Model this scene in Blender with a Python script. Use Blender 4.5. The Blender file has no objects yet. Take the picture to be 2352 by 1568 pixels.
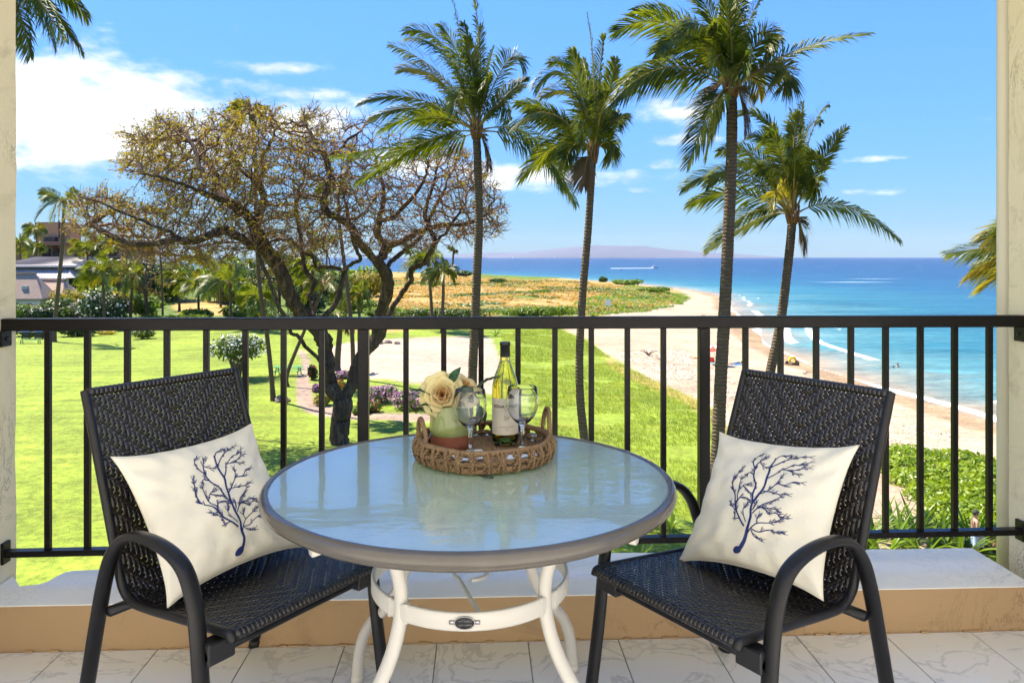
import bpy, bmesh, math, random
import numpy as np
from mathutils import Vector, Matrix, kdtree, noise
R = math.radians
random.seed(7)
scene = bpy.context.scene
col = scene.collection

# ------------------------------------------------------------------ camera
# world frame = balcony frame (x right along the railing, y outwards, z up, balcony floor z = 0)
F, CX, CY, YAW, EYE = 1743.0, 1176.0, 590.0, R(2.47), 1.30
cd = bpy.data.cameras.new('camera'); cam = bpy.data.objects.new('camera', cd); col.objects.link(cam)
cam.location = (0, 0, EYE); cam.rotation_euler = (R(90), 0, -YAW)
cd.sensor_width = 36.0; cd.sensor_fit = 'HORIZONTAL'; cd.lens = 36.0 * F / 2352.0
cd.shift_y = -(784 - CY) / 2352.0; cd.clip_start = 0.05; cd.clip_end = 60000
scene.camera = cam

# ------------------------------------------------------------------ sky and sun
SUN = Vector((-0.45, 0.33, 0.83)).normalized()
SUN_EL = math.asin(SUN.z); SUN_AZ = math.atan2(SUN.x, SUN.y)
world = bpy.data.worlds.new('World'); scene.world = world; world.use_nodes = True
wn, wl = world.node_tree.nodes, world.node_tree.links
wn.clear()
def wmath(op, a, b=None, c=None, clamp=False):
    n = wn.new('ShaderNodeMath'); n.operation = op; n.use_clamp = clamp
    for i, v in enumerate((a, b, c)):
        if v is None: continue
        if isinstance(v, (int, float)): n.inputs[i].default_value = v
        else: wl.new(v, n.inputs[i])
    return n.outputs[0]
sky = wn.new('ShaderNodeTexSky'); sky.sky_type = 'NISHITA'; sky.sun_disc = False
sky.sun_elevation = SUN_EL; sky.sun_rotation = SUN_AZ
sky.altitude = 0; sky.air_density = 1.0; sky.dust_density = 0.25; sky.ozone_density = 3.0
tc = wn.new('ShaderNodeTexCoord')
sp = wn.new('ShaderNodeSeparateXYZ'); wl.new(tc.outputs['Generated'], sp.inputs[0])
zc = wmath('MAXIMUM', sp.outputs[2], 0.0)
az = wmath('ARCTAN2', sp.outputs[0], sp.outputs[1])
el = wmath('ARCSINE', zc)
den = wmath('ADD', zc, 0.10)
cb = wn.new('ShaderNodeCombineXYZ')
wl.new(wmath('DIVIDE', sp.outputs[0], den), cb.inputs[0]); wl.new(wmath('DIVIDE', sp.outputs[1], den), cb.inputs[1])
nz = wn.new('ShaderNodeTexNoise'); nz.inputs['Scale'].default_value = 1.5; nz.inputs['Detail'].default_value = 9
nz.inputs['Roughness'].default_value = 0.58; nz.inputs['Distortion'].default_value = 0.35
wl.new(cb.outputs[0], nz.inputs['Vector'])
cb2 = wn.new('ShaderNodeCombineXYZ'); wl.new(az, cb2.inputs[0]); wl.new(wmath('MULTIPLY', el, 2.2), cb2.inputs[1])
nz2 = wn.new('ShaderNodeTexNoise'); nz2.inputs['Scale'].default_value = 14.0; nz2.inputs['Detail'].default_value = 8
nz2.inputs['Roughness'].default_value = 0.6; wl.new(cb2.outputs[0], nz2.inputs['Vector'])
# cumulus banks that drift over the place: (azimuth, elevation, half widths) in degrees, weight
BANKS = [(-34, 9.2, 17, 3.9, .62), (-52, 10, 14, 4, .6), (-16.5, 9.8, 7.5, 2.0, .42), (-18.2, 13.4, 5.2, .75, .34), (-15.5, 11.8, 6, 1.1, .28),
         (12, 10.6, 4.2, 1.3, .38), (13.6, 8.5, 3.0, .6, .36), (25.5, 6.6, 2.6, .4, .33), (0.5, 6.2, 7, 1.3, .40), (7.5, 5.9, 4.5, 1.0, .38), (11, 6.8, 2, .5, .34), (9.5, 5.0, 2, .4, .32),
         (-31, 12.8, 3, .8, .24), (-26.5, 12.6, 2.4, .7, .3), (-8, 7.0, 6, 2.0, .3), (33, 8.8, 2.2, .6, .16), (27, 4.4, 6, .3, .14), (21, 2.4, 5, .5, .15),
         (62, 9, 8, 1.6, .3), (-90, 12, 12, 4, .5), (120, 9, 14, 3, .4), (180, 10, 14, 3, .5)]
acc = None
for a, e, sa, se, w in BANKS:
    p = wmath('POWER', wmath('DIVIDE', wmath('SUBTRACT', az, R(a) + YAW), R(sa)), 2.0)
    q = wmath('POWER', wmath('DIVIDE', wmath('SUBTRACT', el, R(e)), R(se)), 2.0)
    g = wmath('MULTIPLY', wmath('EXPONENT', wmath('MULTIPLY', wmath('ADD', p, q), -1.0)), w)
    acc = g if acc is None else wmath('MAXIMUM', acc, g)
dens = wmath('ADD', wmath('ADD', wmath('MULTIPLY', nz.outputs[0], 0.45), wmath('MULTIPLY', nz2.outputs[0], 0.75)), acc)
mr = wn.new('ShaderNodeMapRange'); mr.interpolation_type = 'SMOOTHSTEP'
mr.inputs[1].default_value = 0.75; mr.inputs[2].default_value = 1.08; wl.new(dens, mr.inputs[0])
mixc = wn.new('ShaderNodeMixRGB'); wl.new(mr.outputs[0], mixc.inputs[0])
hs = wn.new('ShaderNodeHueSaturation'); hs.inputs['Saturation'].default_value = 1.10; hs.inputs['Value'].default_value = 1.0
wl.new(sky.outputs[0], hs.inputs['Color'])
tint = wn.new('ShaderNodeMixRGB'); tint.blend_type = 'MULTIPLY'; tint.inputs[0].default_value = 1.0; tint.inputs[2].default_value = (.36, .61, .96, 1)
# even tone for the whole dome: soft shoulder on its luminance
lum = wn.new('ShaderNodeRGBToBW'); wl.new(hs.outputs[0], lum.inputs[0])
gain = wmath('DIVIDE', 1.75, wmath('ADD', 1.0, wmath('DIVIDE', lum.outputs[0], 1.6)))
scl = wn.new('ShaderNodeVectorMath'); scl.operation = 'SCALE'; wl.new(hs.outputs[0], scl.inputs[0]); wl.new(gain, scl.inputs['Scale'])
wl.new(scl.outputs[0], tint.inputs[1]); wl.new(tint.outputs[0], mixc.inputs[1]); cshade = wn.new('ShaderNodeMapRange'); wl.new(nz.outputs[0], cshade.inputs[0]); cshade.inputs[1].default_value = .35; cshade.inputs[2].default_value = .7; cshade.inputs[3].default_value = 2.35; cshade.inputs[4].default_value = 3.7
ccol = wn.new('ShaderNodeVectorMath'); ccol.operation = 'SCALE'; ccol.inputs[0].default_value = (.93, .97, 1.0); wl.new(cshade.outputs[0], ccol.inputs['Scale']); wl.new(ccol.outputs[0], mixc.inputs[2])
bg = wn.new('ShaderNodeBackground'); bg.inputs['Strength'].default_value = 0.13
wl.new(mixc.outputs[0], bg.inputs['Color'])
wo = wn.new('ShaderNodeOutputWorld'); wl.new(bg.outputs[0], wo.inputs[0])
sl = bpy.data.lights.new('sun', 'SUN'); sl.energy = 3.7; sl.angle = R(0.53); sl.color = (1.0, 0.955, 0.88)
so = bpy.data.objects.new('sun', sl); col.objects.link(so)
so.rotation_euler = (-SUN).to_track_quat('-Z', 'Y').to_euler(); so.location = (-10, 0, 40)

vs = scene.view_settings
vs.view_transform = 'Standard'; vs.look = 'None'; vs.gamma = 1.0; vs.use_curve_mapping = False; vs.exposure = 1.88
vs.use_white_balance = True; vs.white_balance_temperature = 7000; vs.white_balance_tint = 10
scene.render.engine = 'CYCLES'
cy = scene.cycles
cy.use_denoising = True; cy.use_adaptive_sampling = True; cy.adaptive_threshold = 0.02
cy.max_bounces = 8; cy.transparent_max_bounces = 8; cy.transmission_bounces = 8; cy.glossy_bounces = 3; cy.diffuse_bounces = 3
cy.caustics_reflective = False; cy.caustics_refractive = False; cy.sample_clamp_indirect = 6
scene.render.film_transparent = False

# ------------------------------------------------------------------ coordinates
FW = Vector((math.sin(YAW), math.cos(YAW), 0)); RT = Vector((math.cos(YAW), -math.sin(YAW), 0)); UP = Vector((0, 0, 1))
CAMP = Vector((0, 0, EYE))
def C(X, Z, z=0.0):                    # X to the right of and Z metres in front of the viewing point, height z
    p = FW * Z + RT * X; return Vector((p.x, p.y, z))
def P(x, y, Z):                        # a bearing (x, y) at distance Z
    return CAMP + FW * Z + RT * ((x - CX) / F * Z) + UP * ((CY - y) / F * Z)
def G(x, y, z=0.0):                    # a bearing met with the level z
    return P(x, y, (EYE - z) * F / (y - CY))
def RX(x, Y):                          # world x of a bearing on the plane y = Y
    d = FW + RT * ((x - CX) / F); return d.x / d.y * Y

# ------------------------------------------------------------------ mesh helpers
def tag(o, label=None, cat=None, group=None, kind=None):
    if label: o['label'] = label
    if cat: o['category'] = cat
    if group: o['group'] = group
    if kind: o['kind'] = kind
    return o
def empty(name, loc=(0, 0, 0), rz=0.0, label=None, cat=None, group=None):
    o = bpy.data.objects.new(name, None); col.objects.link(o); o.location = loc; o.rotation_euler = (0, 0, rz)
    o.empty_display_size = 0.05
    return tag(o, label, cat, group)
class MB:
    def __init__(s): s.v = []; s.f = []; s.mi = []
    def add(s, vs, fs, m=0):
        n = len(s.v); s.v.extend([tuple(p) for p in vs]); s.f.extend([tuple(n + i for i in f) for f in fs]); s.mi.extend([m] * len(fs))
    def box(s, a, b, m=0, bev=0.0):
        x0, y0, z0 = a; x1, y1, z1 = b
        if bev <= 0:
            s.add([(x0, y0, z0), (x1, y0, z0), (x1, y1, z0), (x0, y1, z0), (x0, y0, z1), (x1, y0, z1), (x1, y1, z1), (x0, y1, z1)],
                  [(0, 3, 2, 1), (4, 5, 6, 7), (0, 1, 5, 4), (1, 2, 6, 5), (2, 3, 7, 6), (3, 0, 4, 7)], m)
        else:
            bm = bmesh.new(); bmesh.ops.create_cube(bm, size=1.0)
            for v in bm.verts: v.co = Vector(((x0 + x1) / 2 + v.co.x * (x1 - x0), (y0 + y1) / 2 + v.co.y * (y1 - y0), (z0 + z1) / 2 + v.co.z * (z1 - z0)))
            bmesh.ops.bevel(bm, geom=list(bm.edges), offset=bev, segments=1, affect='EDGES', profile=0.5)
            s.add([v.co for v in bm.verts], [[v.index for v in f.verts] for f in bm.faces], m) if not bm.verts.index_update() else None
            bm.free()
    def tube(s, pts, rad, n=8, m=0, caps=True, sq=None, up=None, ph=0.0):
        """swept tube; rad number or list; sq=(a,b) flattens the section along/across 'up'"""
        pts = [Vector(p) for p in pts]; k = len(pts)
        if not hasattr(rad, '__len__'): rad = [rad] * k
        base = len(s.v); prev = None
        for i, p in enumerate(pts):
            t = (pts[min(i + 1, k - 1)] - pts[max(i - 1, 0)])
            if t.length < 1e-9: t = Vector((0, 0, 1))
            t.normalize()
            if up is not None: a = Vector(up)
            elif prev is not None: a = prev
            else: a = Vector((0, 0, 1)) if abs(t.z) < 0.9 else Vector((1, 0, 0))
            a = a - t * a.dot(t)
            if a.length < 1e-6: a = t.orthogonal()
            a.normalize(); prev = a; b = t.cross(a)
            ka, kb = sq if sq else (1, 1)
            for j in range(n):
                w = 2 * math.pi * j / n + ph
                q = p + a * (math.cos(w) * rad[i] * ka) + b * (math.sin(w) * rad[i] * kb)
                s.v.append((q.x, q.y, q.z))
        for i in range(k - 1):
            for j in range(n):
                j2 = (j + 1) % n
                s.f.append((base + i * n + j, base + i * n + j2, base + (i + 1) * n + j2, base + (i + 1) * n + j)); s.mi.append(m)
        if caps:
            s.f.append(tuple(base + j for j in reversed(range(n)))); s.mi.append(m)
            s.f.append(tuple(base + (k - 1) * n + j for j in range(n))); s.mi.append(m)
    def lathe(s, prof, n=24, c=(0, 0, 0), m=0):
        base = len(s.v)
        for r, z in prof:
            for j in range(n):
                w = 2 * math.pi * j / n; s.v.append((c[0] + r * math.cos(w), c[1] + r * math.sin(w), c[2] + z))
        for i in range(len(prof) - 1):
            for j in range(n):
                j2 = (j + 1) % n
                s.f.append((base + i * n + j, base + i * n + j2, base + (i + 1) * n + j2, base + (i + 1) * n + j)); s.mi.append(m)
    def grid(s, fn, nu, nv, m=0):
        base = len(s.v)
        for i in range(nu + 1):
            for j in range(nv + 1): s.v.append(tuple(fn(i / nu, j / nv)))
        for i in range(nu):
            for j in range(nv):
                a = base + i * (nv + 1) + j; s.f.append((a, a + nv + 1, a + nv + 2, a + 1)); s.mi.append(m)
    def prism(s, poly, z0, z1, m=0):
        n = len(poly)
        s.add([(x, y, z0) for x, y in poly] + [(x, y, z1) for x, y in poly],
              [tuple(reversed(range(n))), tuple(range(n, 2 * n))] + [(i, (i + 1) % n, n + (i + 1) % n, n + i) for i in range(n)], m)
    def mesh(s, name, mats, smooth=True):
        me = bpy.data.meshes.new(name); me.from_pydata(s.v, [], s.f)
        for m in (mats if isinstance(mats, (list, tuple)) else [mats]): me.materials.append(m)
        if any(s.mi): me.polygons.foreach_set('material_index', s.mi)
        if smooth: me.polygons.foreach_set('use_smooth', [True] * len(s.f))
        me.update(); return me
    def build(s, name, mats, parent=None, smooth=True, loc=None):
        o = bpy.data.objects.new(name, s.mesh(name, mats, smooth)); col.objects.link(o)
        if parent is not None: o.parent = parent
        if loc is not None: o.location = loc
        return o
def link_copy(mesh, name, parent, mtx=None, loc=None):
    o = bpy.data.objects.new(name, mesh); col.objects.link(o)
    if parent is not None: o.parent = parent
    if mtx is not None: o.matrix_local = mtx
    if loc is not None: o.location = loc
    return o
def copy_tree(o, parent=None):
    c = o.copy(); col.objects.link(c)
    if parent is not None: c.parent = parent
    for ch in list(o.children): copy_tree(ch, c)
    return c
def sharp(o, ang=35):
    bm = bmesh.new(); bm.from_mesh(o.data); a = R(ang)
    for e in bm.edges:
        if len(e.link_faces) == 2 and e.calc_face_angle(0) > a: e.smooth = False
    bm.to_mesh(o.data); bm.free(); return o
def bez(p0, p1, p2, t): return p0 * ((1 - t) ** 2) + p1 * (2 * t * (1 - t)) + p2 * (t * t)
def catmull(pts, sub):
    out = []; n = len(pts)
    for i in range(n - 1):
        p0, p1, p2, p3 = pts[max(i - 1, 0)], pts[i], pts[i + 1], pts[min(i + 2, n - 1)]
        for k in range(sub):
            t = k / sub
            out.append((p1 * 2 + (p2 - p0) * t + (p0 * 2 - p1 * 5 + p2 * 4 - p3) * t * t + (p1 * 3 - p0 - p2 * 3 + p3) * t ** 3) * 0.5)
    out.append(pts[-1].copy()); return out

# ------------------------------------------------------------------ materials
class NT:
    def __init__(s, name):
        s.m = bpy.data.materials.new(name); s.m.use_nodes = True
        s.n, s.l = s.m.node_tree.nodes, s.m.node_tree.links; s.n.clear()
        s.out = s.n.new('ShaderNodeOutputMaterial')
    def new(s, t, **k):
        n = s.n.new(t)
        for a, b in k.items(): setattr(n, a, b)
        return n
    def link(s, a, b): s.l.new(a, b)
    def math(s, op, a, b=None, clamp=False):
        n = s.n.new('ShaderNodeMath'); n.operation = op; n.use_clamp = clamp
        for i, v in enumerate((a, b)):
            if v is None: continue
            if isinstance(v, (int, float)): n.inputs[i].default_value = v
            else: s.l.new(v, n.inputs[i])
        return n.outputs[0]
    def noise(s, scale, detail=4, rough=0.55, vec=None, dist=0.0):
        n = s.n.new('ShaderNodeTexNoise'); n.inputs['Scale'].default_value = scale; n.inputs['Detail'].default_value = detail
        n.inputs['Roughness'].default_value = rough; n.inputs['Distortion'].default_value = dist
        if vec is not None: s.l.new(vec, n.inputs['Vector'])
        return n.outputs[0]
    def coord(s, which='Object', scale=None):
        t = s.n.new('ShaderNodeTexCoord').outputs[which]
        if scale:
            mp = s.n.new('ShaderNodeMapping'); mp.inputs['Scale'].default_value = scale; s.l.new(t, mp.inputs[0]); t = mp.outputs[0]
        return t
    def pos(s, scale=None):
        t = s.n.new('ShaderNodeNewGeometry').outputs['Position']
        if scale:
            mp = s.n.new('ShaderNodeMapping'); mp.inputs['Scale'].default_value = scale; s.l.new(t, mp.inputs[0]); t = mp.outputs[0]
        return t
    def ramp(s, fac, stops, interp='LINEAR'):
        r = s.n.new('ShaderNodeValToRGB'); e = r.color_ramp.elements; r.color_ramp.interpolation = interp
        while len(e) < len(stops): e.new(0.5)
        for i, (p, c) in enumerate(stops): e[i].position = p; e[i].color = (*c[:3], 1)
        s.l.new(fac, r.inputs[0]); return r.outputs[0]
    def mix(s, fac, a, b, mode='MIX'):
        n = s.n.new('ShaderNodeMixRGB'); n.blend_type = mode
        for i, v in enumerate((fac, a, b)):
            if isinstance(v, (int, float)): n.inputs[i].default_value = v
            elif isinstance(v, tuple): n.inputs[i].default_value = (*v[:3], 1)
            else: s.l.new(v, n.inputs[i])
        return n.outputs[0]
    def bump(s, h, strength=0.3, dist=0.02, normal=None):
        b = s.n.new('ShaderNodeBump'); b.inputs['Strength'].default_value = strength; b.inputs['Distance'].default_value = dist
        s.l.new(h, b.inputs['Height'])
        if normal is not None: s.l.new(normal, b.inputs['Normal'])
        return b.outputs[0]
    def bsdf(s, color, rough=0.6, normal=None, **k):
        b = s.n.new('ShaderNodeBsdfPrincipled')
        for nm, v in [('Base Color', color), ('Roughness', rough)] + [(a.replace('_', ' '), c) for a, c in k.items()]:
            i = b.inputs[nm]
            if isinstance(v, (int, float)): i.default_value = v
            elif isinstance(v, tuple): i.default_value = (*v[:3], 1) if len(i.default_value) == 4 else v
            else: s.l.new(v, i)
        if normal is not None: s.l.new(normal, b.inputs['Normal'])
        return b.outputs[0]
    def done(s, sh): s.l.new(sh, s.out.inputs[0]); return s.m
def sm(name, c1, c2=None, scale=8.0, rough=0.6, bump=0.0, bdist=0.01, bscale=None, rvar=0.0, coord='Object', detail=4, **k):
    """plain surface: two-tone noise, optional fine relief"""
    t = NT(name); v = t.coord(coord)
    c = c1 if c2 is None else t.mix(t.math('MULTIPLY_ADD', t.noise(scale, detail, 0.6, v), 2.0) if False else t.noise(scale, detail, 0.65, v), c1, c2)
    nrm = t.bump(t.noise(bscale or scale * 3, 5, 0.6, v), bump, bdist) if bump else None
    return t.done(t.bsdf(c, rough, nrm, **k))
def leafm(name, c1, c2, scale=3.0, rough=0.5, trans=0.35, tcol=None, spec=0.35):
    t = NT(name); oi = t.new('ShaderNodeObjectInfo')
    n = t.noise(scale, 3, 0.6, t.coord('Object'))
    r = t.new('ShaderNodeMapRange'); r.inputs[1].default_value = 0.32; r.inputs[2].default_value = 0.68; t.link(n, r.inputs[0])
    c = t.mix(r.outputs[0], c1, c2)
    h = t.new('ShaderNodeHueSaturation'); t.link(c, h.inputs['Color'])
    t.link(t.math('MULTIPLY_ADD', oi.outputs['Random'], 0.35) if False else t.math('ADD', t.math('MULTIPLY', oi.outputs['Random'], 0.35), 0.83), h.inputs['Value'])
    c = h.outputs[0]
    b = t.bsdf(c, rough, None, Specular_IOR_Level=spec)
    tr = t.new('ShaderNodeBsdfTranslucent')
    if tcol: tr.inputs[0].default_value = (*tcol, 1)
    else: t.link(t.mix(1.0, c, (1.5, 1.5, 0.7), 'MULTIPLY'), tr.inputs[0])
    mx = t.new('ShaderNodeMixShader'); mx.inputs[0].default_value = trans
    t.link(b, mx.inputs[1]); t.link(tr.outputs[0], mx.inputs[2])
    return t.done(mx.outputs[0])

M = {}
M['alu'] = sm('dark_bronze_paint', (.004, .0035, .0035), (.007, .006, .006), 30, .34, .02, .001, Specular_IOR_Level=.22)
M['chairmetal'] = sm('charcoal_metal', (.007, .0068, .007), (.012, .011, .0115), 40, .36, .03, .001, Specular_IOR_Level=.35)
M['wicker'] = sm('dark_wicker', (.007, .0055, .005), (.017, .0125, .011), 60, .25, .10, .001, Specular_IOR_Level=.6)
M['tablewhite'] = sm('cream_powder_coat', (.62, .58, .50), (.68, .64, .56), 10, .32, .02, .001)
M['rimshade'] = sm('shaded_cream_rim', (.085, .074, .06), (.12, .105, .085), 14, .18)  # cream rim and apron painted darker, their shade put into the colour
M['blackplastic'] = sm('black_plastic', (.012, .012, .012), None, 1, .5)
HAZE = True

# ------------------------------------------------------------------ the land: shoreline, heights, ground covers
SEA = -11.2; LAWN = -8.5
_sh = [(2306, 985), (2236, 958), (2130, 925), (2045, 900), (1960, 872), (1880, 845), (1804, 812), (1752, 788), (1730, 765), (1712, 745), (1690, 728),
       (1676, 712), (1668, 695), (1655, 682), (1625, 673), (1590, 668), (1555, 664), (1520, 659), (1490, 655), (1440, 650), (1380, 647), (1300, 641),
       (1200, 637), (1090, 633), (990, 630), (900, 628), (800, 627), (650, 626)]
SH = [(G(x, y, SEA).x, G(x, y, SEA).y) for x, y in _sh]
SH = [(900, -260), (260, -40), (90, 26), (52, 42)] + SH + [(-420, 640), (-900, 800), (-2500, 1200)]
SHA = np.array(SH)
WPOLY = np.array(SH + [(-2500, 30000), (30000, 30000), (30000, -260)])
def in_poly(x, y, poly):
    x = np.asarray(x, float); y = np.asarray(y, float); ins = np.zeros(x.shape, bool); n = len(poly)
    for i in range(n):
        x1, y1 = poly[i]; x2, y2 = poly[(i + 1) % n]
        if y1 == y2: continue
        c = ((y1 > y) != (y2 > y)) & (x < (x2 - x1) * (y - y1) / (y2 - y1) + x1)
        ins ^= c
    return ins
def seg_dist(x, y, line):
    x = np.asarray(x, float); y = np.asarray(y, float); best = np.full(x.shape, 1e9)
    for (x1, y1), (x2, y2) in zip(line[:-1], line[1:]):
        dx, dy = x2 - x1, y2 - y1
        t = np.clip(((x - x1) * dx + (y - y1) * dy) / (dx * dx + dy * dy + 1e-9), 0, 1)
        best = np.minimum(best, np.hypot(x - x1 - t * dx, y - y1 - t * dy))
    return best
def shore(x, y):
    d = seg_dist(x, y, SH); return np.where(in_poly(x, y, WPOLY), -d, d)
def nz2(x, y, s, seed=0.0):            # cheap smooth pseudo noise, vectorised
    x = np.asarray(x) / s + seed * 7.13; y = np.asarray(y) / s + seed * 3.71
    return (np.sin(x * 1.0 + 1.7 * np.sin(y * 0.9 + seed)) + np.sin(y * 1.3 + 1.3 * np.sin(x * 1.1 + 2)) + 0.6 * np.sin(2.3 * x + 1.9 * y) + 0.5 * np.sin(3.1 * y - 2.7 * x + seed)) / 3.1
def height(x, y):
    x = np.asarray(x, float); y = np.asarray(y, float)
    d = shore(x, y) + 0.8 * nz2(x, y, 9.0, 2)
    z = np.interp(d, [-400, -60, -10, 0, 5, 12, 24, 42, 60], [-9, -3.5, -.6, 0, .35, .75, 1.5, 2.5, 2.7])
    r = np.hypot(x, y)
    dune = np.clip((r - 95) / 90, 0, 1) * np.clip((d - 14) / 25, 0, 1)
    z = z + dune * (0.55 * nz2(x, y, 26.0, 1) + 0.45 * nz2(x, y, 9.0, 4) + 0.25)
    near = np.clip((d - 20) / 20, 0, 1) * (1 - dune)
    z = z + near * 0.10 * nz2(x, y, 7.0, 5)
    return SEA + z
def hz(x, y): return float(height(np.array([x]), np.array([y]))[0])
def T(x, y):                           # bearing met with the land
    d = FW + RT * ((x - CX) / F) + UP * ((CY - y) / F); s = 12.0
    zs = np.geomspace(12, 3000, 700); px = d.x * zs; py = d.y * zs; pz = EYE + d.z * zs
    below = np.nonzero(pz < height(px, py))[0]
    if len(below) == 0: return P(x, y, 3000)
    i = below[0]; a, b = zs[max(i - 1, 0)], zs[i]
    for _ in range(18):
        m = (a + b) / 2
        if EYE + d.z * m < hz(d.x * m, d.y * m): b = m
        else: a = m
    return Vector((d.x * b, d.y * b, hz(d.x * b, d.y * b)))
def Zof(p): return p.dot(FW)
def poly(pts): return np.array([(T(x, y).x, T(x, y).y) for x, y in pts])
def z3(pts): return [(551.2 + x * .376, 673.7 + y * .376) for x, y in pts]

LAWN_P = poly([(-400, 1500), (-400, 752), (60, 748), (240, 752), (480, 752), (560, 752), (640, 756), (900, 764), (960, 755), (1060, 752), (1180, 752), (1285, 754), (1350, 778), (1390, 812),
               (1450, 845), (1510, 876), (1600, 915), (1655, 950), (1690, 1010), (1705, 1100), (1700, 1500)])
COURT_P = poly([(752, 800), (800, 786), (885, 778), (960, 775), (1060, 772), (1125, 775), (1140, 800), (1156, 860), (1135, 905), (1000, 888), (880, 872), (766, 868)])
PATH_P = poly(z3([(345, 350), (375, 400), (384, 432), (352, 490), (345, 560), (343, 610), (350, 672), (400, 722), (480, 748), (700, 772), (1000, 778), (1300, 790), (1300, 752), (1150, 738),
                  (1000, 730), (700, 728), (600, 702), (520, 684), (470, 664), (440, 620), (436, 560), (420, 480), (428, 420), (395, 345)]))
DUNEG_P = [poly([(1290, 706), (1340, 690), (1400, 672), (1450, 655), (1520, 668), (1585, 684), (1560, 702), (1480, 716), (1400, 722), (1340, 726)]),
           poly([(700, 640), (780, 632), (900, 636), (950, 650), (900, 660), (780, 662), (700, 660)]),
           poly([(860, 700), (1000, 706), (1150, 702), (1330, 708), (1340, 724), (1150, 726), (900, 724), (800, 716)]),
           poly([(600, 700), (640, 690), (820, 690), (840, 730), (600, 734)]), poly([(1090, 728), (1400, 736), (1385, 758), (1290, 756), (1100, 752)]),
           poly([(270, 680), (420, 676), (410, 700), (330, 716), (270, 722)]), poly([(1040, 626), (1090, 624), (1200, 634), (1290, 640), (1220, 645), (1100, 640)])]
STRAND_P = poly([(1290, 752), (1360, 735), (1430, 716), (1530, 706), (1590, 684), (1560, 668), (1640, 660), (2500, 900), (2600, 1400), (1960, 1300), (1700, 1100), (1690, 1010), (1655, 950), (1600, 915), (1510, 876), (1450, 845), (1390, 812), (1350, 778)])
SANDGAP_P = [poly([(1360, 735), (1400, 722), (1480, 716), (1470, 730), (1400, 745)]), poly([(1410, 640), (1450, 640), (1460, 650), (1420, 652)]), poly([(1330, 742), (1292, 752), (1350, 785), (1400, 820), (1460, 850), (1440, 825), (1400, 795), (1365, 765)])]
DRYSLOPE_P = poly([(1380, 812), (1440, 845), (1510, 878), (1600, 918), (1660, 960), (1700, 1020), (1700, 1060), (1640, 975), (1570, 925), (1490, 890), (1420, 855)])
BELT_P = poly([(-400, 640), (500, 632), (840, 632), (860, 660), (860, 752), (-400, 760)]); BELTDRY_P = poly([(400, 700), (440, 688), (560, 690), (600, 705), (560, 722), (420, 724)])
NEARDIRT_P = poly([(1960, 1080), (2030, 1060), (2090, 1130), (2140, 1180), (2260, 1290), (2260, 1500), (1960, 1400)])

def cover(x, y):
    """zone id and base colour of the ground at x, y"""
    d = shore(x, y); n = nz2(x, y, 3.1, 3) * 0.5 + nz2(x, y, 11, 6) * 0.5
    zid = np.zeros(x.shape, int); c = np.zeros(x.shape + (3,))
    DRY, GRN, LWN, SND, PTH, WET = (.37, .235, .075), (.10, .15, .018), (.180, .240, .024), (.40, .315, .21), (.29, .205, .155), (.29, .20, .115)
    def put(mask, col_, z): c[mask] = col_; zid[mask] = z
    put(np.ones(x.shape, bool), DRY, 1)
    g = in_poly(x, y, LAWN_P) | (y < 30) & (x < 14)
    for p in DUNEG_P: put(in_poly(x + 1.5 * n, y + 4 * n, p), GRN, 1)
    r = np.hypot(x, y)
    put(in_poly(x + n, y + 3 * n, BELT_P), (.085, .13, .02), 1); put(in_poly(x + n, y + 3 * n, BELTDRY_P), DRY, 1)
    put((r > 60) & (nz2(x, y, 22, 9) > 0.42) & ~g, GRN, 1)
    put(in_poly(x, y, STRAND_P) | (d < 24 + 4 * n) & (r < 190) | (d < 7), SND, 2)
    for p in SANDGAP_P: put(in_poly(x + n, y + 2 * n, p), SND, 2)
    put(g, LWN, 0)
    put(in_poly(x + .6 * n, y + .6 * n, DRYSLOPE_P), (.33, .25, .07), 0)
    put(in_poly(x + .5 * n, y + 1.5 * n, COURT_P), (.40, .31, .225), 2)
    put(in_poly(x, y, PATH_P), PTH, 3)
    put(in_poly(x + .3 * n, y + .3 * n, NEARDIRT_P), (.36, .26, .175), 2)
    put(d < 3.4 + 1.2 * n, WET, 2)
    return zid, c, d
xs = np.unique(np.concatenate([np.arange(-2600, -60, 60), np.arange(-60, 2420, 6), np.arange(2420, 5200, 60)])).astype(float)
ys = np.concatenate([np.arange(593.4, 640, 1.0), np.arange(640, 800, 2.0), np.arange(800, 1300, 3.2), np.arange(1300, 1900, 12), [2100, 2600, 3600]])
Zr = (EYE - LAWN) * F / (ys - CY)
ux = (xs - CX) / F
GX = (FW.x + RT.x * ux)[None, :] * Zr[:, None]; GY = (FW.y + RT.y * ux)[None, :] * Zr[:, None]
GZ = height(GX.ravel(), GY.ravel()).reshape(GX.shape)
ZID, GC, GD = cover(GX, GY)
# soften the borders between covers a little (one cell)
Gs = GC.copy(); Gs[1:-1, 1:-1] = (GC[1:-1, 1:-1] * 2 + GC[:-2, 1:-1] + GC[2:, 1:-1] + GC[1:-1, :-2] + GC[1:-1, 2:]) / 6

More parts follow.
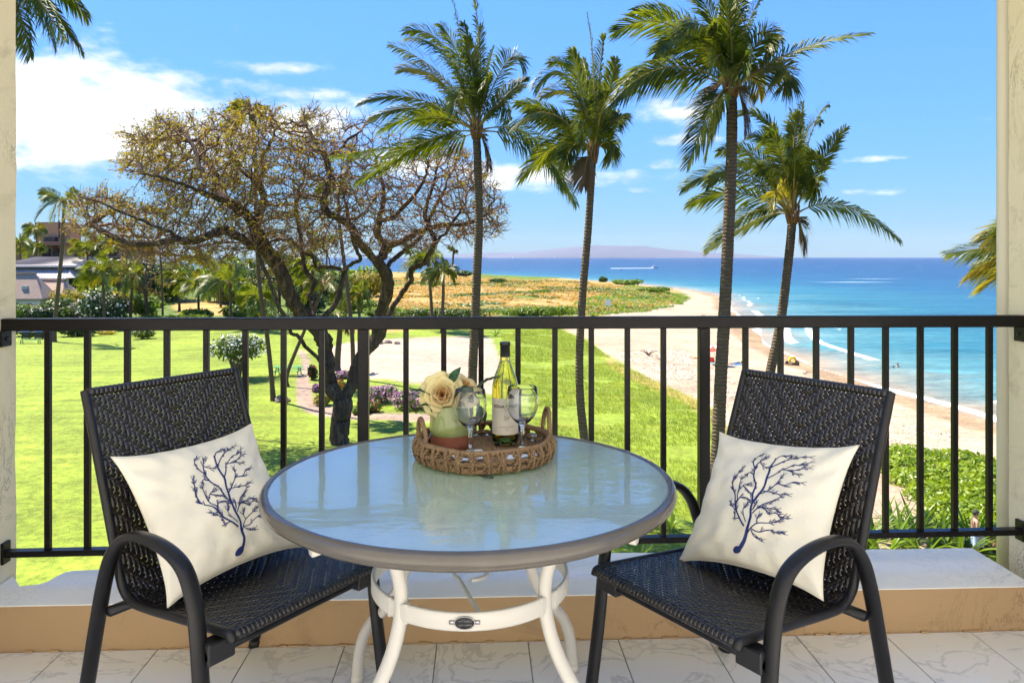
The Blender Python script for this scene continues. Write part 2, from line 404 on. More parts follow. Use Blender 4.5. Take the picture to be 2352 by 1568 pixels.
def ground_mat():
    t = NT('ground_cover'); p = t.pos()
    at = t.new('ShaderNodeAttribute'); at.attribute_name = 'cover'
    az_ = t.new('ShaderNodeAttribute'); az_.attribute_name = 'sandy'
    n1 = t.noise(1.4, 6, .7, p); n2 = t.noise(.16, 4, .6, p); n3 = t.noise(9.0, 3, .7, p)
    mow = t.noise(1.0, 3, .6, t.pos((.10, .9, 1)))
    f = t.math('ADD', t.math('MULTIPLY', n1, .6), t.math('ADD', t.math('MULTIPLY', n2, .55), t.math('MULTIPLY', n3, .35)))
    f = t.math('ADD', f, t.math('MULTIPLY', mow, .35))
    mr_ = t.new('ShaderNodeMapRange'); t.link(f, mr_.inputs[0]); mr_.inputs[1].default_value = .62; mr_.inputs[2].default_value = 1.2
    mr_.inputs[3].default_value = .55; mr_.inputs[4].default_value = 1.40
    h = t.new('ShaderNodeHueSaturation'); t.link(at.outputs['Color'], h.inputs['Color']); t.link(mr_.outputs[0], h.inputs['Value'])
    # blades, thatch and worn spots where grass grows
    gr = t.math('SUBTRACT', 1.0, az_.outputs['Fac']); fb = t.noise(22.0, 3, .7, t.pos((1.0, .6, 1))); fc = t.noise(3.6, 5, .7, p)
    vm = t.new('ShaderNodeMapRange'); t.link(t.math('ADD', t.math('MULTIPLY', fb, .55), t.math('MULTIPLY', fc, .75)), vm.inputs[0]); vm.inputs[1].default_value = .48; vm.inputs[2].default_value = .82; vm.inputs[3].default_value = .50; vm.inputs[4].default_value = 1.38
    mw = t.new('ShaderNodeTexWave'); mw.bands_direction = 'Y'; mw.inputs['Scale'].default_value = .16; mw.inputs['Distortion'].default_value = 1.6; mw.inputs['Detail'].default_value = 2; t.link(p, mw.inputs['Vector'])
    vo_ = t.math('MULTIPLY', vm.outputs[0], t.math('ADD', t.math('MULTIPLY', mw.outputs[1], .16), .92)); bl = t.new('ShaderNodeMapRange'); t.link(t.noise(.22, 4, .6, p, .6), bl.inputs[0]); bl.inputs[1].default_value = .35; bl.inputs[2].default_value = .65; bl.inputs[3].default_value = .80; bl.inputs[4].default_value = 1.14
    vo_ = t.math('MULTIPLY', vo_, bl.outputs[0])
    vmx = t.mix(gr, (1, 1, 1), vo_); hc = t.mix(1.0, h.outputs[0], vmx, 'MULTIPLY')
    # pebbly coral rubble in dry sand
    pb = t.noise(5.5, 5, .8, p, .5); pm = t.new('ShaderNodeMapRange'); t.link(pb, pm.inputs[0]); pm.inputs[1].default_value = .35; pm.inputs[2].default_value = .65; pm.inputs[3].default_value = .62; pm.inputs[4].default_value = 1.22
    hc = t.mix(1.0, hc, t.mix(az_.outputs['Fac'], (1, 1, 1), pm.outputs[0]), 'MULTIPLY')
    # seaweed and twig wrack scattered on dry sand
    vo = t.noise(2.6, 6, .8, t.pos((1.0, 1.6, 1)), 1.2); pz = t.noise(.11, 3, .6, p)
    wr = t.math('MULTIPLY', t.math('GREATER_THAN', vo, .575), t.math('GREATER_THAN', pz, .45))
    wr = t.math('MULTIPLY', wr, az_.outputs['Fac'])
    c = t.mix(t.math('MULTIPLY', wr, .75), hc, (.16, .11, .075))
    # straw patches in the lawn
    st = t.new('ShaderNodeMapRange'); t.link(t.noise(.35, 5, .7, p), st.inputs[0]); st.inputs[1].default_value = .55; st.inputs[2].default_value = .75
    ng = t.math('SUBTRACT', 1.0, az_.outputs['Fac'])
    c = t.mix(t.math('MULTIPLY', t.math('MULTIPLY', st.outputs[0], .35), ng), c, (.34, .27, .05))
    b = t.bump(t.math('ADD', t.math('MULTIPLY', n3, .5), n1), .55, .10)
    return t.done(t.bsdf(c, .85, b, Specular_IOR_Level=.15))
M['ground'] = ground_mat()
def ground_sheet(name, zones):
    ny, nx = GX.shape
    zf = ZID[:-1, :-1]; keep = np.isin(zf, zones)
    ii, jj = np.nonzero(keep)
    a = ii * nx + jj; quads = np.stack([a, a + nx, a + nx + 1, a + 1], 1)
    used = np.unique(quads); remap = np.full(ny * nx, -1); remap[used] = np.arange(len(used))
    quads = remap[quads]
    V = np.stack([GX.ravel(), GY.ravel(), GZ.ravel()], 1)[used]
    me = bpy.data.meshes.new(name)
    me.from_pydata(V.tolist(), [], quads[:, ::-1].tolist())
    ca = me.color_attributes.new('cover', 'FLOAT_COLOR', 'POINT')
    cc = np.ones((len(used), 4), np.float32); cc[:, :3] = Gs.reshape(-1, 3)[used]; ca.data.foreach_set('color', cc.ravel())
    sa = me.attributes.new('sandy', 'FLOAT', 'POINT')
    sv = ((ZID.ravel()[used] == 2) & (GD.ravel()[used] > 5)).astype(np.float32); sa.data.foreach_set('value', sv)
    me.polygons.foreach_set('use_smooth', [True] * len(quads)); me.materials.append(M['ground']); me.update()
    o = bpy.data.objects.new(name, me); col.objects.link(o); return tag(o, kind='structure')
ground_sheet('lawn', [0]); ground_sheet('dune_field', [1]); ground_sheet('beach', [2]); ground_sheet('garden_path', [3])

# ------------------------------------------------------------------ the sea
def sea_mat():
    t = NT('sea_water'); p = t.pos()
    at = t.new('ShaderNodeAttribute'); at.attribute_name = 'off'       # metres off the shore (log scaled)
    patch = t.noise(.012, 5, .65, t.pos((1, 2.2, 1)), .6); streak = t.noise(.05, 4, .6, t.pos((.35, 1.6, 1)))
    f = t.math('ADD', at.outputs['Fac'], t.math('ADD', t.math('MULTIPLY', t.math('SUBTRACT', patch, .5), .34), t.math('MULTIPLY', t.math('SUBTRACT', streak, .5), .22)))
    c = t.ramp(f, [(.0, (.33, .23, .13)), (.09, (.22, .21, .15)), (.20, (.075, .19, .19)), (.33, (.014, .115, .145)), (.46, (.004, .070, .125)), (.60, (.002, .042, .105)), (.78, (.001, .026, .085)), (.93, (.0006, .013, .062))])
    ch = t.math('ADD', t.math('MULTIPLY', t.noise(.05, 5, .7, t.pos((.30, 1.5, 1)), .4), .5), t.math('ADD', t.math('MULTIPLY', t.noise(.26, 5, .75, t.pos((.4, 1.4, 1)), .4), .5), t.math('MULTIPLY', t.noise(1.1, 4, .7, t.pos((.5, 1.3, 1))), .45)))
    cm = t.new('ShaderNodeMapRange'); t.link(ch, cm.inputs[0]); cm.inputs[1].default_value = .52; cm.inputs[2].default_value = .93; cm.inputs[3].default_value = .45; cm.inputs[4].default_value = 1.62
    c = t.mix(1.0, c, cm.outputs[0], 'MULTIPLY')
    fo = t.new('ShaderNodeAttribute'); fo.attribute_name = 'foam'
    fn = t.noise(1.6, 7, .75, p, .8)
    fm = t.new('ShaderNodeMapRange'); t.link(t.math('ADD', fo.outputs['Fac'], t.math('MULTIPLY', t.math('SUBTRACT', fn, .5), 1.25)), fm.inputs[0])
    fm.inputs[1].default_value = .46; fm.inputs[2].default_value = .78
    # scattered whitecaps far out
    wc = t.noise(.16, 3, .5, t.pos((.35, 1.0, 1))); far = t.math('GREATER_THAN', at.outputs['Fac'], .6)
    cap = t.math('MULTIPLY', t.math('GREATER_THAN', wc, .735), far)
    foam = t.math('MAXIMUM', fm.outputs[0], t.math('MULTIPLY', cap, .6))
    c = t.mix(foam, c, (.85, .87, .88))
    w1 = t.noise(.55, 5, .65, t.pos((.6, 1.25, 1))); w2 = t.noise(.09, 3, .5, t.pos((.5, 1.4, 1)))
    b = t.bump(t.math('ADD', t.math('MULTIPLY', w1, .6), w2), .75, 1.1)
    ro = t.math('ADD', t.math('MULTIPLY', foam, .5), .22)
    return t.done(t.bsdf(c, ro, b, Specular_IOR_Level=.09, IOR=1.33))
M['sea'] = sea_mat()
Zs = np.concatenate([np.geomspace(26, 420, 430)[:-1], np.geomspace(420, 14000, 110)]); xs2 = np.concatenate([np.arange(-2600, 400, 80), np.arange(400, 2800, 11), np.arange(2800, 5600, 80)]).astype(float); ux2 = (xs2 - CX) / F
SX = (FW.x + RT.x * ux2)[None, :] * Zs[:, None]; SY = (FW.y + RT.y * ux2)[None, :] * Zs[:, None]
SD = shore(SX.ravel(), SY.ravel()).reshape(SX.shape)
off = np.clip(-SD, 0, None)
OFF = np.log1p(off / 3.0) / math.log1p(4500 / 3.0)
along = SX * 0.4 + SY
wav = nz2(SX, SY, 14, 11); wav2 = nz2(SX, SY, 40, 12)
def crest(c0, w, amp): return amp * np.exp(-((off - c0 - 1.3 * wav - 1.0 * wav2) / w) ** 2)
r_ = np.hypot(SX, SY)
foam = np.maximum.reduce([crest(.8, 1.1, .78), crest(5.5, 1.2, .90) * (wav2 > -.5), crest(9.5, 1.0, .8) * (nz2(SX, SY, 17, 14) > 0.1), crest(15, .8, .68) * (nz2(SX, SY, 15, 15) > .25)]) * np.clip(1.25 - r_ / 420, 0.5, 1)
for px, py, ln, wd in ((2020, 640, 90, 4), (2130, 641, 110, 4), (1960, 648, 100, 3.5)):   # breakers on the reef
    q = G(px, py, SEA); foam = np.maximum(foam, .75 * np.exp(-((SX - q.x) / (ln / 3)) ** 2 - ((SY - q.y) / wd) ** 2))
SZ = SEA + 0.28 * np.clip(crest(5.5, 1.6, 1.0) * (wav2 > -.5) + crest(9.5, 1.5, .7), 0, 1) * (off > 1) + 0.02 * wav
keep = (SD[:-1, :-1] < 6) | (SD[1:, 1:] < 6)
ii, jj = np.nonzero(keep); nx = SX.shape[1]; a = ii * nx + jj
quads = np.stack([a, a + 1, a + nx + 1, a + nx], 1); used = np.unique(quads); remap = np.full(SX.size, -1); remap[used] = np.arange(len(used)); quads = remap[quads]
me = bpy.data.meshes.new('sea'); me.from_pydata(np.stack([SX.ravel(), SY.ravel(), SZ.ravel()], 1)[used].tolist(), [], quads.tolist())
for nm, arr in (('off', OFF), ('foam', foam)):
    at = me.attributes.new(nm, 'FLOAT', 'POINT'); at.data.foreach_set('value', arr.ravel()[used].astype(np.float32))
me.polygons.foreach_set('use_smooth', [True] * len(quads)); me.materials.append(M['sea']); me.update()
sea = bpy.data.objects.new('sea', me); col.objects.link(sea); tag(sea, kind='structure')

# ------------------------------------------------------------------ the island across the channel
def island(name, prof, Z, depth, mat):
    b = MB(); n = 120; x0, x1 = prof[0][0], prof[-1][0]
    hx = [p[0] for p in prof]; hy = [p[1] for p in prof]
    def fn(u, v):
        px = x0 + (x1 - x0) * u; hpx = np.interp(px, hx, hy)
        k = math.sin(math.pi * v) ** .8
        top = hpx / F * Z * k * (1 + .10 * nz2(u * 40, v * 12, 1.0, 3) * (1 - abs(2 * v - 1)))
        q = P(px, CY, Z + (v - .5) * depth); return (q.x, q.y, SEA - 4 + max(top, 0) + 4 * k)
    b.grid(fn, n, 26); o = b.build(name, mat); return tag(o, kind='structure')
M['island'] = sm('island_haze_blue', (.10, .10, .13), (.075, .085, .11), .0012, .9, .0, coord='Object', detail=6)  # blue of the distance haze put into the land colour
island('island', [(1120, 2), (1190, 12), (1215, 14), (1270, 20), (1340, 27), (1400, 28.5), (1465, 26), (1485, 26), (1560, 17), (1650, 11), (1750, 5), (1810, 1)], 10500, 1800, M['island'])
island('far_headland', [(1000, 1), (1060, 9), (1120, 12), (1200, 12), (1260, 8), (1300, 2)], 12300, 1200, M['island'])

# ================================================================== the balcony
RAILY = 2.75; XL, XR, WALLEND = -1.675, 2.025, 2.82
def tile_mat():
    t = NT('white_marble_tile'); oi = t.new('ShaderNodeObjectInfo')
    v = t.coord('Object'); ad = t.new('ShaderNodeVectorMath'); ad.operation = 'ADD'
    cbx = t.new('ShaderNodeCombineXYZ'); t.link(t.math('MULTIPLY', oi.outputs['Random'], 37.0), cbx.inputs[0]); t.link(t.math('MULTIPLY', oi.outputs['Random'], 91.0), cbx.inputs[1])
    t.link(v, ad.inputs[0]); t.link(cbx.outputs[0], ad.inputs[1])
    n = t.noise(2.6, 6, .6, ad.outputs[0], 1.6)
    vein = t.math('ABSOLUTE', t.math('SUBTRACT', n, .5))
    mr_ = t.new('ShaderNodeMapRange'); t.link(vein, mr_.inputs[0]); mr_.inputs[1].default_value = .0; mr_.inputs[2].default_value = .028; mr_.inputs[3].default_value = 1; mr_.inputs[4].default_value = 0
    n2 = t.noise(3.0, 4, .6, ad.outputs[0])
    f = t.math('MULTIPLY', mr_.outputs[0], t.math('MULTIPLY', n2, .9))
    c = t.mix(f, (.82, .79, .72), (.33, .33, .33))
    c = t.mix(t.math('MULTIPLY', t.noise(1.3, 3, .5, ad.outputs[0]), .25), c, (.66, .65, .62))
    return t.done(t.bsdf(c, .22, None))
M['tile'] = tile_mat()
M['grout'] = sm('grout', (.22, .19, .16), (.30, .26, .22), 30, .9)
def stucco(name, c1, c2, dirt, bs=.35):
    t = NT(name); v = t.pos()
    n = t.noise(1.6, 5, .6, v); big = t.noise(9, 6, .7, v)
    c = t.mix(n, c1, c2)
    cr = t.noise(5.0, 7, .75, t.pos((1, 1, .45)), 1.5)
    mr_ = t.new('ShaderNodeMapRange'); t.link(t.math('ABSOLUTE', t.math('SUBTRACT', cr, .5)), mr_.inputs[0]); mr_.inputs[1].default_value = 0; mr_.inputs[2].default_value = .012; mr_.inputs[3].default_value = .8; mr_.inputs[4].default_value = 0
    msk = t.new('ShaderNodeMapRange'); t.link(t.noise(1.7, 3, .5, v), msk.inputs[0]); msk.inputs[1].default_value = .50; msk.inputs[2].default_value = .62
    c = t.mix(t.math('MULTIPLY', mr_.outputs[0], msk.outputs[0]), c, dirt)
    sn = t.new('ShaderNodeMapRange'); t.link(t.noise(2.3, 6, .7, t.pos((1, 1, 2.5)), .9), sn.inputs[0]); sn.inputs[1].default_value = .56; sn.inputs[2].default_value = .78; sn.inputs[3].default_value = 0; sn.inputs[4].default_value = .42
    c = t.mix(sn.outputs[0], c, dirt)
    b = t.bump(t.math('ADD', t.noise(60, 5, .7, v), t.math('MULTIPLY', big, 1.2)), bs, .006)
    return t.done(t.bsdf(c, .8, b, Specular_IOR_Level=.3))
M['wallpaint'] = stucco('old_cream_paint', (.72, .60, .40), (.82, .71, .52), (.16, .10, .05))
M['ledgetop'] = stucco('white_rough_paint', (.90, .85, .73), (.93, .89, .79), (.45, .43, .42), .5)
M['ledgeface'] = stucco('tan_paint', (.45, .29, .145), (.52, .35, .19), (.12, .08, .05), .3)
M['sunslab'] = sm('sun_slab_paint', (.75, .72, .66), (.78, .75, .70), 2, .9)
M['pipe'] = sm('cream_pipe_paint', (.70, .62, .45), (.76, .68, .52), 3, .45)

b = MB(); b.box((-3.7, -3.7, -.12), (4.0, 2.57, -.004)); fl = b.build('balcony_floor', M['grout'], smooth=False); tag(fl, kind='structure')  # extended behind the camera, out of view, to bounce sunlight forward
tp, tx0 = .3075, -.1426
tb = MB(); tb.box((.0016, .0016, -.009), (tp - .0016, .61 - .0016, .0), 0, .0012); tme = tb.mesh('tile', M['tile'], False)
for j in range(10):
    for i in range(-11, 12):
        x = tx0 + i * tp
        if x < -3.65 or x + tp > 3.95 or (j < 3 and (x < XL - .25 or x + tp > XR + .28)): continue
        link_copy(tme, 'tile', fl, loc=(x, 2.566 - (j + 1) * .61, 0))
M['bounce_wall'] = sm('bounce_wall_paint', (.83, .80, .74), (.86, .83, .78), 1.5, .9, .1, .005)
b = MB(); b.box((-9, -2.1, -9), (9, -1.7, 10.5)); tag(b.build('unseen_bounce_wall', M['bounce_wall'], smooth=False), kind='structure')  # unseen wall added behind the camera to bounce warm fill light
b = MB(); b.box((-5.2, 2.30, 3.05), (XR + .6, 4.30, 3.22)); tag(b.build('sun_blocking_slab', M['sunslab'], smooth=False), kind='structure')  # unseen slab, cut and placed to block the sun and admit skylight
def wallbox(x0, x1, y0, y1, name, label):
    b = MB(); nz_, ny_ = 60, 40
    inner = x1 if x1 < 0 else x0; outer = x0 if x1 < 0 else x1
    # slightly lumpy plaster on the inner face and the end
    def lump(y, z): return .004 * noise.noise(Vector((y * 6, z * 6, inner))) + .0025 * noise.noise(Vector((y * 23, z * 17, 3)))
    b.grid(lambda u, v: (inner + lump(y0 + (y1 - y0) * u, 3.05 * v), y0 + (y1 - y0) * u, 3.047 * v), ny_, nz_)
    b.grid(lambda u, v: (inner + (outer - inner) * u + (lump(y1, 3.05 * v) * (1 - u)), y1 + .003 * noise.noise(Vector((u * 3, v * 12, 8))) * math.sin(math.pi * u), 3.047 * v), 6, nz_)
    b.add([(outer, y0, 0), (outer, y1, 0), (outer, y1, 3.047), (outer, y0, 3.047)], [(0, 1, 2, 3)])
    b.add([(inner, y0, 0), (outer, y0, 0), (outer, y0, 3.047), (inner, y0, 3.047)], [(0, 1, 2, 3)])
    return tag(b.build(name, M['wallpaint']), label, 'wall')
wallbox(XL - .22, XL, 1.75, WALLEND, 'balcony_wall', 'cracked cream wall at the lawn end of the balcony railing')
wallbox(XR, XR + .22, 1.75, WALLEND, 'balcony_wall', 'cracked cream wall at the sea end of the railing, behind a round pipe')
b = MB(); b.tube([(RX(2309, 2.905), 2.905, z) for z in (.03, .6, 1.3, 2.0, 3.04)], .030, 20); pp = b.build('drain_pipe', M['pipe'])
tag(pp, 'smooth cream drain pipe running up beside the balcony wall', 'pipe')
b = MB(); b.lathe([(.0, .028), (.036, .028), (.036, .05), (.0305, .052)], 20, (RX(2309, 2.905), 2.905, 0)); b.build('collar', M['pipe'], pp)

# low parapet with a rough white top
def GP(x, y, z=.157): q = G(x, y, z); return (q.x, q.y)
back = [(1.935, 2.90), (1.2, 2.905), (.4, 2.91), (-.4, 2.90), (-.95, 2.87), (-1.28, 2.855), GP(170, 1311), GP(146, 1315), GP(128, 1324), GP(108, 1336), GP(88, 1342), GP(45, 1346), (XL + .003, 2.795)]
rng = random.Random(3)
fine = []
for (xa, ya), (xb, yb) in zip(back[:-1], back[1:]):
    k = max(1, int(math.hypot(xb - xa, yb - ya) / .05))
    for i in range(k): fine.append((xa + (xb - xa) * i / k, ya + (yb - ya) * i / k + rng.uniform(-.003, .003)))
fine.append(back[-1])
lw = empty('parapet_wall', (0, 2.57, 0), 0, 'low parapet with rough white top and tan face under the railing', 'parapet')
def rel(o, par):                       # keep world placement under a moved parent
    o.location = -Vector(par.location); return o
pf = [(XL + .003, 2.57)] + [(1.935 * i / 40 + (XL + .003) * (1 - i / 40), 2.57 + rng.uniform(-.0012, .0012)) for i in range(1, 40)] + [(1.935, 2.57)]
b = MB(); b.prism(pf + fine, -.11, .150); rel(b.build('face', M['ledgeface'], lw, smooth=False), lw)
b = MB(); front = [(x, 2.5655 + rng.uniform(-.001, .001)) for x, _ in pf]
cap = front + [(x, y + .003) for x, y in fine]; n = len(cap)
b.add([(x, y, .150) for x, y in cap] + [(x, y, .157 - (.003 if i < len(front) else .0)) for i, (x, y) in enumerate(cap)],
      [tuple(range(n, 2 * n))] + [(i, (i + 1) % n, n + (i + 1) % n, n + i) for i in range(n)])
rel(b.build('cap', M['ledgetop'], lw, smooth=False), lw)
b = MB()
for i in range(60):                    # crumbs of old mortar along the joint with the floor
    x = XL + .02 + (XR - XL - .15) * rng.random(); s_ = rng.uniform(.003, .012)
    b.box((x, 2.563 - s_ * .4, 0.0005), (x + s_ * 2.5, 2.5698, s_ * .55))
rel(b.build('mortar_joint', M['ledgeface'], lw, smooth=False), lw)

# railing
rail = empty('balcony_railing', (0, RAILY, 0), 0, 'dark bronze balcony railing with square balusters between the two walls', 'railing')
def rbox(name, a, bb, bev=.002):
    b = MB(); b.box((a[0], a[1] - RAILY, a[2]), (bb[0], bb[1] - RAILY, bb[2]), 0, bev); return b.build(name, M['alu'], rail, smooth=False)
rbox('top_rail', (XL + .001, 2.728, 1.040), (XR - .001, 2.772, 1.083), .003)
def botz(x): return .267 + (x - XL) / (XR - XL) * .021
b = MB()
b.add([(XL + .001, -.016, botz(XL) - .021), (XR - .001, -.016, botz(XR) - .021), (XR - .001, .016, botz(XR) - .021), (XL + .001, .016, botz(XL) - .021),
       (XL + .001, -.016, botz(XL)), (XR - .001, -.016, botz(XR)), (XR - .001, .016, botz(XR)), (XL + .001, .016, botz(XL))],
      [(0, 3, 2, 1), (4, 5, 6, 7), (0, 1, 5, 4), (1, 2, 6, 5), (2, 3, 7, 6), (3, 0, 4, 7)])
b.build('bottom_rail', M['alu'], rail, smooth=False)
for px in (16, 107, 198, 290, 381, 472, 562, 650, 738, 932, 1019, 1105, 1190, 1275, 1359, 1442, 1525, 1714, 1795, 1877, 1957, 2037, 2117, 2196, 2276):
    x = RX(px, RAILY - .0095)
    if x < XL + .02: continue
    rbox('baluster', (x - .0095, RAILY - .0095, botz(x) - .001), (x + .0095, RAILY + .0095, 1.0405), .001)
for px in (833, 1620):
    x = RX(px, RAILY - .02); rbox('post', (x - .019, RAILY - .019, .156), (x + .019, RAILY + .019, 1.0405), .002)
for x0, x1 in ((XL, XL + .012), (XR - .012, XR)):
    rbox('bracket', (x0, 2.722, .985), (x1, 2.778, 1.040), .002)
    rbox('bracket', (x0, 2.728, botz(x0) - .045), (x1, 2.772, botz(x0) + .03), .002)
    b = MB(); xx = x1 if x0 < 0 else x0; sg = 1 if x0 < 0 else -1
    b.tube([(xx - .002 * sg, 0.0, 1.012), (xx + .006 * sg, 0.0, 1.012)], .007, 8); b.build('bolt', M['chairmetal'], rail)

# ================================================================== table
TC = C(-.110, 2.02); TZ = .717; TRAD = .535
def glass_top_mat():
    t = NT('obscure_glass'); v = t.coord('Object')
    w = t.noise(7.0, 4, .5, t.coord('Object', (1.0, 2.4, 1)), .4); fg = t.noise(170, 2, .5, v)
    bt = t.bump(w, .10, .012); bb = t.bump(t.math('ADD', t.math('MULTIPLY', w, .3), fg), .35, .002)
    b = t.bsdf((.80, .98, .82), .20, bb, IOR=1.45, Transmission_Weight=.60, Coat_Weight=1.0, Coat_Roughness=.025, Coat_IOR=1.46, Coat_Normal=bt)
    return t.done(b)
M['tableglass'] = glass_top_mat()
tab = empty('patio_table', TC, -YAW, 'round cream patio table with frosted glass top between the two chairs', 'table')
b = MB(); n = 96
b.lathe([(.0, -.001), (.518, -.001), (.518, .006), (.0, .006)], n)
gt = b.build('glass_top', M['tableglass'], tab, smooth=False, loc=(0, 0, TZ - .008))
b = MB(); prof = [(.514, -.002), (.516, .0005), (.520, .002), (.528, .0005), (.534, -.005), (.5365, -.014), (.5365, -.022), (.533, -.029), (.526, -.032), (.512, -.032), (.512, -.010), (.514, -.002)]
b.lathe(prof, n); b.build('rim', M['rimshade'], tab, loc=(0, 0, TZ))
b = MB(); b.lathe([(.500, -.046), (.508, -.046), (.508, -.034), (.500, -.034), (.500, -.046)], n); b.build('apron_ring', M['rimshade'], tab, loc=(0, 0, TZ))
legp = [(.47, .0), (.468, .05), (.452, .125), (.417, .19), (.346, .262), (.288, .335), (.258, .40), (.247, .46), (.252, .52), (.275, .585), (.315, .64), (.36, .668)]
for k in range(4):
    a = R(-90 - 39.5 + 90 * k)
    dr = Vector((math.cos(a), math.sin(a), 0))
    pts = catmull([dr * r + Vector((0, 0, z)) for r, z in legp], 5)
    b = MB(); b.tube(pts, .019, 12, sq=(1.0, .82), up=(-dr.y, dr.x, 0)); lg = b.build('leg', M['tablewhite'], tab)
    b = MB(); b.tube([dr * .4705 + Vector((0, 0, -.0)), dr * .4695 + Vector((0, 0, .028))], .0212, 12, sq=(1, .84), up=(-dr.y, dr.x, 0)); b.build('foot_cap', M['tablewhite'], lg)
    b = MB(); b.tube([dr * .36 + Vector((0, 0, .668)), dr * .503 + Vector((0, 0, .668))], .014, 8); b.build('support_arm', M['tablewhite'], lg)
b = MB(); b.lathe([(.252, .432), (.258, .431), (.261, .436), (.261, .470), (.258, .475), (.252, .474), (.250, .470), (.250, .436), (.252, .432)], 72); ring = b.build('lower_ring', M['tablewhite'], tab)
for k in range(4):
    for s_ in (-1, 1):
        a = R(-90 - 39.5 + 90 * k + s_ * 6.5); dr = Vector((math.cos(a), math.sin(a), 0)); tn = Vector((-dr.y, dr.x, 0))
        b = MB(); b.tube([dr * .2555 - tn * .004 + Vector((0, 0, .453)), dr * .2555 + tn * .004 + Vector((0, 0, .453))], .026, 4, up=(0, 0, 1), sq=(1.25, .38), ph=math.pi / 4); b.build('ring_clip', M['tablewhite'], ring, smooth=False)
pts = [Vector((.045, -.252, .452)), Vector((.0, -.12, .456)), Vector((-.028, -.035, .458))] + [Vector((.045 * math.cos(a), .045 * math.sin(a) + .005, .458)) for a in [R(215 - 30 * i) for i in range(0, 11)]]
b = MB(); b.tube(catmull(pts, 4), .0055, 8); b.build('parasol_loop', M['tablewhite'], tab)
def badge_mat():
    t = NT('badge_metal'); return t.done(t.bsdf((.025, .025, .03), .35, None, Metallic=.6))
M['badge'] = badge_mat(); M['pewter'] = sm('pewter', (.45, .44, .42), None, 1, .3, Metallic=.8)
def on_ring(s, z, r): a = R(-90) + s / r; return (r * math.cos(a), r * math.sin(a), z)
b = MB(); N = 28; cz = .4535
vv = [on_ring(.000, cz, .2650)] + [on_ring(.0235 * math.cos(2 * math.pi * i / N), cz + .0145 * math.sin(2 * math.pi * i / N), .2640) for i in range(N)] + [on_ring(.0235 * math.cos(2 * math.pi * i / N), cz + .0145 * math.sin(2 * math.pi * i / N), .2605) for i in range(N)]
b.add(vv, [(0, 1 + i, 1 + (i + 1) % N) for i in range(N)] + [(1 + i, 1 + N + i, 1 + N + (i + 1) % N, 1 + (i + 1) % N) for i in range(N)]); bd = b.build('badge', M['badge'], ring, smooth=False)
b = MB()
b.tube([on_ring(.0235 * math.cos(2 * math.pi * i / N), cz + .0145 * math.sin(2 * math.pi * i / N), .2645) for i in range(N + 1)], .0012, 6, caps=False)
for row in (.005, -.004):              # worn raised script, two short rows
    for i in range(5): b.tube([on_ring(-.014 + i * .0066 + k * .0011, cz + row + .0028 * math.sin(k * 2.3 + i), .2656) for k in range(6)], .0007, 4)
for s_ in (-.036, .036): b.tube([on_ring(s_ * .66, cz, .2625), on_ring(s_, cz, .2625)], .005, 6, sq=(1, .4), up=(0, 0, 1))
bp = b.build('badge_border', M['pewter'], ring)

# ================================================================== chairs
def chair_curve():
    """profile of the sling in the chair's side plane (t back, z up)"""
    key = [Vector((0, -.012, .405)), Vector((0, .0, .425)), Vector((0, .05, .424)), Vector((0, .20, .412)), Vector((0, .34, .400)), Vector((0, .405, .400)), Vector((0, .447, .420)), Vector((0, .472, .470)),
           Vector((0, .520, .600)), Vector((0, .575, .750)), Vector((0, .625, .880)), Vector((0, .643, .927))]
    return catmull(key, 10)
CC = chair_curve(); CL = [0.0]
for p, q in zip(CC[:-1], CC[1:]): CL.append(CL[-1] + (q - p).length)
def cpos(s):
    i = min(max(int(np.searchsorted(CL, s)) - 1, 0), len(CL) - 2); f = (s - CL[i]) / (CL[i + 1] - CL[i])
    p = CC[i].lerp(CC[i + 1], f); t = (CC[i + 1] - CC[i]).normalized(); return p, t, Vector((0, -t.z, t.y))   # normal to the sitting side
PITCH, HALF = .0128, .235
NW = int(2 * HALF / PITCH); S0, S1 = .028, CL[-1] - .012; NS = int((S1 - S0) / PITCH)
BEND = int((.40 - S0) / PITCH)
def over(i, j):                         # herringbone twill, mirrored at the middle of the chair
    s_ = i if i < NW // 2 else NW - 1 - i
    return ((s_ + j) % 4) < 2
def strand(centers, normals, across, w, b):
    k = len(centers); base = len(b.v)
    for c, n, a in zip(centers, normals, across):
        for q in (c - a * (w / 2) - n * .0010, c - a * (w * .36) + n * .0004, c + a * (w * .36) + n * .0004, c + a * (w / 2) - n * .0010): b.v.append(tuple(q))
    for i in range(k - 1):
        for j in range(3):
            q = base + i * 4 + j; b.f.append((q, q + 1, q + 5, q + 4)); b.mi.append(0)
AMP = .0019; XV = Vector((1, 0, 0))
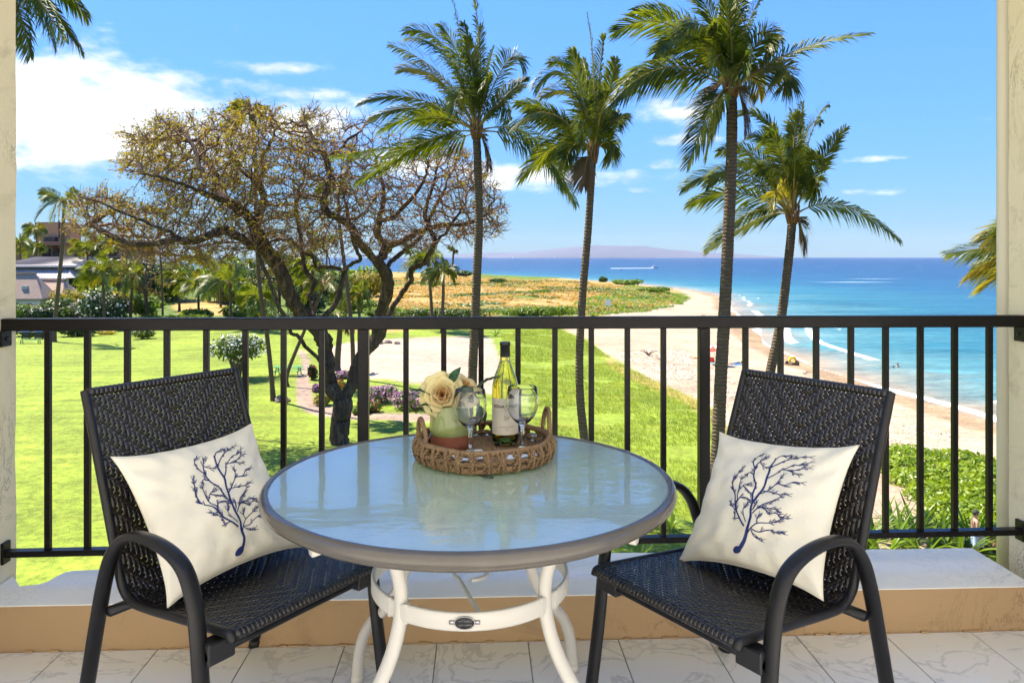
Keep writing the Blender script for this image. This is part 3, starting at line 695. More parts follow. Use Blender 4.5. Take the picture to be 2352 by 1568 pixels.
def weave_meshes():
    seat, back = [], []
    for i in range(NW):                 # strands along the sling
        x = -HALF + (i + .5) * (2 * HALF / NW)
        for part, j0, j1 in ((seat, -1, BEND + 1), (back, BEND, NS + 1)):
            cs, ns, ac = [], [], []
            for j in range(j0, j1):
                for f in (.22, .78):
                    s = min(max(S0 + (j + f) * PITCH, .004), CL[-1] - .001); p, t, nn = cpos(s)
                    o = AMP if (0 <= j < NS and over(i, j)) else -AMP
                    cs.append(p + XV * x + nn * o); ns.append(nn); ac.append(XV)
            b = MB(); strand(cs, ns, ac, PITCH * .90, b); part.append(b.mesh('strand', M['wicker']))
    for j in range(NS):                 # strands across
        s = S0 + (j + .5) * PITCH; p, t, nn = cpos(s); cs = []
        for i in range(-1, NW + 1):
            for f in (.22, .78):
                x = -HALF + (i + f) * (2 * HALF / NW); x = max(-HALF - .006, min(HALF + .006, x))
                o = -AMP if (0 <= i < NW and over(i, j)) else AMP
                cs.append(p + XV * x + nn * o)
        b = MB(); strand(cs, [nn] * len(cs), [-t] * len(cs), PITCH * .90, b)
        (seat if j < BEND else back).append(b.mesh('strand', M['wicker']))
    return seat, back
armk = [(.005, .0), (.025, .12), (.05, .28), (.066, .42), (.085, .505), (.125, .565), (.20, .594), (.30, .600), (.375, .580), (.43, .53), (.468, .45), (.505, .33), (.55, .17), (.597, .0)]
def make_chair(label):
    root = empty('patio_chair', (0, 0, 0), 0, label, 'chair', 'woven patio chairs at the glass table')
    seat_s, back_s = weave_meshes()
    def bar(s, r):
        p, t, nn = cpos(s); b = MB()
        b.tube([p - nn * .006 + XV * x for x in np.linspace(-HALF - .012, HALF + .012, 9)], r, 10)
        for i in range(NW):            # strand ends wrapped round the bar
            x = -HALF + (i + .5) * (2 * HALF / NW); c = p - nn * .006
            b.tube([c + XV * (x + e) for e in (-.0066, -.006, 0, .006, .0066)], [r, r + .0018, r + .0026, r + .0018, r], 10)
        return b
    st = bar(.016, .0105).build('seat', M['wicker'], root)
    bk = bar(CL[-1] - .006, .0105).build('backrest', M['wicker'], root)
    for m in seat_s: link_copy(m, 'strand', st)
    for m in back_s: link_copy(m, 'strand', bk)
    for sx in (-1, 1):
        b = MB(); b.tube([Vector((sx * (HALF + .010), p.y, p.z)) - cpos(l)[2] * .006 for p, l in zip(CC, CL)][2:], .0125, 10, sq=(1, 1.0)); b.build('side_rail', M['chairmetal'], root)
        b = MB(); b.tube(catmull([Vector((sx * (HALF + .052), t, z)) for t, z in armk], 6), .0135, 12, sq=(1.65, .92), up=(1, 0, 0)); am = b.build('arm_and_legs', M['chairmetal'], root)
        for t in (.005, .597):
            b = MB(); b.tube([(sx * (HALF + .052), t, 0), (sx * (HALF + .052), t + (.003 if t < .1 else -.006), .022)], .0155, 12, sq=(1.6, 1), up=(1, 0, 0)); b.build('foot_cap', M['blackplastic'], am)
        b = MB(); b.box((min(sx * (HALF - .03), sx * (HALF + .045)), .035, .345), (max(sx * (HALF - .03), sx * (HALF + .045)), .078, .398), 0, .004); b.build('bracket', M['blackplastic'], root, smooth=False)
    for t, z in ((.056, .368), (.462, .368)):
        b = MB(); b.tube([(x, t, z) for x in np.linspace(-HALF - .045, HALF + .045, 5)], .0125, 10, sq=(1, 1.5)); b.build('crossbar', M['chairmetal'], root)
    for sx in (-1, 1):
        b = MB(); b.tube([(sx * (HALF - .05), .03, .398), (sx * (HALF - .05), .43, .388)], .010, 8); b.build('seat_stay', M['chairmetal'], root)
    return root
def yaw_of(rear):                       # chair local +y points to its back
    d = RT * rear[0] + FW * rear[1]; return math.atan2(-d.x, d.y)
ch1 = make_chair('woven black armchair on the lawn side of the glass table')
ch1.location = C(-.5205, 1.9745); ch1.rotation_euler.z = yaw_of((-.835, .55))
ch2 = copy_tree(ch1); ch2['label'] = 'woven black armchair on the sea side of the glass table'
ch2.location = C(.378, 1.9355); ch2.rotation_euler.z = yaw_of((.822, .57))

# ================================================================== cushions with a coral print
def cushion_mat():
    t = NT('ivory_cotton'); v = t.coord('Object')
    c = t.mix(t.noise(5, 3, .5, v), (.70, .645, .50), (.76, .71, .57))
    wv = t.noise(420, 2, .5, v)
    b = t.bump(t.math('ADD', t.math('MULTIPLY', wv, .25), t.noise(9, 4, .6, v, .8)), .45, .008)
    return t.done(t.bsdf(c, .85, b, Sheen_Weight=.25))
M['cushion'] = cushion_mat(); M['ink'] = sm('navy_print', (.006, .014, .085), (.012, .03, .15), 14, .8)
CW, CHH, CT = .435, .405, .064
def cushion_pt(u, v, side, seed):
    """u, v in -1..1; side +1 front, -1 back"""
    pu = 1 - .085 * (1 - v * v); pv = 1 - .085 * (1 - u * u)
    e = max(0.0, (1 - u ** 2) * (1 - v ** 2)); th = CT * e ** .42
    ear = (abs(u) * abs(v)) ** 6
    x = CW / 2 * u * pu * (1 + .05 * ear); z = CHH / 2 * v * pv * (1 + .05 * ear)
    rad = math.atan2(v, u)
    rr = max(abs(u), abs(v))
    w = .0060 * math.sin(rad * 22 + seed + 2 * noise.noise(Vector((u * 2, v * 2, seed)))) * rr ** 5 * (1 - rr ** 12) + .010 * noise.noise(Vector((u * 1.6 + seed, v * 2.2, 1.0))) * e ** .3
    w += .013 * noise.noise(Vector((u * 3.5 - v * 2.5, v * 4 + u, seed + 5))) * e ** .3 - .010 * max(0.0, noise.noise(Vector((u * 1.4 + v * 5.0, v * 1.2 - u * .6, seed + 9)))) ** 1.3 * e ** .25
    sag = -.02 * (1 - v) * .5 * (1 - u * u)
    return Vector((x, -side * (th + (w if side > 0 else 0)) + sag, z))
Z8 = lambda pts: [((x - 280) / 700, (1115 - y) / 700) for x, y in pts]
CORAL = [(.022, [(275, 1118), (300, 1100), (330, 1060), (350, 1005), (374, 940), (372, 860), (378, 790)]), (.016, [(378, 790), (405, 720), (440, 640), (452, 560), (455, 490), (478, 415)]),
         (.011, [(378, 790), (362, 720), (375, 640), (352, 570), (345, 500), (372, 440), (400, 400)]), (.010, [(335, 965), (300, 915), (265, 850), (245, 790), (235, 720), (205, 670), (190, 600), (215, 540), (240, 490)]),
         (.008, [(245, 790), (275, 745), (320, 745), (352, 765)]), (.007, [(262, 770), (255, 690), (290, 645), (340, 640)]), (.007, [(255, 690), (250, 630), (258, 580)]), (.007, [(290, 650), (330, 690), (350, 720)]),
         (.009, [(410, 715), (470, 690), (530, 640), (560, 580)]), (.007, [(530, 640), (590, 665), (640, 640), (690, 645)]), (.007, [(430, 690), (500, 710), (560, 735), (620, 742)]), (.008, [(448, 600), (500, 560), (540, 520), (600, 545), (660, 580)]),
         (.007, [(540, 520), (610, 490), (660, 500), (715, 480)]), (.007, [(600, 545), (650, 530), (715, 525)]), (.008, [(455, 500), (510, 460), (560, 440), (640, 430), (700, 430)]), (.007, [(470, 430), (520, 400), (580, 410)]),
         (.007, [(352, 560), (310, 530), (285, 550)]), (.007, [(345, 500), (320, 430), (330, 380), (360, 365)]), (.006, [(372, 440), (400, 480), (440, 500)]), (.008, [(385, 870), (420, 840), (460, 800), (520, 780), (570, 760)]),
         (.007, [(420, 840), (460, 830), (510, 840), (560, 850)]), (.007, [(460, 832), (480, 850), (500, 880), (530, 870), (570, 880)]), (.007, [(350, 1015), (385, 980), (430, 950), (500, 935), (560, 920), (620, 900)]), (.006, [(385, 990), (400, 1030), (440, 1045)]),
         (.006, [(385, 982), (430, 1000), (500, 985), (550, 1000), (590, 1000)]), (.006, [(430, 950), (425, 910), (435, 890)]), (.006, [(345, 935), (320, 880), (315, 830), (335, 795)]), (.006, [(265, 850), (230, 810), (210, 770)]),
         (.006, [(285, 900), (250, 890), (250, 860)]), (.006, [(380, 850), (400, 830), (398, 800)]), (.007, [(205, 670), (190, 640), (200, 560)])]
def coral_print(seed, u0, v0, su, sv, parent):
    rg = random.Random(11); lines = []
    for w, pts in CORAL:
        q = [Vector((x, y, 0)) for x, y in Z8(pts)]; q = catmull(q, 4)
        lines.append((w, w * .55, q))
        if w < .0115:
            for k in range(len(q) // 2):
                a = rg.uniform(.25, 1.0); i = min(int(a * (len(q) - 1)), len(q) - 2); d = (q[i + 1] - q[i]).normalized()
                s_ = rg.choice((-1, 1)); ang = R(rg.uniform(28, 55)) * s_; L = rg.uniform(.03, .075)
                tw = [q[i].copy()]; dd = d.copy(); dd.rotate(Matrix.Rotation(ang, 3, 'Z'))
                for _ in range(4):
                    tw.append(tw[-1] + dd * L / 4); dd.rotate(Matrix.Rotation(-ang * .16 + rg.uniform(-.15, .15), 3, 'Z'))
                lines.append((.0042, .0022, tw))
                e = tw[2]; d2 = (tw[3] - tw[2]).normalized(); d2.rotate(Matrix.Rotation(-ang * 1.1, 3, 'Z')); lines.append((.0034, .002, [e, e + d2 * L * .3, e + d2 * L * .5]))
            e = q[-1]; d = (q[-1] - q[-2]).normalized()
            for s_ in (-1, 1):
                d2 = d.copy(); d2.rotate(Matrix.Rotation(R(24) * s_, 3, 'Z')); lines.append((.0042, .002, [e, e + d2 * .025, e + d2 * .05]))
    b = MB()
    def mp(q):
        u = u0 + 1.353 * q.x - .2255 * q.y; v = v0 + .3607 * q.x + 1.398 * q.y; u = max(-.97, min(.97, u)); v = max(-.97, min(.97, v))
        p = cushion_pt(u, v, 1, seed); du = cushion_pt(u + .01, v, 1, seed) - p; dv = cushion_pt(u, v + .01, 1, seed) - p
        nn = du.cross(dv).normalized(); nn = -nn if nn.y > 0 else nn
        return p + nn * .0012
    def ribbon(w0, w1, q):
        base = len(b.v); k = len(q)
        for i, p in enumerate(q):
            t = (q[min(i + 1, k - 1)] - q[max(i - 1, 0)]).normalized(); a = Vector((-t.y, t.x, 0)); w = (w0 + (w1 - w0) * i / (k - 1)) * .88
            b.v.append(tuple(mp(p - a * w))); b.v.append(tuple(mp(p + a * w)))
        for i in range(k - 1): b.f.append((base + 2 * i, base + 2 * i + 1, base + 2 * i + 3, base + 2 * i + 2)); b.mi.append(0)
    for w0, w1, q in lines: ribbon(w0, w1, q)
    k = Vector((-.012, .002, 0)); base = len(b.v); N = 18
    b.add([mp(k)] + [mp(k + Vector((.045 * math.cos(2 * math.pi * i / N), .034 * math.sin(2 * math.pi * i / N), 0))) for i in range(N)], [(0, 1 + i, 1 + (i + 1) % N) for i in range(N)])
    b.build('coral_print', M['ink'], parent)
def cushion(label, chair, lat, t, z, tilt, roll, seed, u0, v0, su, sv):
    root = empty('throw_cushion', (0, 0, 0), 0, label, 'cushion', 'coral print cushions on the patio chairs')
    m = Matrix.Translation(chair.location) @ Matrix.Rotation(chair.rotation_euler.z, 4, 'Z') @ Matrix.Translation((lat, t, z)) @ Matrix.Rotation(tilt, 4, 'X') @ Matrix.Rotation(roll, 4, 'Y')
    root.matrix_world = m
    b = MB(); N = 44
    wr = lambda f: math.copysign(1 - (1 - abs(2 * f - 1)) ** 1.5, 2 * f - 1)
    for side in (1, -1): b.grid(lambda u, v: cushion_pt(wr(u), wr(v), side, seed), N, N)
    bm = bmesh.new(); me = b.mesh('cover', M['cushion']); bm.from_mesh(me); bmesh.ops.remove_doubles(bm, verts=bm.verts, dist=.0004); bmesh.ops.recalc_face_normals(bm, faces=bm.faces)
    bm.to_mesh(me); bm.free(); me.polygons.foreach_set('use_smooth', [True] * len(me.polygons)); o = bpy.data.objects.new('cover', me); col.objects.link(o); o.parent = root
    sb = MB(); per = [(-1, -1 + 2 * i / 20) for i in range(21)] + [(-1 + 2 * i / 20, 1) for i in range(1, 21)] + [(1, 1 - 2 * i / 20) for i in range(1, 21)] + [(1 - 2 * i / 20, -1) for i in range(1, 21)]
    sb.tube([cushion_pt(u, v, 1, seed) for u, v in per], .0016, 5, caps=False); sb.build('seam', M['cushion'], root)
    coral_print(seed, u0, v0, su, sv, root)
    return root
TILT = -math.atan2(.235, .325)
cushion('ivory cushion with navy coral print, half hidden by the table edge', ch1, -.020, .380, .594, TILT, R(-1), 1.3, -.10, -.86, 1.50, 1.62)
cushion('ivory cushion with navy coral print, clear of the table, on the sea side chair', ch2, .010, .410, .592, TILT, R(-7), 4.7, -.02, -.83, 1.50, 1.60)

# ================================================================== things on the table
TRAYC = C(-.081, 2.215); TOP = TZ + .0005
def seagrass_mat():
    t = NT('seagrass_rope'); v = t.coord('Object')
    c = t.mix(t.noise(28, 4, .7, v), (.085, .042, .017), (.52, .34, .16))
    c = t.mix(t.math('MULTIPLY', t.noise(9, 3, .6, v), .8), c, (.17, .09, .04))
    b = t.bump(t.noise(190, 3, .7, t.coord('Object', (1, 1, .3))), .5, .002)
    return t.done(t.bsdf(c, .65, b))
M['seagrass'] = seagrass_mat()
tray = empty('wicker_tray', TRAYC + Vector((0, 0, TOP)), -YAW, 'round brown woven seagrass tray with two loop handles on the table', 'tray'); tray.scale = (.93, .93, .97)
rg = random.Random(5)
def rope(b, pts, r, turns, strands=3, n=6):
    """twisted rope along pts"""
    k = len(pts); pts = [Vector(p) for p in pts]
    for s in range(strands):
        q = []; prev = None
        for i, p in enumerate(pts):
            t = (pts[min(i + 1, k - 1)] - pts[max(i - 1, 0)]).normalized()
            a = (prev or (Vector((0, 0, 1)) if abs(t.z) < .9 else Vector((1, 0, 0)))); a = (a - t * a.dot(t)).normalized(); prev = a; c_ = t.cross(a)
            w = 2 * math.pi * (turns * i / (k - 1) + s / strands)
            q.append(p + (a * math.cos(w) + c_ * math.sin(w)) * r * .55)
        b.tube(q, r * .62, n)
def circ(r, z, k, wob=0.0):
    return [Vector(((r + wob * math.sin(7 * a)) * math.cos(a), (r + wob * math.sin(7 * a)) * math.sin(a), z + wob * math.sin(5 * a + 1))) for a in [2 * math.pi * i / k for i in range(k + 1)]]
b = MB()                                # woven base: rings of rope
for i in range(10): rope(b, circ(.012 + i * .0185, .010, 40 + 10 * i), .0085, 5 + 5 * i, 2, 5)
b.build('base', M['seagrass'], tray)
b = MB(); rope(b, circ(.200, .010, 150, .0015), .0095, 44); b.build('bottom_rope', M['seagrass'], tray)
b = MB(); rope(b, circ(.204, .030, 150, .002), .0065, 30, 2); b.build('middle_rope', M['seagrass'], tray)
b = MB(); rope(b, circ(.203, .060, 170, .0012), .0085, 56); b.build('rim_rope', M['seagrass'], tray)
for i in range(30):                     # knots round the side wall
    a0 = 2 * math.pi * i / 30 + rg.uniform(-.03, .03); b = MB(); rr = .206
    def q(da, z, dr=0.0): a = a0 + da; return Vector(((rr + dr) * math.cos(a), (rr + dr) * math.sin(a), z))
    w = rg.uniform(.030, .042)
    rope(b, catmull([q(-w * 1.6, .012), q(-w, .026, .006), q(0, .034, .009), q(w, .046, .006), q(w * 1.7, .058)], 5), .0058, 3, 2, 5)
    rope(b, catmull([q(w * 1.5, .012), q(w, .026, .003), q(0, .036, .013), q(-w, .046, .003), q(-w * 1.6, .058)], 5), .0056, 3, 2, 5)
    rope(b, catmull([q(0, .004, .005), q(.004, .02, .012), q(0, .036, .015), q(-.004, .052, .011), q(0, .064, .004)], 5), .0052, 3, 2, 5)
    b.build('knot', M['seagrass'], tray)
for a0, hh in ((R(202), .070), (R(12), .078)):
    b = MB(); pts = []
    for i in range(25):
        f = i / 24; a = a0 + (f - .5) * .46; z = .058 + hh * math.sin(math.pi * f) ** .55
        pts.append(Vector((.205 * math.cos(a), .205 * math.sin(a), z)))
    rope(b, pts, .0078, 15); b.build('handle', M['seagrass'], tray)
b = MB(); b.tube(catmull([Vector((.004, -.208, .002)), Vector((.022, -.222, .004)), Vector((.034, -.230, .002)), Vector((.026, -.236, .002)), Vector((.008, -.228, .002)), Vector((-.006, -.212, .004))], 5), .0016, 5); b.build('wire_tie', M['blackplastic'], tray)
TF = TOP + .0185                         # tray floor
def at_tray(X, Z, z=0.0): return C(X, Z, TF + z)
# napkins
M['napkin'] = sm('white_paper', (.80, .80, .80), (.84, .84, .84), 40, .9, .1, .001)
def napkin(X, Z, rz, label):
    b = MB(); b.grid(lambda u, v: ((u - .5) * .10, (v - .5) * .10, .004 + .0016 * noise.noise(Vector((u * 4, v * 4, rz)))), 10, 10)
    b.grid(lambda u, v: ((u - .5) * .10, (v - .5) * .10, .001 + .0016 * noise.noise(Vector((u * 4, v * 4, rz)))), 10, 10)
    o = b.build('napkin', M['napkin']); o.location = at_tray(X, Z); o.rotation_euler.z = rz - YAW; tag(o, label, 'napkin', 'paper napkins under the glasses')
napkin(-.120, 2.150, R(20), 'white paper napkin under the wine glass before the vase')
napkin(.012, 2.168, R(28), 'white paper napkin under the wine glass beside the bottle')
# glasses
def glassm(name, colr, rough=0.0, ior=1.45):
    t = NT(name); return t.done(t.bsdf(colr, rough, None, Transmission_Weight=1.0, IOR=ior))
M['glass'] = glassm('clear_glass', (.98, .99, 1.0))
def wine_glass(X, Z, label):
    root = empty('wine_glass', at_tray(X, Z, .0045), 0, label, 'wine glass', 'empty wine glasses on the tray')
    outer = [(.0, .0), (.033, .0005), (.034, .002), (.028, .005), (.012, .010), (.0062, .018), (.0052, .045), (.0058, .070), (.0105, .078), (.022, .086), (.035, .101), (.0435, .121), (.0462, .140), (.0452, .160), (.0420, .184), (.0412, .1855)]
    inner = [(.0404, .1845), (.0434, .160), (.0443, .140), (.0417, .122), (.0333, .103), (.020, .089), (.008, .0835), (.0, .0828)]
    b = MB(); b.lathe(outer + inner, 40); b.build('bowl', M['glass'], root)
    return root
wine_glass(-.118, 2.145, 'empty wine glass standing in front of the green vase')
wine_glass(.030, 2.190, 'empty wine glass standing beside the wine bottle')
# bottle
def bottle_glass():
    t = NT('yellow_green_bottle_glass'); return t.done(t.bsdf((1.0, .97, .45), .02, None, Transmission_Weight=1.0, IOR=1.46))
M['bottle'] = bottle_glass(); M['capsule'] = sm('black_capsule', (.010, .010, .012), None, 1, .4)
M['paper'] = sm('label_paper', (.76, .68, .52), (.80, .73, .58), 30, .8, .05, .001)
M['labelink'] = sm('label_ink', (.03, .02, .015), None, 1, .7); M['labelgold'] = sm('label_bronze', (.25, .15, .06), None, 1, .5)
def liquid():
    t = NT('white_wine'); return t.done(t.bsdf((1.0, .96, .50), .0, None, Transmission_Weight=1.0, IOR=1.33))
M['wine'] = liquid()
BC = at_tray(-.021, 2.298); BRAD = .0395
bot = empty('wine_bottle', BC, 0, 'yellow green bottle of white wine with cream label and black capsule', 'bottle')
outer = [(.0, .012), (.020, .008), (.034, .0005), (.038, .003), (.0395, .008), (.0395, .165), (.0385, .180), (.034, .200), (.026, .222), (.0185, .242), (.0152, .258), (.0142, .275), (.0140, .296), (.0155, .297), (.0155, .304), (.0140, .305)]
inner = [(.0105, .305), (.0112, .27), (.0125, .255), (.016, .241), (.0235, .221), (.0315, .199), (.036, .179), (.0370, .165), (.0370, .012), (.034, .009), (.020, .014), (.0, .018)]
b = MB(); b.lathe(outer + inner, 44); b.build('body', M['bottle'], bot)
b = MB(); b.lathe([(.0, .0195), (.020, .0155), (.0335, .0105), (.0366, .0125), (.0366, .165), (.0356, .179), (.0311, .199), (.0231, .221), (.0156, .241), (.0128, .250), (.0, .250)], 36); b.build('wine', M['wine'], bot)
b = MB(); b.lathe([(.0148, .262), (.0152, .263), (.0150, .296), (.0162, .2965), (.0162, .3055), (.0155, .307), (.0, .307)], 30); b.build('capsule', M['capsule'], bot)
def cyl(s, z, r, a0): a = a0 + s / r; return (r * math.cos(a), r * math.sin(a), z)
FACE = math.atan2(-BC.y, -BC.x)          # the label is turned to face us, a little to the right
LA = FACE + .12
b = MB(); b.grid(lambda u, v: cyl(-.058 + .116 * u, .034 + .108 * v, .0399, LA), 28, 6); lab = b.build('label', M['paper'], bot)
def text_on(s, size, z, mat, off=0.0, sx=1.0, bold=0.0):
    cu = bpy.data.curves.new('t', 'FONT'); cu.body = s; cu.size = size; cu.align_x = 'CENTER'; cu.offset = bold
    ob = bpy.data.objects.new('t', cu); col.objects.link(ob); bpy.context.view_layer.update()
    me = bpy.data.meshes.new_from_object(ob.evaluated_get(bpy.context.evaluated_depsgraph_get()))
    bpy.data.objects.remove(ob); bpy.data.curves.remove(cu)
    for v in me.vertices: v.co = cyl(off + v.co.x * sx, z + v.co.y, .0402, LA)
    me.materials.clear(); me.materials.append(mat); me.name = 'lettering'
    o = bpy.data.objects.new('lettering', me); col.objects.link(o); o.parent = lab
text_on('EDNA VALLEY', .0120, .1145, M['labelink'], 0, 1.12, .0003)
text_on('VINEYARD', .0042, .1085, M['labelgold'], .004, 1.3)
text_on('CHARDONNAY', .0052, .0560, M['labelgold'], .002, 1.35)
text_on('2013', .0045, .0480, M['labelgold'], .002, 1.3)
b = MB()                                 # brushed monogram
for pts in ([(-.008, .076), (-.006, .092)], [(-.006, .092), (-.002, .075)], [(-.002, .075), (-.001, .093)], [(.001, .090), (.005, .079)], [(.009, .092), (.004, .078)], [(.003, .084), (.010, .085)]):
    (x0, y0), (x1, y1) = pts; dx, dy = x1 - x0, y1 - y0; L = math.hypot(dx, dy); nx_, ny_ = -dy / L * .0006, dx / L * .0006
    b.add([cyl(x0 - nx_, y0 - ny_, .0402, LA), cyl(x0 + nx_, y0 + ny_, .0402, LA), cyl(x1 + nx_ * .4, y1 + ny_ * .4, .0402, LA), cyl(x1 - nx_ * .4, y1 - ny_ * .4, .0402, LA)], [(0, 1, 2, 3)])
b.build('lettering', M['labelgold'], lab)
# vase
def glaze():
    t = NT('green_glaze'); v = t.coord('Object')
    c = t.mix(t.noise(30, 5, .6, v), (.25, .30, .085), (.36, .41, .15)); return t.done(t.bsdf(c, .12, t.bump(t.noise(60, 3, .5, v), .05, .002), Coat_Weight=.6))
M['glaze'] = glaze(); M['terracotta'] = sm('terracotta', (.22, .062, .030), (.28, .09, .045), 60, .8, .2, .001)
VC = at_tray(-.184, 2.250)
vase = empty('flower_vase', VC, 0, 'small green glazed vase with bare terracotta foot, holding cream roses', 'vase')
b = MB(); b.lathe([(.0, .0), (.050, .0), (.056, .004), (.0585, .020), (.0590, .042)], 40); b.build('terracotta_base', M['terracotta'], vase)
b = MB(); b.lathe([(.0590, .042), (.0602, .0425), (.0605, .060), (.0590, .090), (.0555, .112), (.0515, .126), (.0490, .130), (.0470, .127), (.050, .11), (.053, .08)], 40); b.build('glazed_body', M['glaze'], vase)
b = MB(); b.lathe([(.0, .10), (.053, .10)], 30); b.build('soil', M['blackplastic'], vase)
def petal_mat():
    t = NT('cream_petal'); v = t.coord('Object'); at = t.new('ShaderNodeAttribute'); at.attribute_name = 'inner'
    c = t.mix(t.noise(30, 3, .6, v), (.87, .73, .30), (.90, .81, .46)); c = t.mix(at.outputs['Fac'], c, (.62, .27, .07))
    bs = t.bsdf(c, .6, t.bump(t.noise(70, 3, .6, v), .15, .003)); tr = t.new('ShaderNodeBsdfTranslucent'); t.link(c, tr.inputs[0])
    mx = t.new('ShaderNodeMixShader'); mx.inputs[0].default_value = .3; t.link(bs, mx.inputs[1]); t.link(tr.outputs[0], mx.inputs[2]); return t.done(mx.outputs[0])
M['petal'] = petal_mat(); M['roseleaf'] = leafm('rose_leaf', (.015, .05, .025), (.03, .09, .035), 20, .45, .15)
def rose(c, face, size, label, seed, stem_to, leaves):
    rr = random.Random(seed)
    root = empty('artificial_rose', c, 0, label, 'rose', 'cream roses in the vase'); rot = Vector(face).normalized().to_track_quat('Z', 'Y').to_matrix()
    for ring_, (n, r0, h, open_, inner) in enumerate([(3, .012, .034, .12, .95), (4, .020, .036, .26, .65), (5, .031, .036, .45, .25), (6, .042, .030, .75, .05), (7, .052, .018, 1.15, 0)]):
        for i in range(n):
            a0 = 2 * math.pi * (i + rr.random() * .35) / n + ring_ * .7; wd = 2 * math.pi / n * .78; wob = rr.uniform(0, 9); lift = rr.uniform(-.004, .005)
            b = MB(); vals = []
            def fn(u, v):
                a = a0 + (u - .5) * 2 * wd * (0.45 + .55 * math.sin(math.pi * min(1, v * .62 + .18)))
                rad = r0 * (.25 + .75 * v ** .7) + .012 * open_ * v * v + .0025 * math.sin(9 * u + wob) * v
                z = -.012 + h * v ** .85 * (1.15 - open_ * .55) - .018 * open_ * max(0, v - .62) ** 1.2 + lift - .007 * (2 * u - 1) ** 2 * v + .003 * math.sin(7 * u + wob * 2) * v * v
                vals.append(inner * (1 - .35 * v)); q = Vector((rad * math.cos(a), rad * math.sin(a), z)) * size; return rot @ q
            b.grid(fn, 10, 8); o = b.build('petal', M['petal'], root)
            at = o.data.attributes.new('inner', 'FLOAT', 'POINT'); at.data.foreach_set('value', vals)
            sd = o.modifiers.new('thick', 'SOLIDIFY'); sd.thickness = .0007
    b = MB(); b.tube([Vector((0, 0, 0)) - rot @ Vector((0, 0, .012)), (Vector(stem_to) - Vector(c)) * .5 + Vector((0, 0, -.004)), Vector(stem_to) - Vector(c)], .0025, 6); b.build('stem', M['roseleaf'], root)
    for base, tip, wdt, up in leaves:
        b = MB(); base = Vector(base); tip = Vector(tip); ax = tip - base; sd_ = ax.cross(Vector(up)).normalized(); nn = sd_.cross(ax).normalized()
        def fn(u, v):
            w = wdt * math.sin(math.pi * min(1, v ** .85)) ** .9 * (2 * u - 1); return base + ax * v + sd_ * w + nn * (abs(2 * u - 1) * .006 + .012 * math.sin(math.pi * v) + .0012 * math.sin(v * 30))
        b.grid(fn, 6, 14); b.build('leaf', M['roseleaf'], root)
rose(at_tray(-.204, 2.215, .162), tuple(C(.10, -1, .25)), 1.02, 'large cream rose facing outward from the green vase', 1, VC + Vector((-.01, 0, .11)),
     [(C(-.02, .0, -.02), C(-.092, -.01, .012), .018, (0, 0, 1)), (C(.02, .02, .03), C(.055, .02, .078), .013, (0, -1, .4)), (C(-.03, -.01, -.05), C(-.062, -.02, -.03), .011, (0, 0, 1))])
rose(at_tray(-.142, 2.265, .172), tuple(C(.55, -.5, .75)), .92, 'cream rose turned sideways behind the front wine glass', 2, VC + Vector((.02, .01, .11)),
     [(C(.03, .0, -.02), C(.098, .01, .03), .014, (0, 0, 1)), (C(-.005, -.035, .012), C(.03, -.055, -.035), .020, (0, -1, .3)), (C(.05, -.01, -.05), C(.062, -.02, -.098), .012, (0, -1, .2))])

# ================================================================== palms
M['frond'] = leafm('palm_leaflet', (.026, .055, .007), (.19, .21, .020), 1.1, .46, .36, None, .3)
M['frond_y'] = leafm('palm_leaflet_yellow', (.13, .14, .015), (.30, .24, .03), 1.0, .45, .35)
M['frond_far'] = leafm('palm_leaflet_lime', (.06, .10, .010), (.24, .25, .028), .8, .45, .35)
M['frond_dead'] = leafm('dead_leaflet', (.12, .07, .03), (.26, .16, .07), .9, .8, .15)
M['rachis'] = sm('palm_rachis', (.20, .17, .045), (.30, .20, .07), 2.5, .5)
M['husk'] = sm('palm_husk', (.30, .13, .045), (.12, .06, .03), 6, .9, .5, .03)
def trunk_mat():
    t = NT('palm_trunk'); v = t.coord('Object')
    w = t.new('ShaderNodeTexWave'); w.wave_type = 'BANDS'; w.bands_direction = 'Z'; w.inputs['Scale'].default_value = 2.6; w.inputs['Distortion'].default_value = 4.5; w.inputs['Detail'].default_value = 3; w.inputs['Detail Scale'].default_value = 2.0
    t.link(v, w.inputs['Vector'])
    c = t.mix(w.outputs[1], (.055, .032, .017), (.14, .088, .048)); c = t.mix(t.math('MULTIPLY', t.noise(2.5, 5, .7, v), .6), c, (.21, .16, .11))
    b = t.bump(t.math('ADD', w.outputs[1], t.math('MULTIPLY', t.noise(14, 4, .7, v), .8)), .9, .035)
    return t.done(t.bsdf(c, .9, b, Specular_IOR_Level=.2))
M['trunk'] = trunk_mat()
WIND = Vector((-.55, -.10, 0))
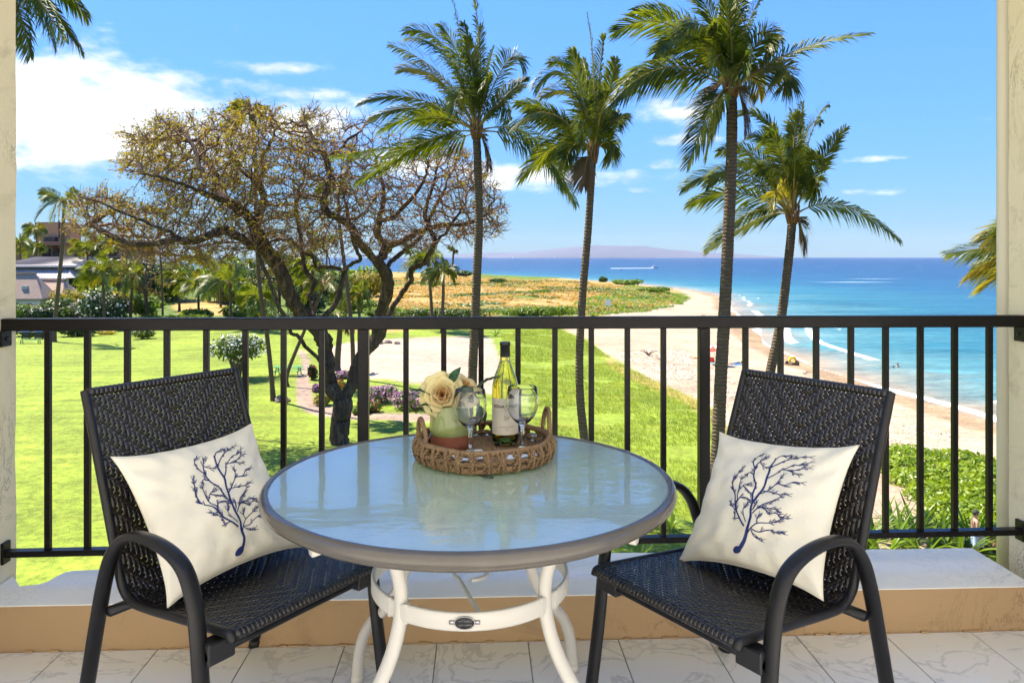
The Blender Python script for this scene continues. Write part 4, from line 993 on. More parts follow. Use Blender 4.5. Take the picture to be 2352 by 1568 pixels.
def frond_mesh(p0, p1, p2, rr, nleaf=46, LL=.85, wide=.05, droop=.55, yellow=False, coil=0.0, bare=.14):
    b = MB(); N = 22; pts = [bez(p0, p1, p2, i / N) for i in range(N + 1)]
    L = sum((q - p).length for p, q in zip(pts[:-1], pts[1:]))
    b.tube(pts, [(.05 * (1 - i / N) ** 1.2 + .010) * (1.9 if i == 0 else 1.35 if i == 1 else 1) for i in range(N + 1)], 5, 1, sq=(.6, 1.0))
    lean = rr.uniform(-.2, .2); rl = rr.uniform(.45, 1.15) * rr.choice((-1, 1)); cr, sr = math.cos(rl), math.sin(rl)
    for k in range(nleaf):
        f = bare + (1 - bare) * (k + rr.random() * .4) / nleaf
        p = bez(p0, p1, p2, f); t = (bez(p0, p1, p2, min(f + .02, 1.02)) - bez(p0, p1, p2, f - .02)).normalized()
        s = t.cross(UP)
        if s.length < .15: s = t.cross(Vector((.3, 1, 0)))
        s.normalize(); u = s.cross(t).normalized()
        s, u = s * cr + u * sr, u * cr - s * sr
        ll = LL * (math.sin(math.pi * min(1, (f * .80 + .17))) ** .55) * rr.uniform(.82, 1.1)
        for sd in (-1, 1):
            if rr.random() < .04: continue
            sw = .55 + .65 * f + rr.uniform(-.12, .12)
            d = (s * sd * math.cos(sw) + t * math.sin(sw) + u * (.22 + lean * sd + rr.uniform(-.12, .12))).normalized()
            dr = droop * rr.uniform(.6, 1.35)
            g = Vector((0, 0, -1)) * dr + WIND * (.42 * rr.uniform(.5, 1.3))
            m = p + d * ll * .5 + g * ll * .16; e = p + d * ll * .86 + g * ll * .62
            ax = (m - p).normalized(); w = ax.cross(u + s * .3 * sd); w = w.normalized() * wide * .5 if w.length > .01 else s * wide * .5
            base = len(b.v)
            for q in (p - w * .5, p + w * .5, m - w, m + w, e): b.v.append(tuple(q))
            b.f.append((base, base + 1, base + 3, base + 2)); b.mi.append(0); b.f.append((base + 2, base + 3, base + 4)); b.mi.append(0)
    return b.mesh('frond', [(M['frond'], M['frond_y'], M['frond_far'], M['frond_dead'])[int(yellow)], M['rachis']], False)
def trunk_mesh(pts, r0, r1, ring=.16, flare=1.45, n=12):
    b = MB(); fine = catmull(pts, 8); L = 0.0; out, rad = [], []
    tot = sum((q - p).length for p, q in zip(fine[:-1], fine[1:])); steps = max(8, int(tot / ring * 2)); acc = 0; seg = 0; dists = [0]
    for p, q in zip(fine[:-1], fine[1:]): dists.append(dists[-1] + (q - p).length)
    rr = random.Random(int(tot * 100))
    for i in range(steps + 1):
        s = tot * i / steps; j = min(max(int(np.searchsorted(dists, s)) - 1, 0), len(fine) - 2); f = (s - dists[j]) / max(1e-6, dists[j + 1] - dists[j])
        out.append(fine[j].lerp(fine[j + 1], f)); h = i / steps
        r = r0 + (r1 - r0) * h ** .8; r *= 1 + (flare - 1) * math.exp(-h * tot / .5)
        rad.append(r * ((1.02 if i % 2 else .985) + rr.uniform(-.03, .03)))
    b.tube(out, rad, n); return b.mesh('trunk', M['trunk'])
def palm(label, Z, path, fronds, r0=.20, r1=.14, seed=1, scale=1.0, group='coconut palms round the lawn', husk=True, LL=.85, nleaf=46, base_z=None, wide=.045, dense=0.0, lf=None):
    """path: bearings from the crown down; fronds: (ctrl, tip, depth change, yellow) as bearings"""
    rr = random.Random(seed); pts = [P(x, y, Z) for x, y in path]
    bx, by = pts[-1].x, pts[-1].y; gz = hz(bx, by) if base_z is None else base_z
    if pts[-1].z > gz + .1: pts.append(Vector((bx, by, gz)))
    else: pts[-1].z = gz
    pts[-1].z -= .12; crown = pts[0]; org = pts[-1].copy(); org.z = gz
    root = empty('palm_tree', org, 0, label, 'palm tree', group)
    link_copy(trunk_mesh([p - org for p in reversed(pts)], r0, r1), 'trunk', root)
    c = crown - org
    if husk:
        b = MB()
        for i in range(9):
            a = 2 * math.pi * i / 9; d = Vector((math.cos(a), math.sin(a), 0))
            b.tube([c + d * r1 * .75 - UP * .25, c + d * r1 * 1.35 + UP * .10, c + d * r1 * 1.7 + UP * rr.uniform(.35, .7)], [r1 * .45, r1 * .36, .02], 6)
        b.build('husk', M['husk'], root)
    if dense:
        for ct, tip, dz, yl in list(fronds):
            if rr.random() < dense:
                j = rpx_ = abs(tip[0] - path[0][0]) + abs(tip[1] - path[0][1]); j = j * .13
                fronds.append(((ct[0] + rr.uniform(-j, j), ct[1] + rr.uniform(-j, j)), (tip[0] + rr.uniform(-j, j) * 1.5, tip[1] + rr.uniform(-j, j * .6) * 1.5), -dz + rr.uniform(-1.4, 1.4), 0)) if yl != 3 else None
    for ct, tip, dz, yl in fronds:
        p2 = P(tip[0], tip[1], Z + dz) - org; p1 = P(ct[0], ct[1], Z + dz * .45) - org
        d0 = (p1 - c).normalized(); st = c + d0 * .12 + UP * .05
        link_copy(frond_mesh(st, p1, p2, rr, int(nleaf * 1.35), LL * 1.2 * rr.uniform(.9, 1.1), wide * 1.2, rr.uniform(.35, .8), 2 if lf and not yl else yl), 'frond', root)
    return root
def zA(l): return [((735 + a * .3387, b * .3387), (735 + c * .3387, d * .3387), e, f) for a, b, c, d, e, f in l]
def zC(l): return [((1408.7 + a * .4012, b * .4012), (1408.7 + c * .4012, d * .4012), e, f) for a, b, c, d, e, f in l]
palm('tall coconut palm rising behind the vase and wine bottle, fronds spread wide', 32, [(1094, 305), (1098, 400), (1100, 520), (1095, 640), (1090, 760), (1085, 870), (1084, 1000)],
     zA([(990, 380, 900, 0, .5, 0), (900, 130, 580, 215, 1.0, 0), (800, 400, 545, 475, -1.2, 1), (620, 540, 270, 705, -.6, 0), (720, 700, 420, 875, -1.6, 0), (780, 860, 255, 1240, -.8, 0), (1300, 180, 1375, 480, .8, 0),
         (1230, 660, 1395, 585, -1.2, 0), (1480, 760, 1665, 1290, .4, 0), (1050, 500, 1090, 180, -.8, 0), (1100, 560, 1180, 330, 1.5, 0), (960, 320, 820, 170, -.6, 0), (950, 480, 900, 760, -2.6, 0), (1220, 600, 1290, 800, -2.2, 0),
         (1150, 420, 1130, 640, 2.4, 0), (880, 620, 700, 820, 2.5, 0), (1010, 430, 940, 330, 2.0, 0), (1120, 930, 1140, 1120, -.5, 3)]), .215, .165, 3, LL=1.0, nleaf=52, dense=.6)
palm('coconut palm with wind swept crown and bare trunk curving beside the grassy slope', 27, [(1362, 359), (1358, 420), (1350, 540), (1338, 680), (1331, 820), (1333, 920), (1340, 990), (1352, 1120), (1364, 1262)],
     zA([(1880, 600, 1925, 240, .3, 0), (1700, 230, 1460, 600, -.4, 0), (1780, 340, 1570, 430, .6, 0), (1560, 600, 1310, 860, -.4, 0), (1640, 830, 1360, 1215, -.8, 0), (1600, 690, 1330, 705, .8, 0), (1990, 860, 1970, 1095, -.6, 0),
         (1980, 680, 2025, 850, .8, 0), (1900, 560, 2000, 450, 1.0, 0), (1720, 860, 1650, 1150, -1.4, 0), (1760, 480, 1500, 660, -1.2, 1), (1800, 640, 1760, 960, -2.2, 0), (1830, 560, 1780, 400, 2.0, 0), (1900, 740, 1950, 620, -1.6, 0), (1720, 700, 1480, 830, 2.0, 0), (1800, 1060, 1790, 1260, -.4, 3)]), .165, .125, 4, LL=.82, dense=.6)
palm('tallest coconut palm on the beach edge with a yellow frond and torn seaward fronds', 25, [(1680, 205), (1681, 300), (1678, 420), (1672, 560), (1664, 720), (1656, 860), (1650, 1000), (1642, 1150), (1640, 1300)],
     zC([(350, -30, 10, 185, -.5, 0), (560, -20, 370, 210, -1.6, 0), (500, 90, 240, 305, .6, 0), (300, 230, -10, 590, -.3, 0), (560, 560, 530, 910, .6, 0), (800, 60, 945, 230, .8, 0), (1020, 240, 1470, 190, .2, 0), (1030, 280, 925, 470, -.8, 1),
         (740, 150, 860, -40, .4, 0), (660, 200, 660, -160, .4, 0), (700, 160, 740, -120, 1.4, 0), (600, 90, 450, -70, .2, 0), (450, 20, 120, 60, 1.2, 0), (620, 180, 560, 420, -2.2, 0), (740, 250, 760, 430, -2.0, 0), (620, 120, 500, 260, 2.0, 0),
         (820, 380, 840, 540, 1.0, 1), (740, 500, 760, 760, -.5, 3), (600, 430, 560, 620, .8, 3)]), .235, .175, 5, LL=.95, nleaf=50, dense=.55)
palm('shaggy coconut palm standing on the sand above the woven chair by the water', 31, [(1820, 500), (1815, 560), (1806, 640), (1796, 720), (1783, 790), (1770, 850), (1758, 930), (1752, 1010)],
     zC([(1130, 640, 1230, 600, .4, 0), (950, 560, 720, 660, .3, 0), (1050, 800, 1085, 590, .8, 0), (1180, 920, 1330, 735, -.2, 0), (850, 760, 600, 870, .8, 0), (650, 850, 390, 1085, .2, 0), (700, 1010, 430, 1170, -.8, 0), (800, 1100, 530, 1435, -.5, 0),
         (1300, 1050, 1645, 1380, .2, 0), (930, 960, 920, 1190, -2.4, 1), (1200, 860, 1150, 1130, -1.6, 0), (980, 720, 780, 780, 1.6, 0), (1130, 780, 1200, 970, 1.4, 0), (960, 680, 860, 820, -1.8, 0), (1060, 700, 1000, 900, -2.2, 0), (1090, 620, 1190, 700, 1.2, 0),
         (900, 900, 700, 940, 1.6, 0), (1080, 1240, 1090, 1420, -.4, 3)]), .225, .17, 6, LL=.90, nleaf=50, dense=.6)
# random crowns
def rand_fronds(cx, cy, rpx, n, seed, wind=.35):
    rr = random.Random(seed); out = []
    for i in range(n):
        a = 2 * math.pi * (i + rr.random() * .7) / n; up = rr.uniform(-.75, 1.0); ca = math.cos(a)
        reach = rpx * rr.uniform(.8, 1.05)
        tx = cx + reach * (ca * (1 - .35 * abs(up)) - wind * (.6 + .3 * up)); ty = cy - reach * up * .85 + reach * .10
        mx = cx + reach * .55 * (ca * .9 - wind * .35); my = cy - reach * (.34 + .38 * max(up, -.1))
        out.append(((mx, my), (tx, ty), math.sin(a) * .9, rr.random() < .14))
    return out
def rpalm(label, Z, path, rpx, n, seed, r0=.16, r1=.11, group='coconut palms in the far garden', LL=.8, nleaf=26, wide=.07, wind=.35, lf=None):
    fr = [(c, t, d * rpx / F * Z, y) for c, t, d, y in rand_fronds(path[0][0], path[0][1], rpx, n, seed, wind)]
    return palm(label, Z, path, fr, r0, r1, seed, group=group, LL=LL, nleaf=nleaf, wide=wide, lf=lf)
rpalm('slender leaning palm before the brick hotel, beside the barbecue grills', 88, [(148, 466), (145, 520), (141, 590), (131, 690), (124, 775)], 66, 13, 21, .26, .17, LL=1.1)
palm('palm behind the cracked wall with drooping fronds over the lawn', 15, [(-40, -70), (-60, 300), (-70, 900)],
     [((90, -60), (190, 118), 0, 0), ((60, -70), (150, 95), -.8, 0), ((40, -40), (70, 130), -.6, 0), ((110, -90), (200, 40), .5, 0), ((30, -70), (40, 90), .6, 0), ((90, -50), (125, 110), .9, 0), ((10, -60), (20, 100), -1, 0)], .2, .14, 22, LL=.55, nleaf=60, wide=.026)
palm('palm beyond the drain pipe with yellowish fronds over the sea', 17, [(2440, 560), (2450, 900), (2460, 1300)],
     [((2360, 560), (2228, 630), 0, 1), ((2340, 590), (2265, 655), -.6, 1), ((2370, 500), (2268, 548), .5, 1), ((2400, 480), (2330, 480), -.5, 0), ((2500, 480), (2560, 560), 0, 0), ((2480, 520), (2540, 640), -.6, 0), ((2460, 450), (2480, 400), .4, 0)], .2, .14, 23, LL=.8, nleaf=60, wide=.032, dense=.8)
rpalm('very tall thin palm whose crown tops the bare spreading tree', 52, [(578, 275), (586, 350), (588, 500), (595, 640), (612, 760), (622, 850), (628, 918)], 62, 13, 24, .17, .11, LL=1.0)
rpalm('palm whose trunk stands behind the forked tree at the edge of the sandy court', 62, [(776, 440), (780, 520), (790, 600), (800, 680), (808, 760), (811, 826)], 55, 12, 25, .2, .13)
rpalm('leaning palm trunk beside the green picnic table', 58, [(742, 660), (722, 710), (698, 762), (660, 857)], 58, 11, 26, .16, .11)
rpalm('short stout palm on the sandy court behind the forked tree', 66, [(782, 745), (780, 770), (774, 836)], 42, 12, 27, .30, .22)
rpalm('palm crown showing through the bare branches over the lawn', 110, [(360, 492), (366, 560), (372, 650), (374, 742)], 34, 10, 28)
far = [(236, 633, 240, 725, 105, 44), (273, 627, 271, 700, 120, 50), (305, 640, 300, 715, 112, 46), (200, 580, 206, 690, 150, 34), (225, 560, 222, 690, 155, 38), (282, 575, 284, 700, 140, 42), (84, 530, 84, 640, 175, 26),
       (80, 572, 80, 640, 165, 30), (46, 560, 46, 660, 160, 30), (456, 660, 456, 704, 118, 44), (528, 655, 530, 720, 105, 62), (505, 620, 507, 700, 150, 40), (600, 690, 602, 735, 100, 44), (690, 610, 695, 720, 120, 46),
       (720, 628, 722, 720, 118, 44), (823, 679, 826, 735, 110, 38), (640, 600, 642, 700, 150, 40), (410, 640, 412, 705, 135, 34), (560, 610, 562, 700, 170, 36), (470, 600, 470, 690, 180, 34), (750, 560, 752, 680, 165, 34)]
FARL = ['palm in front of the dark shade trees, nearest the white flowered shrub tree', 'palm in the middle of the cluster above the purple bougainvillea', 'palm at the meadow end of the cluster above the bougainvillea', 'palm against the lower wall of the brick hotel', 'palm crossing the roof line of the brick hotel', 'tall palm between the hotel end and the bare tree',
    'small palm before the rooftop tower of the hotel', 'small palm under the hotel balconies beside the pavilion roof', 'small palm at the hotel corner by the cracked wall', 'low palm at the edge of the dry patch behind the lawn', 'large young palm with ground sweeping fronds behind the lawn hedge', 'palm behind the large young palm', 'young palm at the foot of the thin palm trunk', 'palm framed by the left limbs of the bare tree',
    'palm just behind the twisted middle limb of the bare tree', 'short young palm behind the right limb of the bare tree', 'palm behind the thin trunk that tops the bare tree', 'palm over the long lime hedge', 'far palm behind the dark thicket', 'far palm over the green meadow', 'far palm between the two main limbs of the bare tree']
for k, (x, y, x2, y2, Z, rp) in enumerate(far):
    rpalm(FARL[k], Z, [(x, y), ((x + x2) / 2, (y + y2) / 2), (x2, y2)], rp * 1.3, 15, 40 + k, .22, .15, 'bushy palms in the garden greenery', LL=1.35, nleaf=26, wide=.12, lf='far')
rpalm('pair of shaggy palms before the golden field, the taller of the two', 105, [(982, 600), (988, 660), (992, 724)], 62, 15, 71, .26, .18, LL=1.3, wide=.10)
rpalm('pair of shaggy palms before the golden field, the shorter one', 100, [(1018, 628), (1018, 680), (1016, 724)], 48, 14, 72, .26, .18, LL=1.2, wide=.10)
rpalm('tiny lone palm against the channel beyond the golden field', 330, [(1042, 577), (1041, 590), (1040, 610)], 13, 9, 73, .5, .4, 'lone palms along the far shore', LL=1.6, nleaf=14, wide=.3)
rpalm('tiny lone palm against the channel nearer the bare tree', 330, [(943, 583), (943, 595), (943, 612)], 11, 9, 74, .5, .4, 'lone palms along the far shore', LL=1.6, nleaf=14, wide=.3)

# ================================================================== spreading bare tree (laid limbs, then twigs grown towards light)
def bark_mat():
    t = NT('grey_brown_bark'); v = t.coord('Object', (1, 1, .22))
    n = t.noise(5.5, 6, .75, v, .8)
    c = t.ramp(n, [(.30, (.022, .014, .009)), (.52, (.10, .066, .042)), (.76, (.29, .205, .14))])
    return t.done(t.bsdf(c, .9, t.bump(n, 1.0, .12), Specular_IOR_Level=.15))
M['bark'] = bark_mat(); M['twig'] = sm('twig_bark', (.13, .06, .024), (.30, .15, .062), 1.2, .9)
M['kleaf'] = leafm('small_olive_leaves', (.15, .15, .013), (.40, .28, .030), .5, .6, .4)
def grow_tree(label, Z0, limbs, poly_px, dspread, natt, seed, rbase, leaf_fn, step=.45, kill=.9, infl=5.0, rtwig=.016, twigs=2, leaf=.10, base_px=None, r_scale=1.0, nleaf=8, iters=70):
    rg = random.Random(seed); nodes, par = [], []; limb_end = {}
    def add(p, q): nodes.append(p); par.append(q); return len(nodes) - 1
    named = {}
    for key, start, pts in limbs:       # pts: (px, py, depth offset)
        i0 = -1 if start is None else None; prev = None
        P3 = [P(x, y, Z0 + d) for x, y, d in pts]
        if start is not None:
            arr = named[start]; j = min(arr, key=lambda k: (nodes[k] - P3[0]).length); i0 = j; P3 = [nodes[j]] + P3
        fine = catmull(P3, 4) if len(P3) > 1 else P3; idx = i0; lst = []
        acc_p = None
        for k, p in enumerate(fine):
            if k == 0 and start is not None: continue
            p = p + Vector((rg.uniform(-.05, .05), rg.uniform(-.05, .05), rg.uniform(-.04, .04)))
            idx = add(p, idx); lst.append(idx)
        named[key] = lst
    nskel = len(nodes)
    PX = np.array(poly_px, float); x0, y0 = PX.min(0); x1, y1 = PX.max(0); att = []
    while len(att) < natt:
        x, y = rg.uniform(x0, x1), rg.uniform(y0, y1)
        if not in_poly(np.array([x]), np.array([y]), PX)[0]: continue
        d = rg.gauss(0, dspread * .5)
        if abs(d) > dspread: continue
        q = P(x, y, Z0 + d)
        if noise.noise(q * .33) < -.22: continue
        att.append(q)
    A = np.array([tuple(a) for a in att]); alive = np.ones(len(A), bool)
    near = np.full(len(A), 1e9); who = np.full(len(A), -1)
    def update(start):
        for k in range(start, len(nodes)):
            dd = np.sqrt(((A - np.array(nodes[k])) ** 2).sum(1)); m = dd < near; near[m] = dd[m]; who[m] = k
    update(0)
    for it in range(iters):
        sel = alive & (near < infl)
        if not sel.any(): break
        idx = np.nonzero(sel)[0]; start = len(nodes); W = who[idx]
        dirs = {}
        nd = np.array([tuple(nodes[k]) for k in W]); dv = A[idx] - nd; dv /= np.linalg.norm(dv, axis=1)[:, None] + 1e-9
        for k, v in zip(W, dv): dirs.setdefault(int(k), []).append(v)
        for k, vl in dirs.items():
            v = Vector(np.mean(vl, 0)); v += Vector((rg.uniform(-1, 1), rg.uniform(-1, 1), rg.uniform(-.9, .9))) * .38
            if v.length < .05: continue
            add(nodes[k] + v.normalized() * step, k)
        update(start); alive &= near > kill
        if len(nodes) > 26000: break
    n = len(nodes); kids = [[] for _ in range(n)]
    for i, p in enumerate(par):
        if p >= 0: kids[p].append(i)
    rad = [0.0] * n
    for i in range(n - 1, -1, -1):
        s = sum(rad[k] ** 2.25 for k in kids[i]); rad[i] = max(rtwig, s ** (1 / 2.25))
    top = rad[0]; 
    ex = math.log(rbase / rtwig) / math.log(top / rtwig)
    rad = [rtwig * (r / rtwig) ** ex for r in rad]
    org = nodes[0].copy(); org.z = hz(org.x, org.y)
    root = empty('spreading_tree', org, 0, label, 'tree')
    trunk, br = MB(), MB(); done = [False] * n
    for i in range(n):                  # chains follow the thickest child
        starts = [i] if par[i] < 0 else []
        if par[i] >= 0:
            sib = kids[par[i]]; m = max(sib, key=lambda k: rad[k])
            if i != m: starts = [i]
        for s in starts:
            ch = [par[s]] if par[s] >= 0 else []; k = s
            while True:
                ch.append(k)
                if not kids[k]: break
                k = max(kids[k], key=lambda q: rad[q])
            if len(ch) < 2: continue
            rr_ = [rad[q] for q in ch]
            if par[s] >= 0: rr_[0] = min(rr_[0], rr_[1] * 1.15)
            big = rr_[min(1, len(rr_) - 1)] > .075
            pts = [nodes[q] - org for q in ch]
            if big:
                rr_ = [r * (1 + .16 * noise.noise(p * 1.3)) for r, p in zip(rr_, pts)]
                k0 = len(trunk.v); trunk.tube(pts, rr_, 16)
                for q in range(k0, len(trunk.v)):
                    p_ = Vector(trunk.v[q]); w_ = min(.07, .16 * rr_[min((q - k0) // 16, len(rr_) - 1)] if (q - k0) // 16 < len(rr_) else .02); trunk.v[q] = tuple(p_ + noise.noise_vector(Vector((p_.x * 4.5, p_.y * 4.5, p_.z * 1.1))) * w_)
            else: br.tube(pts, rr_, 4 if rr_[1] > .03 else 3, caps=False)
    trunk.build('trunk', M['bark'], root); tag(br.build('branches', M['twig'], root), kind='stuff')
    tw, lf = MB(), MB()
    for i in range(nskel, n):
        if rad[i] > rtwig * 2.6: continue
        d0 = nodes[i] - nodes[par[i]]; d0 = d0.normalized() if d0.length > 1e-6 else UP
        for _ in range(twigs if kids[i] else twigs + 1):
            d = (d0 * .7 + Vector((rg.uniform(-1, 1), rg.uniform(-1, 1), rg.uniform(-.8, .9))) * .8).normalized(); L = rg.uniform(.35, .95)
            p0 = nodes[i] - org; p1 = p0 + d * L * .5 + Vector((rg.uniform(-.1, .1), rg.uniform(-.1, .1), rg.uniform(-.06, .1))); p2 = p1 + (d + Vector((rg.uniform(-.5, .5), rg.uniform(-.5, .5), rg.uniform(-.4, .4)))).normalized() * L * .5
            tw.tube([p0, p1, p2], [rtwig * .8, rtwig * .6, rtwig * .25], 3, caps=False)
            pr = leaf_fn(nodes[i])
            if rg.random() < pr:
                for q in range(nleaf):
                    f = rg.random(); c = p1.lerp(p2, f) + Vector((rg.gauss(0, .10), rg.gauss(0, .10), rg.gauss(.02, .07)))
                    a = Vector((rg.gauss(0, 1), rg.gauss(0, 1), rg.gauss(0, .5))).normalized(); e = a.cross(Vector((rg.gauss(0, 1), rg.gauss(0, 1), rg.gauss(0, 1)))).normalized(); s = leaf * rg.uniform(.5, 1.2)
                    base = len(lf.v)
                    for v in (c - a * s, c + e * s * .38, c + a * s, c - e * s * .38): lf.v.append(tuple(v))
                    lf.f.append((base, base + 1, base + 2, base + 3)); lf.mi.append(0)
    tag(tw.build('twigs', M['twig'], root, False), kind='stuff'); tag(lf.build('foliage', M['kleaf'], root, False), kind='stuff')
    return root
D5 = lambda l: l
limbs = [('T', None, [(780, 1022, 0), (781, 985, 0), (784, 950, 0), (786, 920, 0)]),
    ('L', 'T', [(770, 900, 0), (757, 880, .2), (749, 824, .4), (746, 790, .4), (735, 765, .3), (707, 732, .2), (690, 716, 0), (672, 692, -.3), (657, 654, -.6), (645, 624, -.8), (632, 604, -.9), (614, 579, -1.0), (598, 545, -1.2), (586, 518, -1.4)]),
    ('L1a', 'L', [(572, 497, -1.8), (543, 477, -2.2), (514, 460, -2.8), (481, 448, -3.2), (440, 432, -3.6), (407, 419, -4.0), (360, 405, -4.2), (325, 398, -4.4)]),
    ('L1b', 'L', [(596, 490, -.8), (604, 456, -.4), (598, 428, 0), (580, 411, .4), (555, 391, .8), (530, 360, 1.2)]), ('L1b2', 'L1b', [(605, 395, .4), (604, 358, .8), (622, 329, 1.0), (632, 300, 1.2)]),
    ('L1c', 'L', [(585, 568, -1.5), (556, 548, -2.2), (518, 528, -2.8), (493, 535, -3.2), (457, 549, -3.6), (432, 555, -3.9), (407, 549, -4.2), (395, 534, -4.4), (366, 524, -4.7), (325, 506, -5.0), (297, 493, -5.1), (256, 477, -5.2), (215, 460, -5.0), (178, 450, -4.8)]),
    ('L1d', 'L1c', [(375, 556, -4.0), (329, 561, -3.6), (288, 555, -3.2), (243, 534, -3.0), (200, 512, -2.6)]), ('L1e', 'L1a', [(470, 410, -2.6), (455, 372, -2.2), (440, 330, -1.6), (410, 290, -1.0)]),
    ('L1f', 'L1a', [(500, 430, -1.4), (490, 395, -.6), (470, 360, .4), (455, 320, 1.2)]),
    ('L2', 'L', [(745, 844, -.5), (720, 813, -1.1), (686, 776, -1.8), (667, 760, -2.1), (651, 722, -2.6), (636, 694, -2.9), (623, 654, -3.0), (610, 626, -3.0), (590, 570, -3.0), (572, 524, -2.6), (560, 470, -2.4)]),
    ('L3', 'L', [(720, 728, 1.2), (717, 696, 1.8), (709, 679, 2.0), (723, 650, 2.3), (707, 629, 2.6), (696, 604, 2.9), (693, 560, 3.2), (690, 530, 3.4), (680, 480, 3.6), (690, 430, 3.6)]),
    ('L4', 'L', [(742, 726, .8), (767, 704, .9), (782, 663, 1.0), (792, 624, 1.2), (806, 607, 1.0), (827, 594, .8), (815, 563, .6), (800, 505, .6), (796, 470, 1.0)]),
    ('L4b', 'L4', [(770, 616, 1.6), (745, 613, 2.0), (726, 613, 2.3), (720, 587, 2.6), (695, 580, 3.0), (670, 550, 3.4)]),
    ('R', 'T', [(800, 898, .1), (811, 877, .2), (818, 845, .4), (832, 815, .6), (857, 788, .8), (872, 762, .9), (874, 725, .7), (882, 694, .4), (891, 650, .0), (881, 618, -.3), (864, 597, -.5), (842, 576, -.8), (826, 560, -1.0)]),
    ('R1', 'R', [(807, 522, -1.4), (778, 501, -1.8), (750, 487, -2.0), (744, 462, -2.1), (754, 417, -2.0), (756, 389, -1.8), (746, 360, -1.6), (721, 323, -1.2), (703, 290, -.8)]), ('R1x', 'R1', [(775, 350, -1.2), (800, 320, -.6), (830, 300, 0)]),
    ('R1b', 'R', [(882, 581, .6), (889, 566, 1.0), (866, 534, 1.6), (872, 507, 2.0), (879, 470, 2.3), (881, 438, 2.6), (870, 390, 3.0)]),
    ('R1c', 'R1b', [(926, 551, .8), (957, 535, .4), (979, 526, 0), (1014, 517, -.4), (1057, 516, -.8), (1090, 508, -1.0), (1120, 490, -1.0)]),
    ('R1d', 'R', [(895, 604, .9), (914, 588, 1.4), (936, 569, 1.8), (967, 544, 2.2), (990, 500, 2.6), (1010, 450, 3.0)]),
    ('R2', 'R', [(890, 728, 1.4), (904, 704, 1.8), (926, 672, 2.0), (945, 641, 2.0), (944, 620, 1.8), (970, 607, 1.4), (989, 582, 1.0), (1001, 557, .6), (1029, 529, .2), (1060, 480, -.2)]),
    ('R2b', 'R2', [(989, 532, .8), (976, 491, 1.0), (984, 454, 1.2), (1000, 410, 1.4)]), ('R1e', 'R1b', [(905, 500, 1.0), (930, 470, .4), (960, 440, 0), (980, 400, -.4)])]
crown_px = [(150, 520), (160, 445), (250, 440), (330, 470), (400, 455), (330, 425), (275, 385), (290, 340), (290, 305), (350, 290), (370, 255), (400, 275), (470, 270), (510, 240), (580, 235), (640, 250), (650, 290), (690, 300), (665, 255), (700, 240), (770, 260), (810, 268), (860, 262), (880, 300),
            (920, 300), (1000, 330), (1060, 330), (1110, 380), (1140, 430), (1165, 475), (1150, 500), (1160, 540), (1100, 545), (1050, 560), (1020, 540), (960, 590), (900, 560), (860, 580), (800, 560), (760, 590), (700, 575), (650, 560), (600, 590), (540, 570), (500, 620), (440, 600), (400, 620), (330, 590), (260, 570), (200, 550)]
def kl(p):
    d = p - CAMP; x = CX + F * d.dot(RT) / d.dot(FW); y = CY - F * d.z / d.dot(FW)
    return max(.16, min(.75, (900 - x) / 420)) * (.85 if y < 430 else .5 if y < 520 else .3)
TB = T(780, 1018)
grow_tree('huge forked bare tree with twisting limbs and sparse yellow leaves on the lawn', Zof(TB), limbs, crown_px, 5.2, 9000, 5, .50, kl, kill=.60, step=.40, twigs=3, leaf=.095, nleaf=8, rtwig=.024)
# smaller kin behind
def kin(label, x, ybase, ytop, w, seed, leafp):
    b0 = T(x, ybase); Z = Zof(b0); h = ybase - ytop
    lb = [('T', None, [(x, ybase + 4, 0), (x + 2, ybase - h * .2, 0), (x - 3, ybase - h * .42, 0)]), ('A', 'T', [(x - w * .2, ybase - h * .58, .5), (x - w * .34, ybase - h * .75, 1)]), ('B', 'T', [(x + w * .15, ybase - h * .6, -.5), (x + w * .3, ybase - h * .8, -1)]), ('D', 'T', [(x, ybase - h * .7, 1)])]
    pg = [(x + w * .5 * math.cos(a), ybase - h * .66 - h * .36 * math.sin(a)) for a in [2 * math.pi * i / 16 for i in range(16)]]
    grow_tree(label, Z, lb, pg, w * .4 / F * Z, 420, seed, .24, lambda p: leafp, step=.6, kill=1.1, infl=6, rtwig=.026, twigs=2, leaf=.17, nleaf=7)
kin('thin brown twiggy tree at the far edge of the lawn', 335, 742, 560, 150, 31, .22)
kin('small yellow leafed tree in the gap between the limbs of the bare tree', 700, 730, 470, 130, 32, .75)
kin('twiggy tree rising over the garden greenery beside the bare tree', 640, 722, 510, 150, 33, .4)

# ================================================================== shrubs, hedges, flowers
M['lf_mid'] = leafm('shrub_leaf', (.035, .08, .010), (.12, .17, .018), 1.2, .45, .25)
M['lf_dark'] = leafm('dark_leaf', (.012, .035, .010), (.04, .075, .012), 1.2, .4, .2)
M['lf_lime'] = leafm('lime_leaf', (.10, .17, .014), (.20, .27, .024), 1.2, .45, .35)
M['lf_naup'] = leafm('glossy_coastal_leaf', (.13, .22, .014), (.30, .38, .028), 1.5, .35, .35)
M['lf_yel'] = leafm('yellow_leaf', (.26, .22, .02), (.38, .30, .03), 1.5, .5, .3)
M['lf_silver'] = leafm('silvery_leaf', (.16, .17, .10), (.30, .29, .19), 1.5, .6, .2)
M['lf_brown'] = leafm('dry_leaf', (.12, .075, .03), (.22, .14, .05), 1.5, .7, .2)
M['fl_white'] = leafm('white_blossom', (.75, .75, .70), (.82, .82, .78), 3, .6, .3, (.8, .8, .75))
M['fl_purple'] = leafm('purple_bract', (.30, .035, .20), (.45, .10, .36), 3, .6, .3, (.45, .08, .32))
M['fl_pink'] = leafm('mauve_bract', (.42, .14, .36), (.58, .28, .48), 3, .6, .3, (.55, .22, .45))
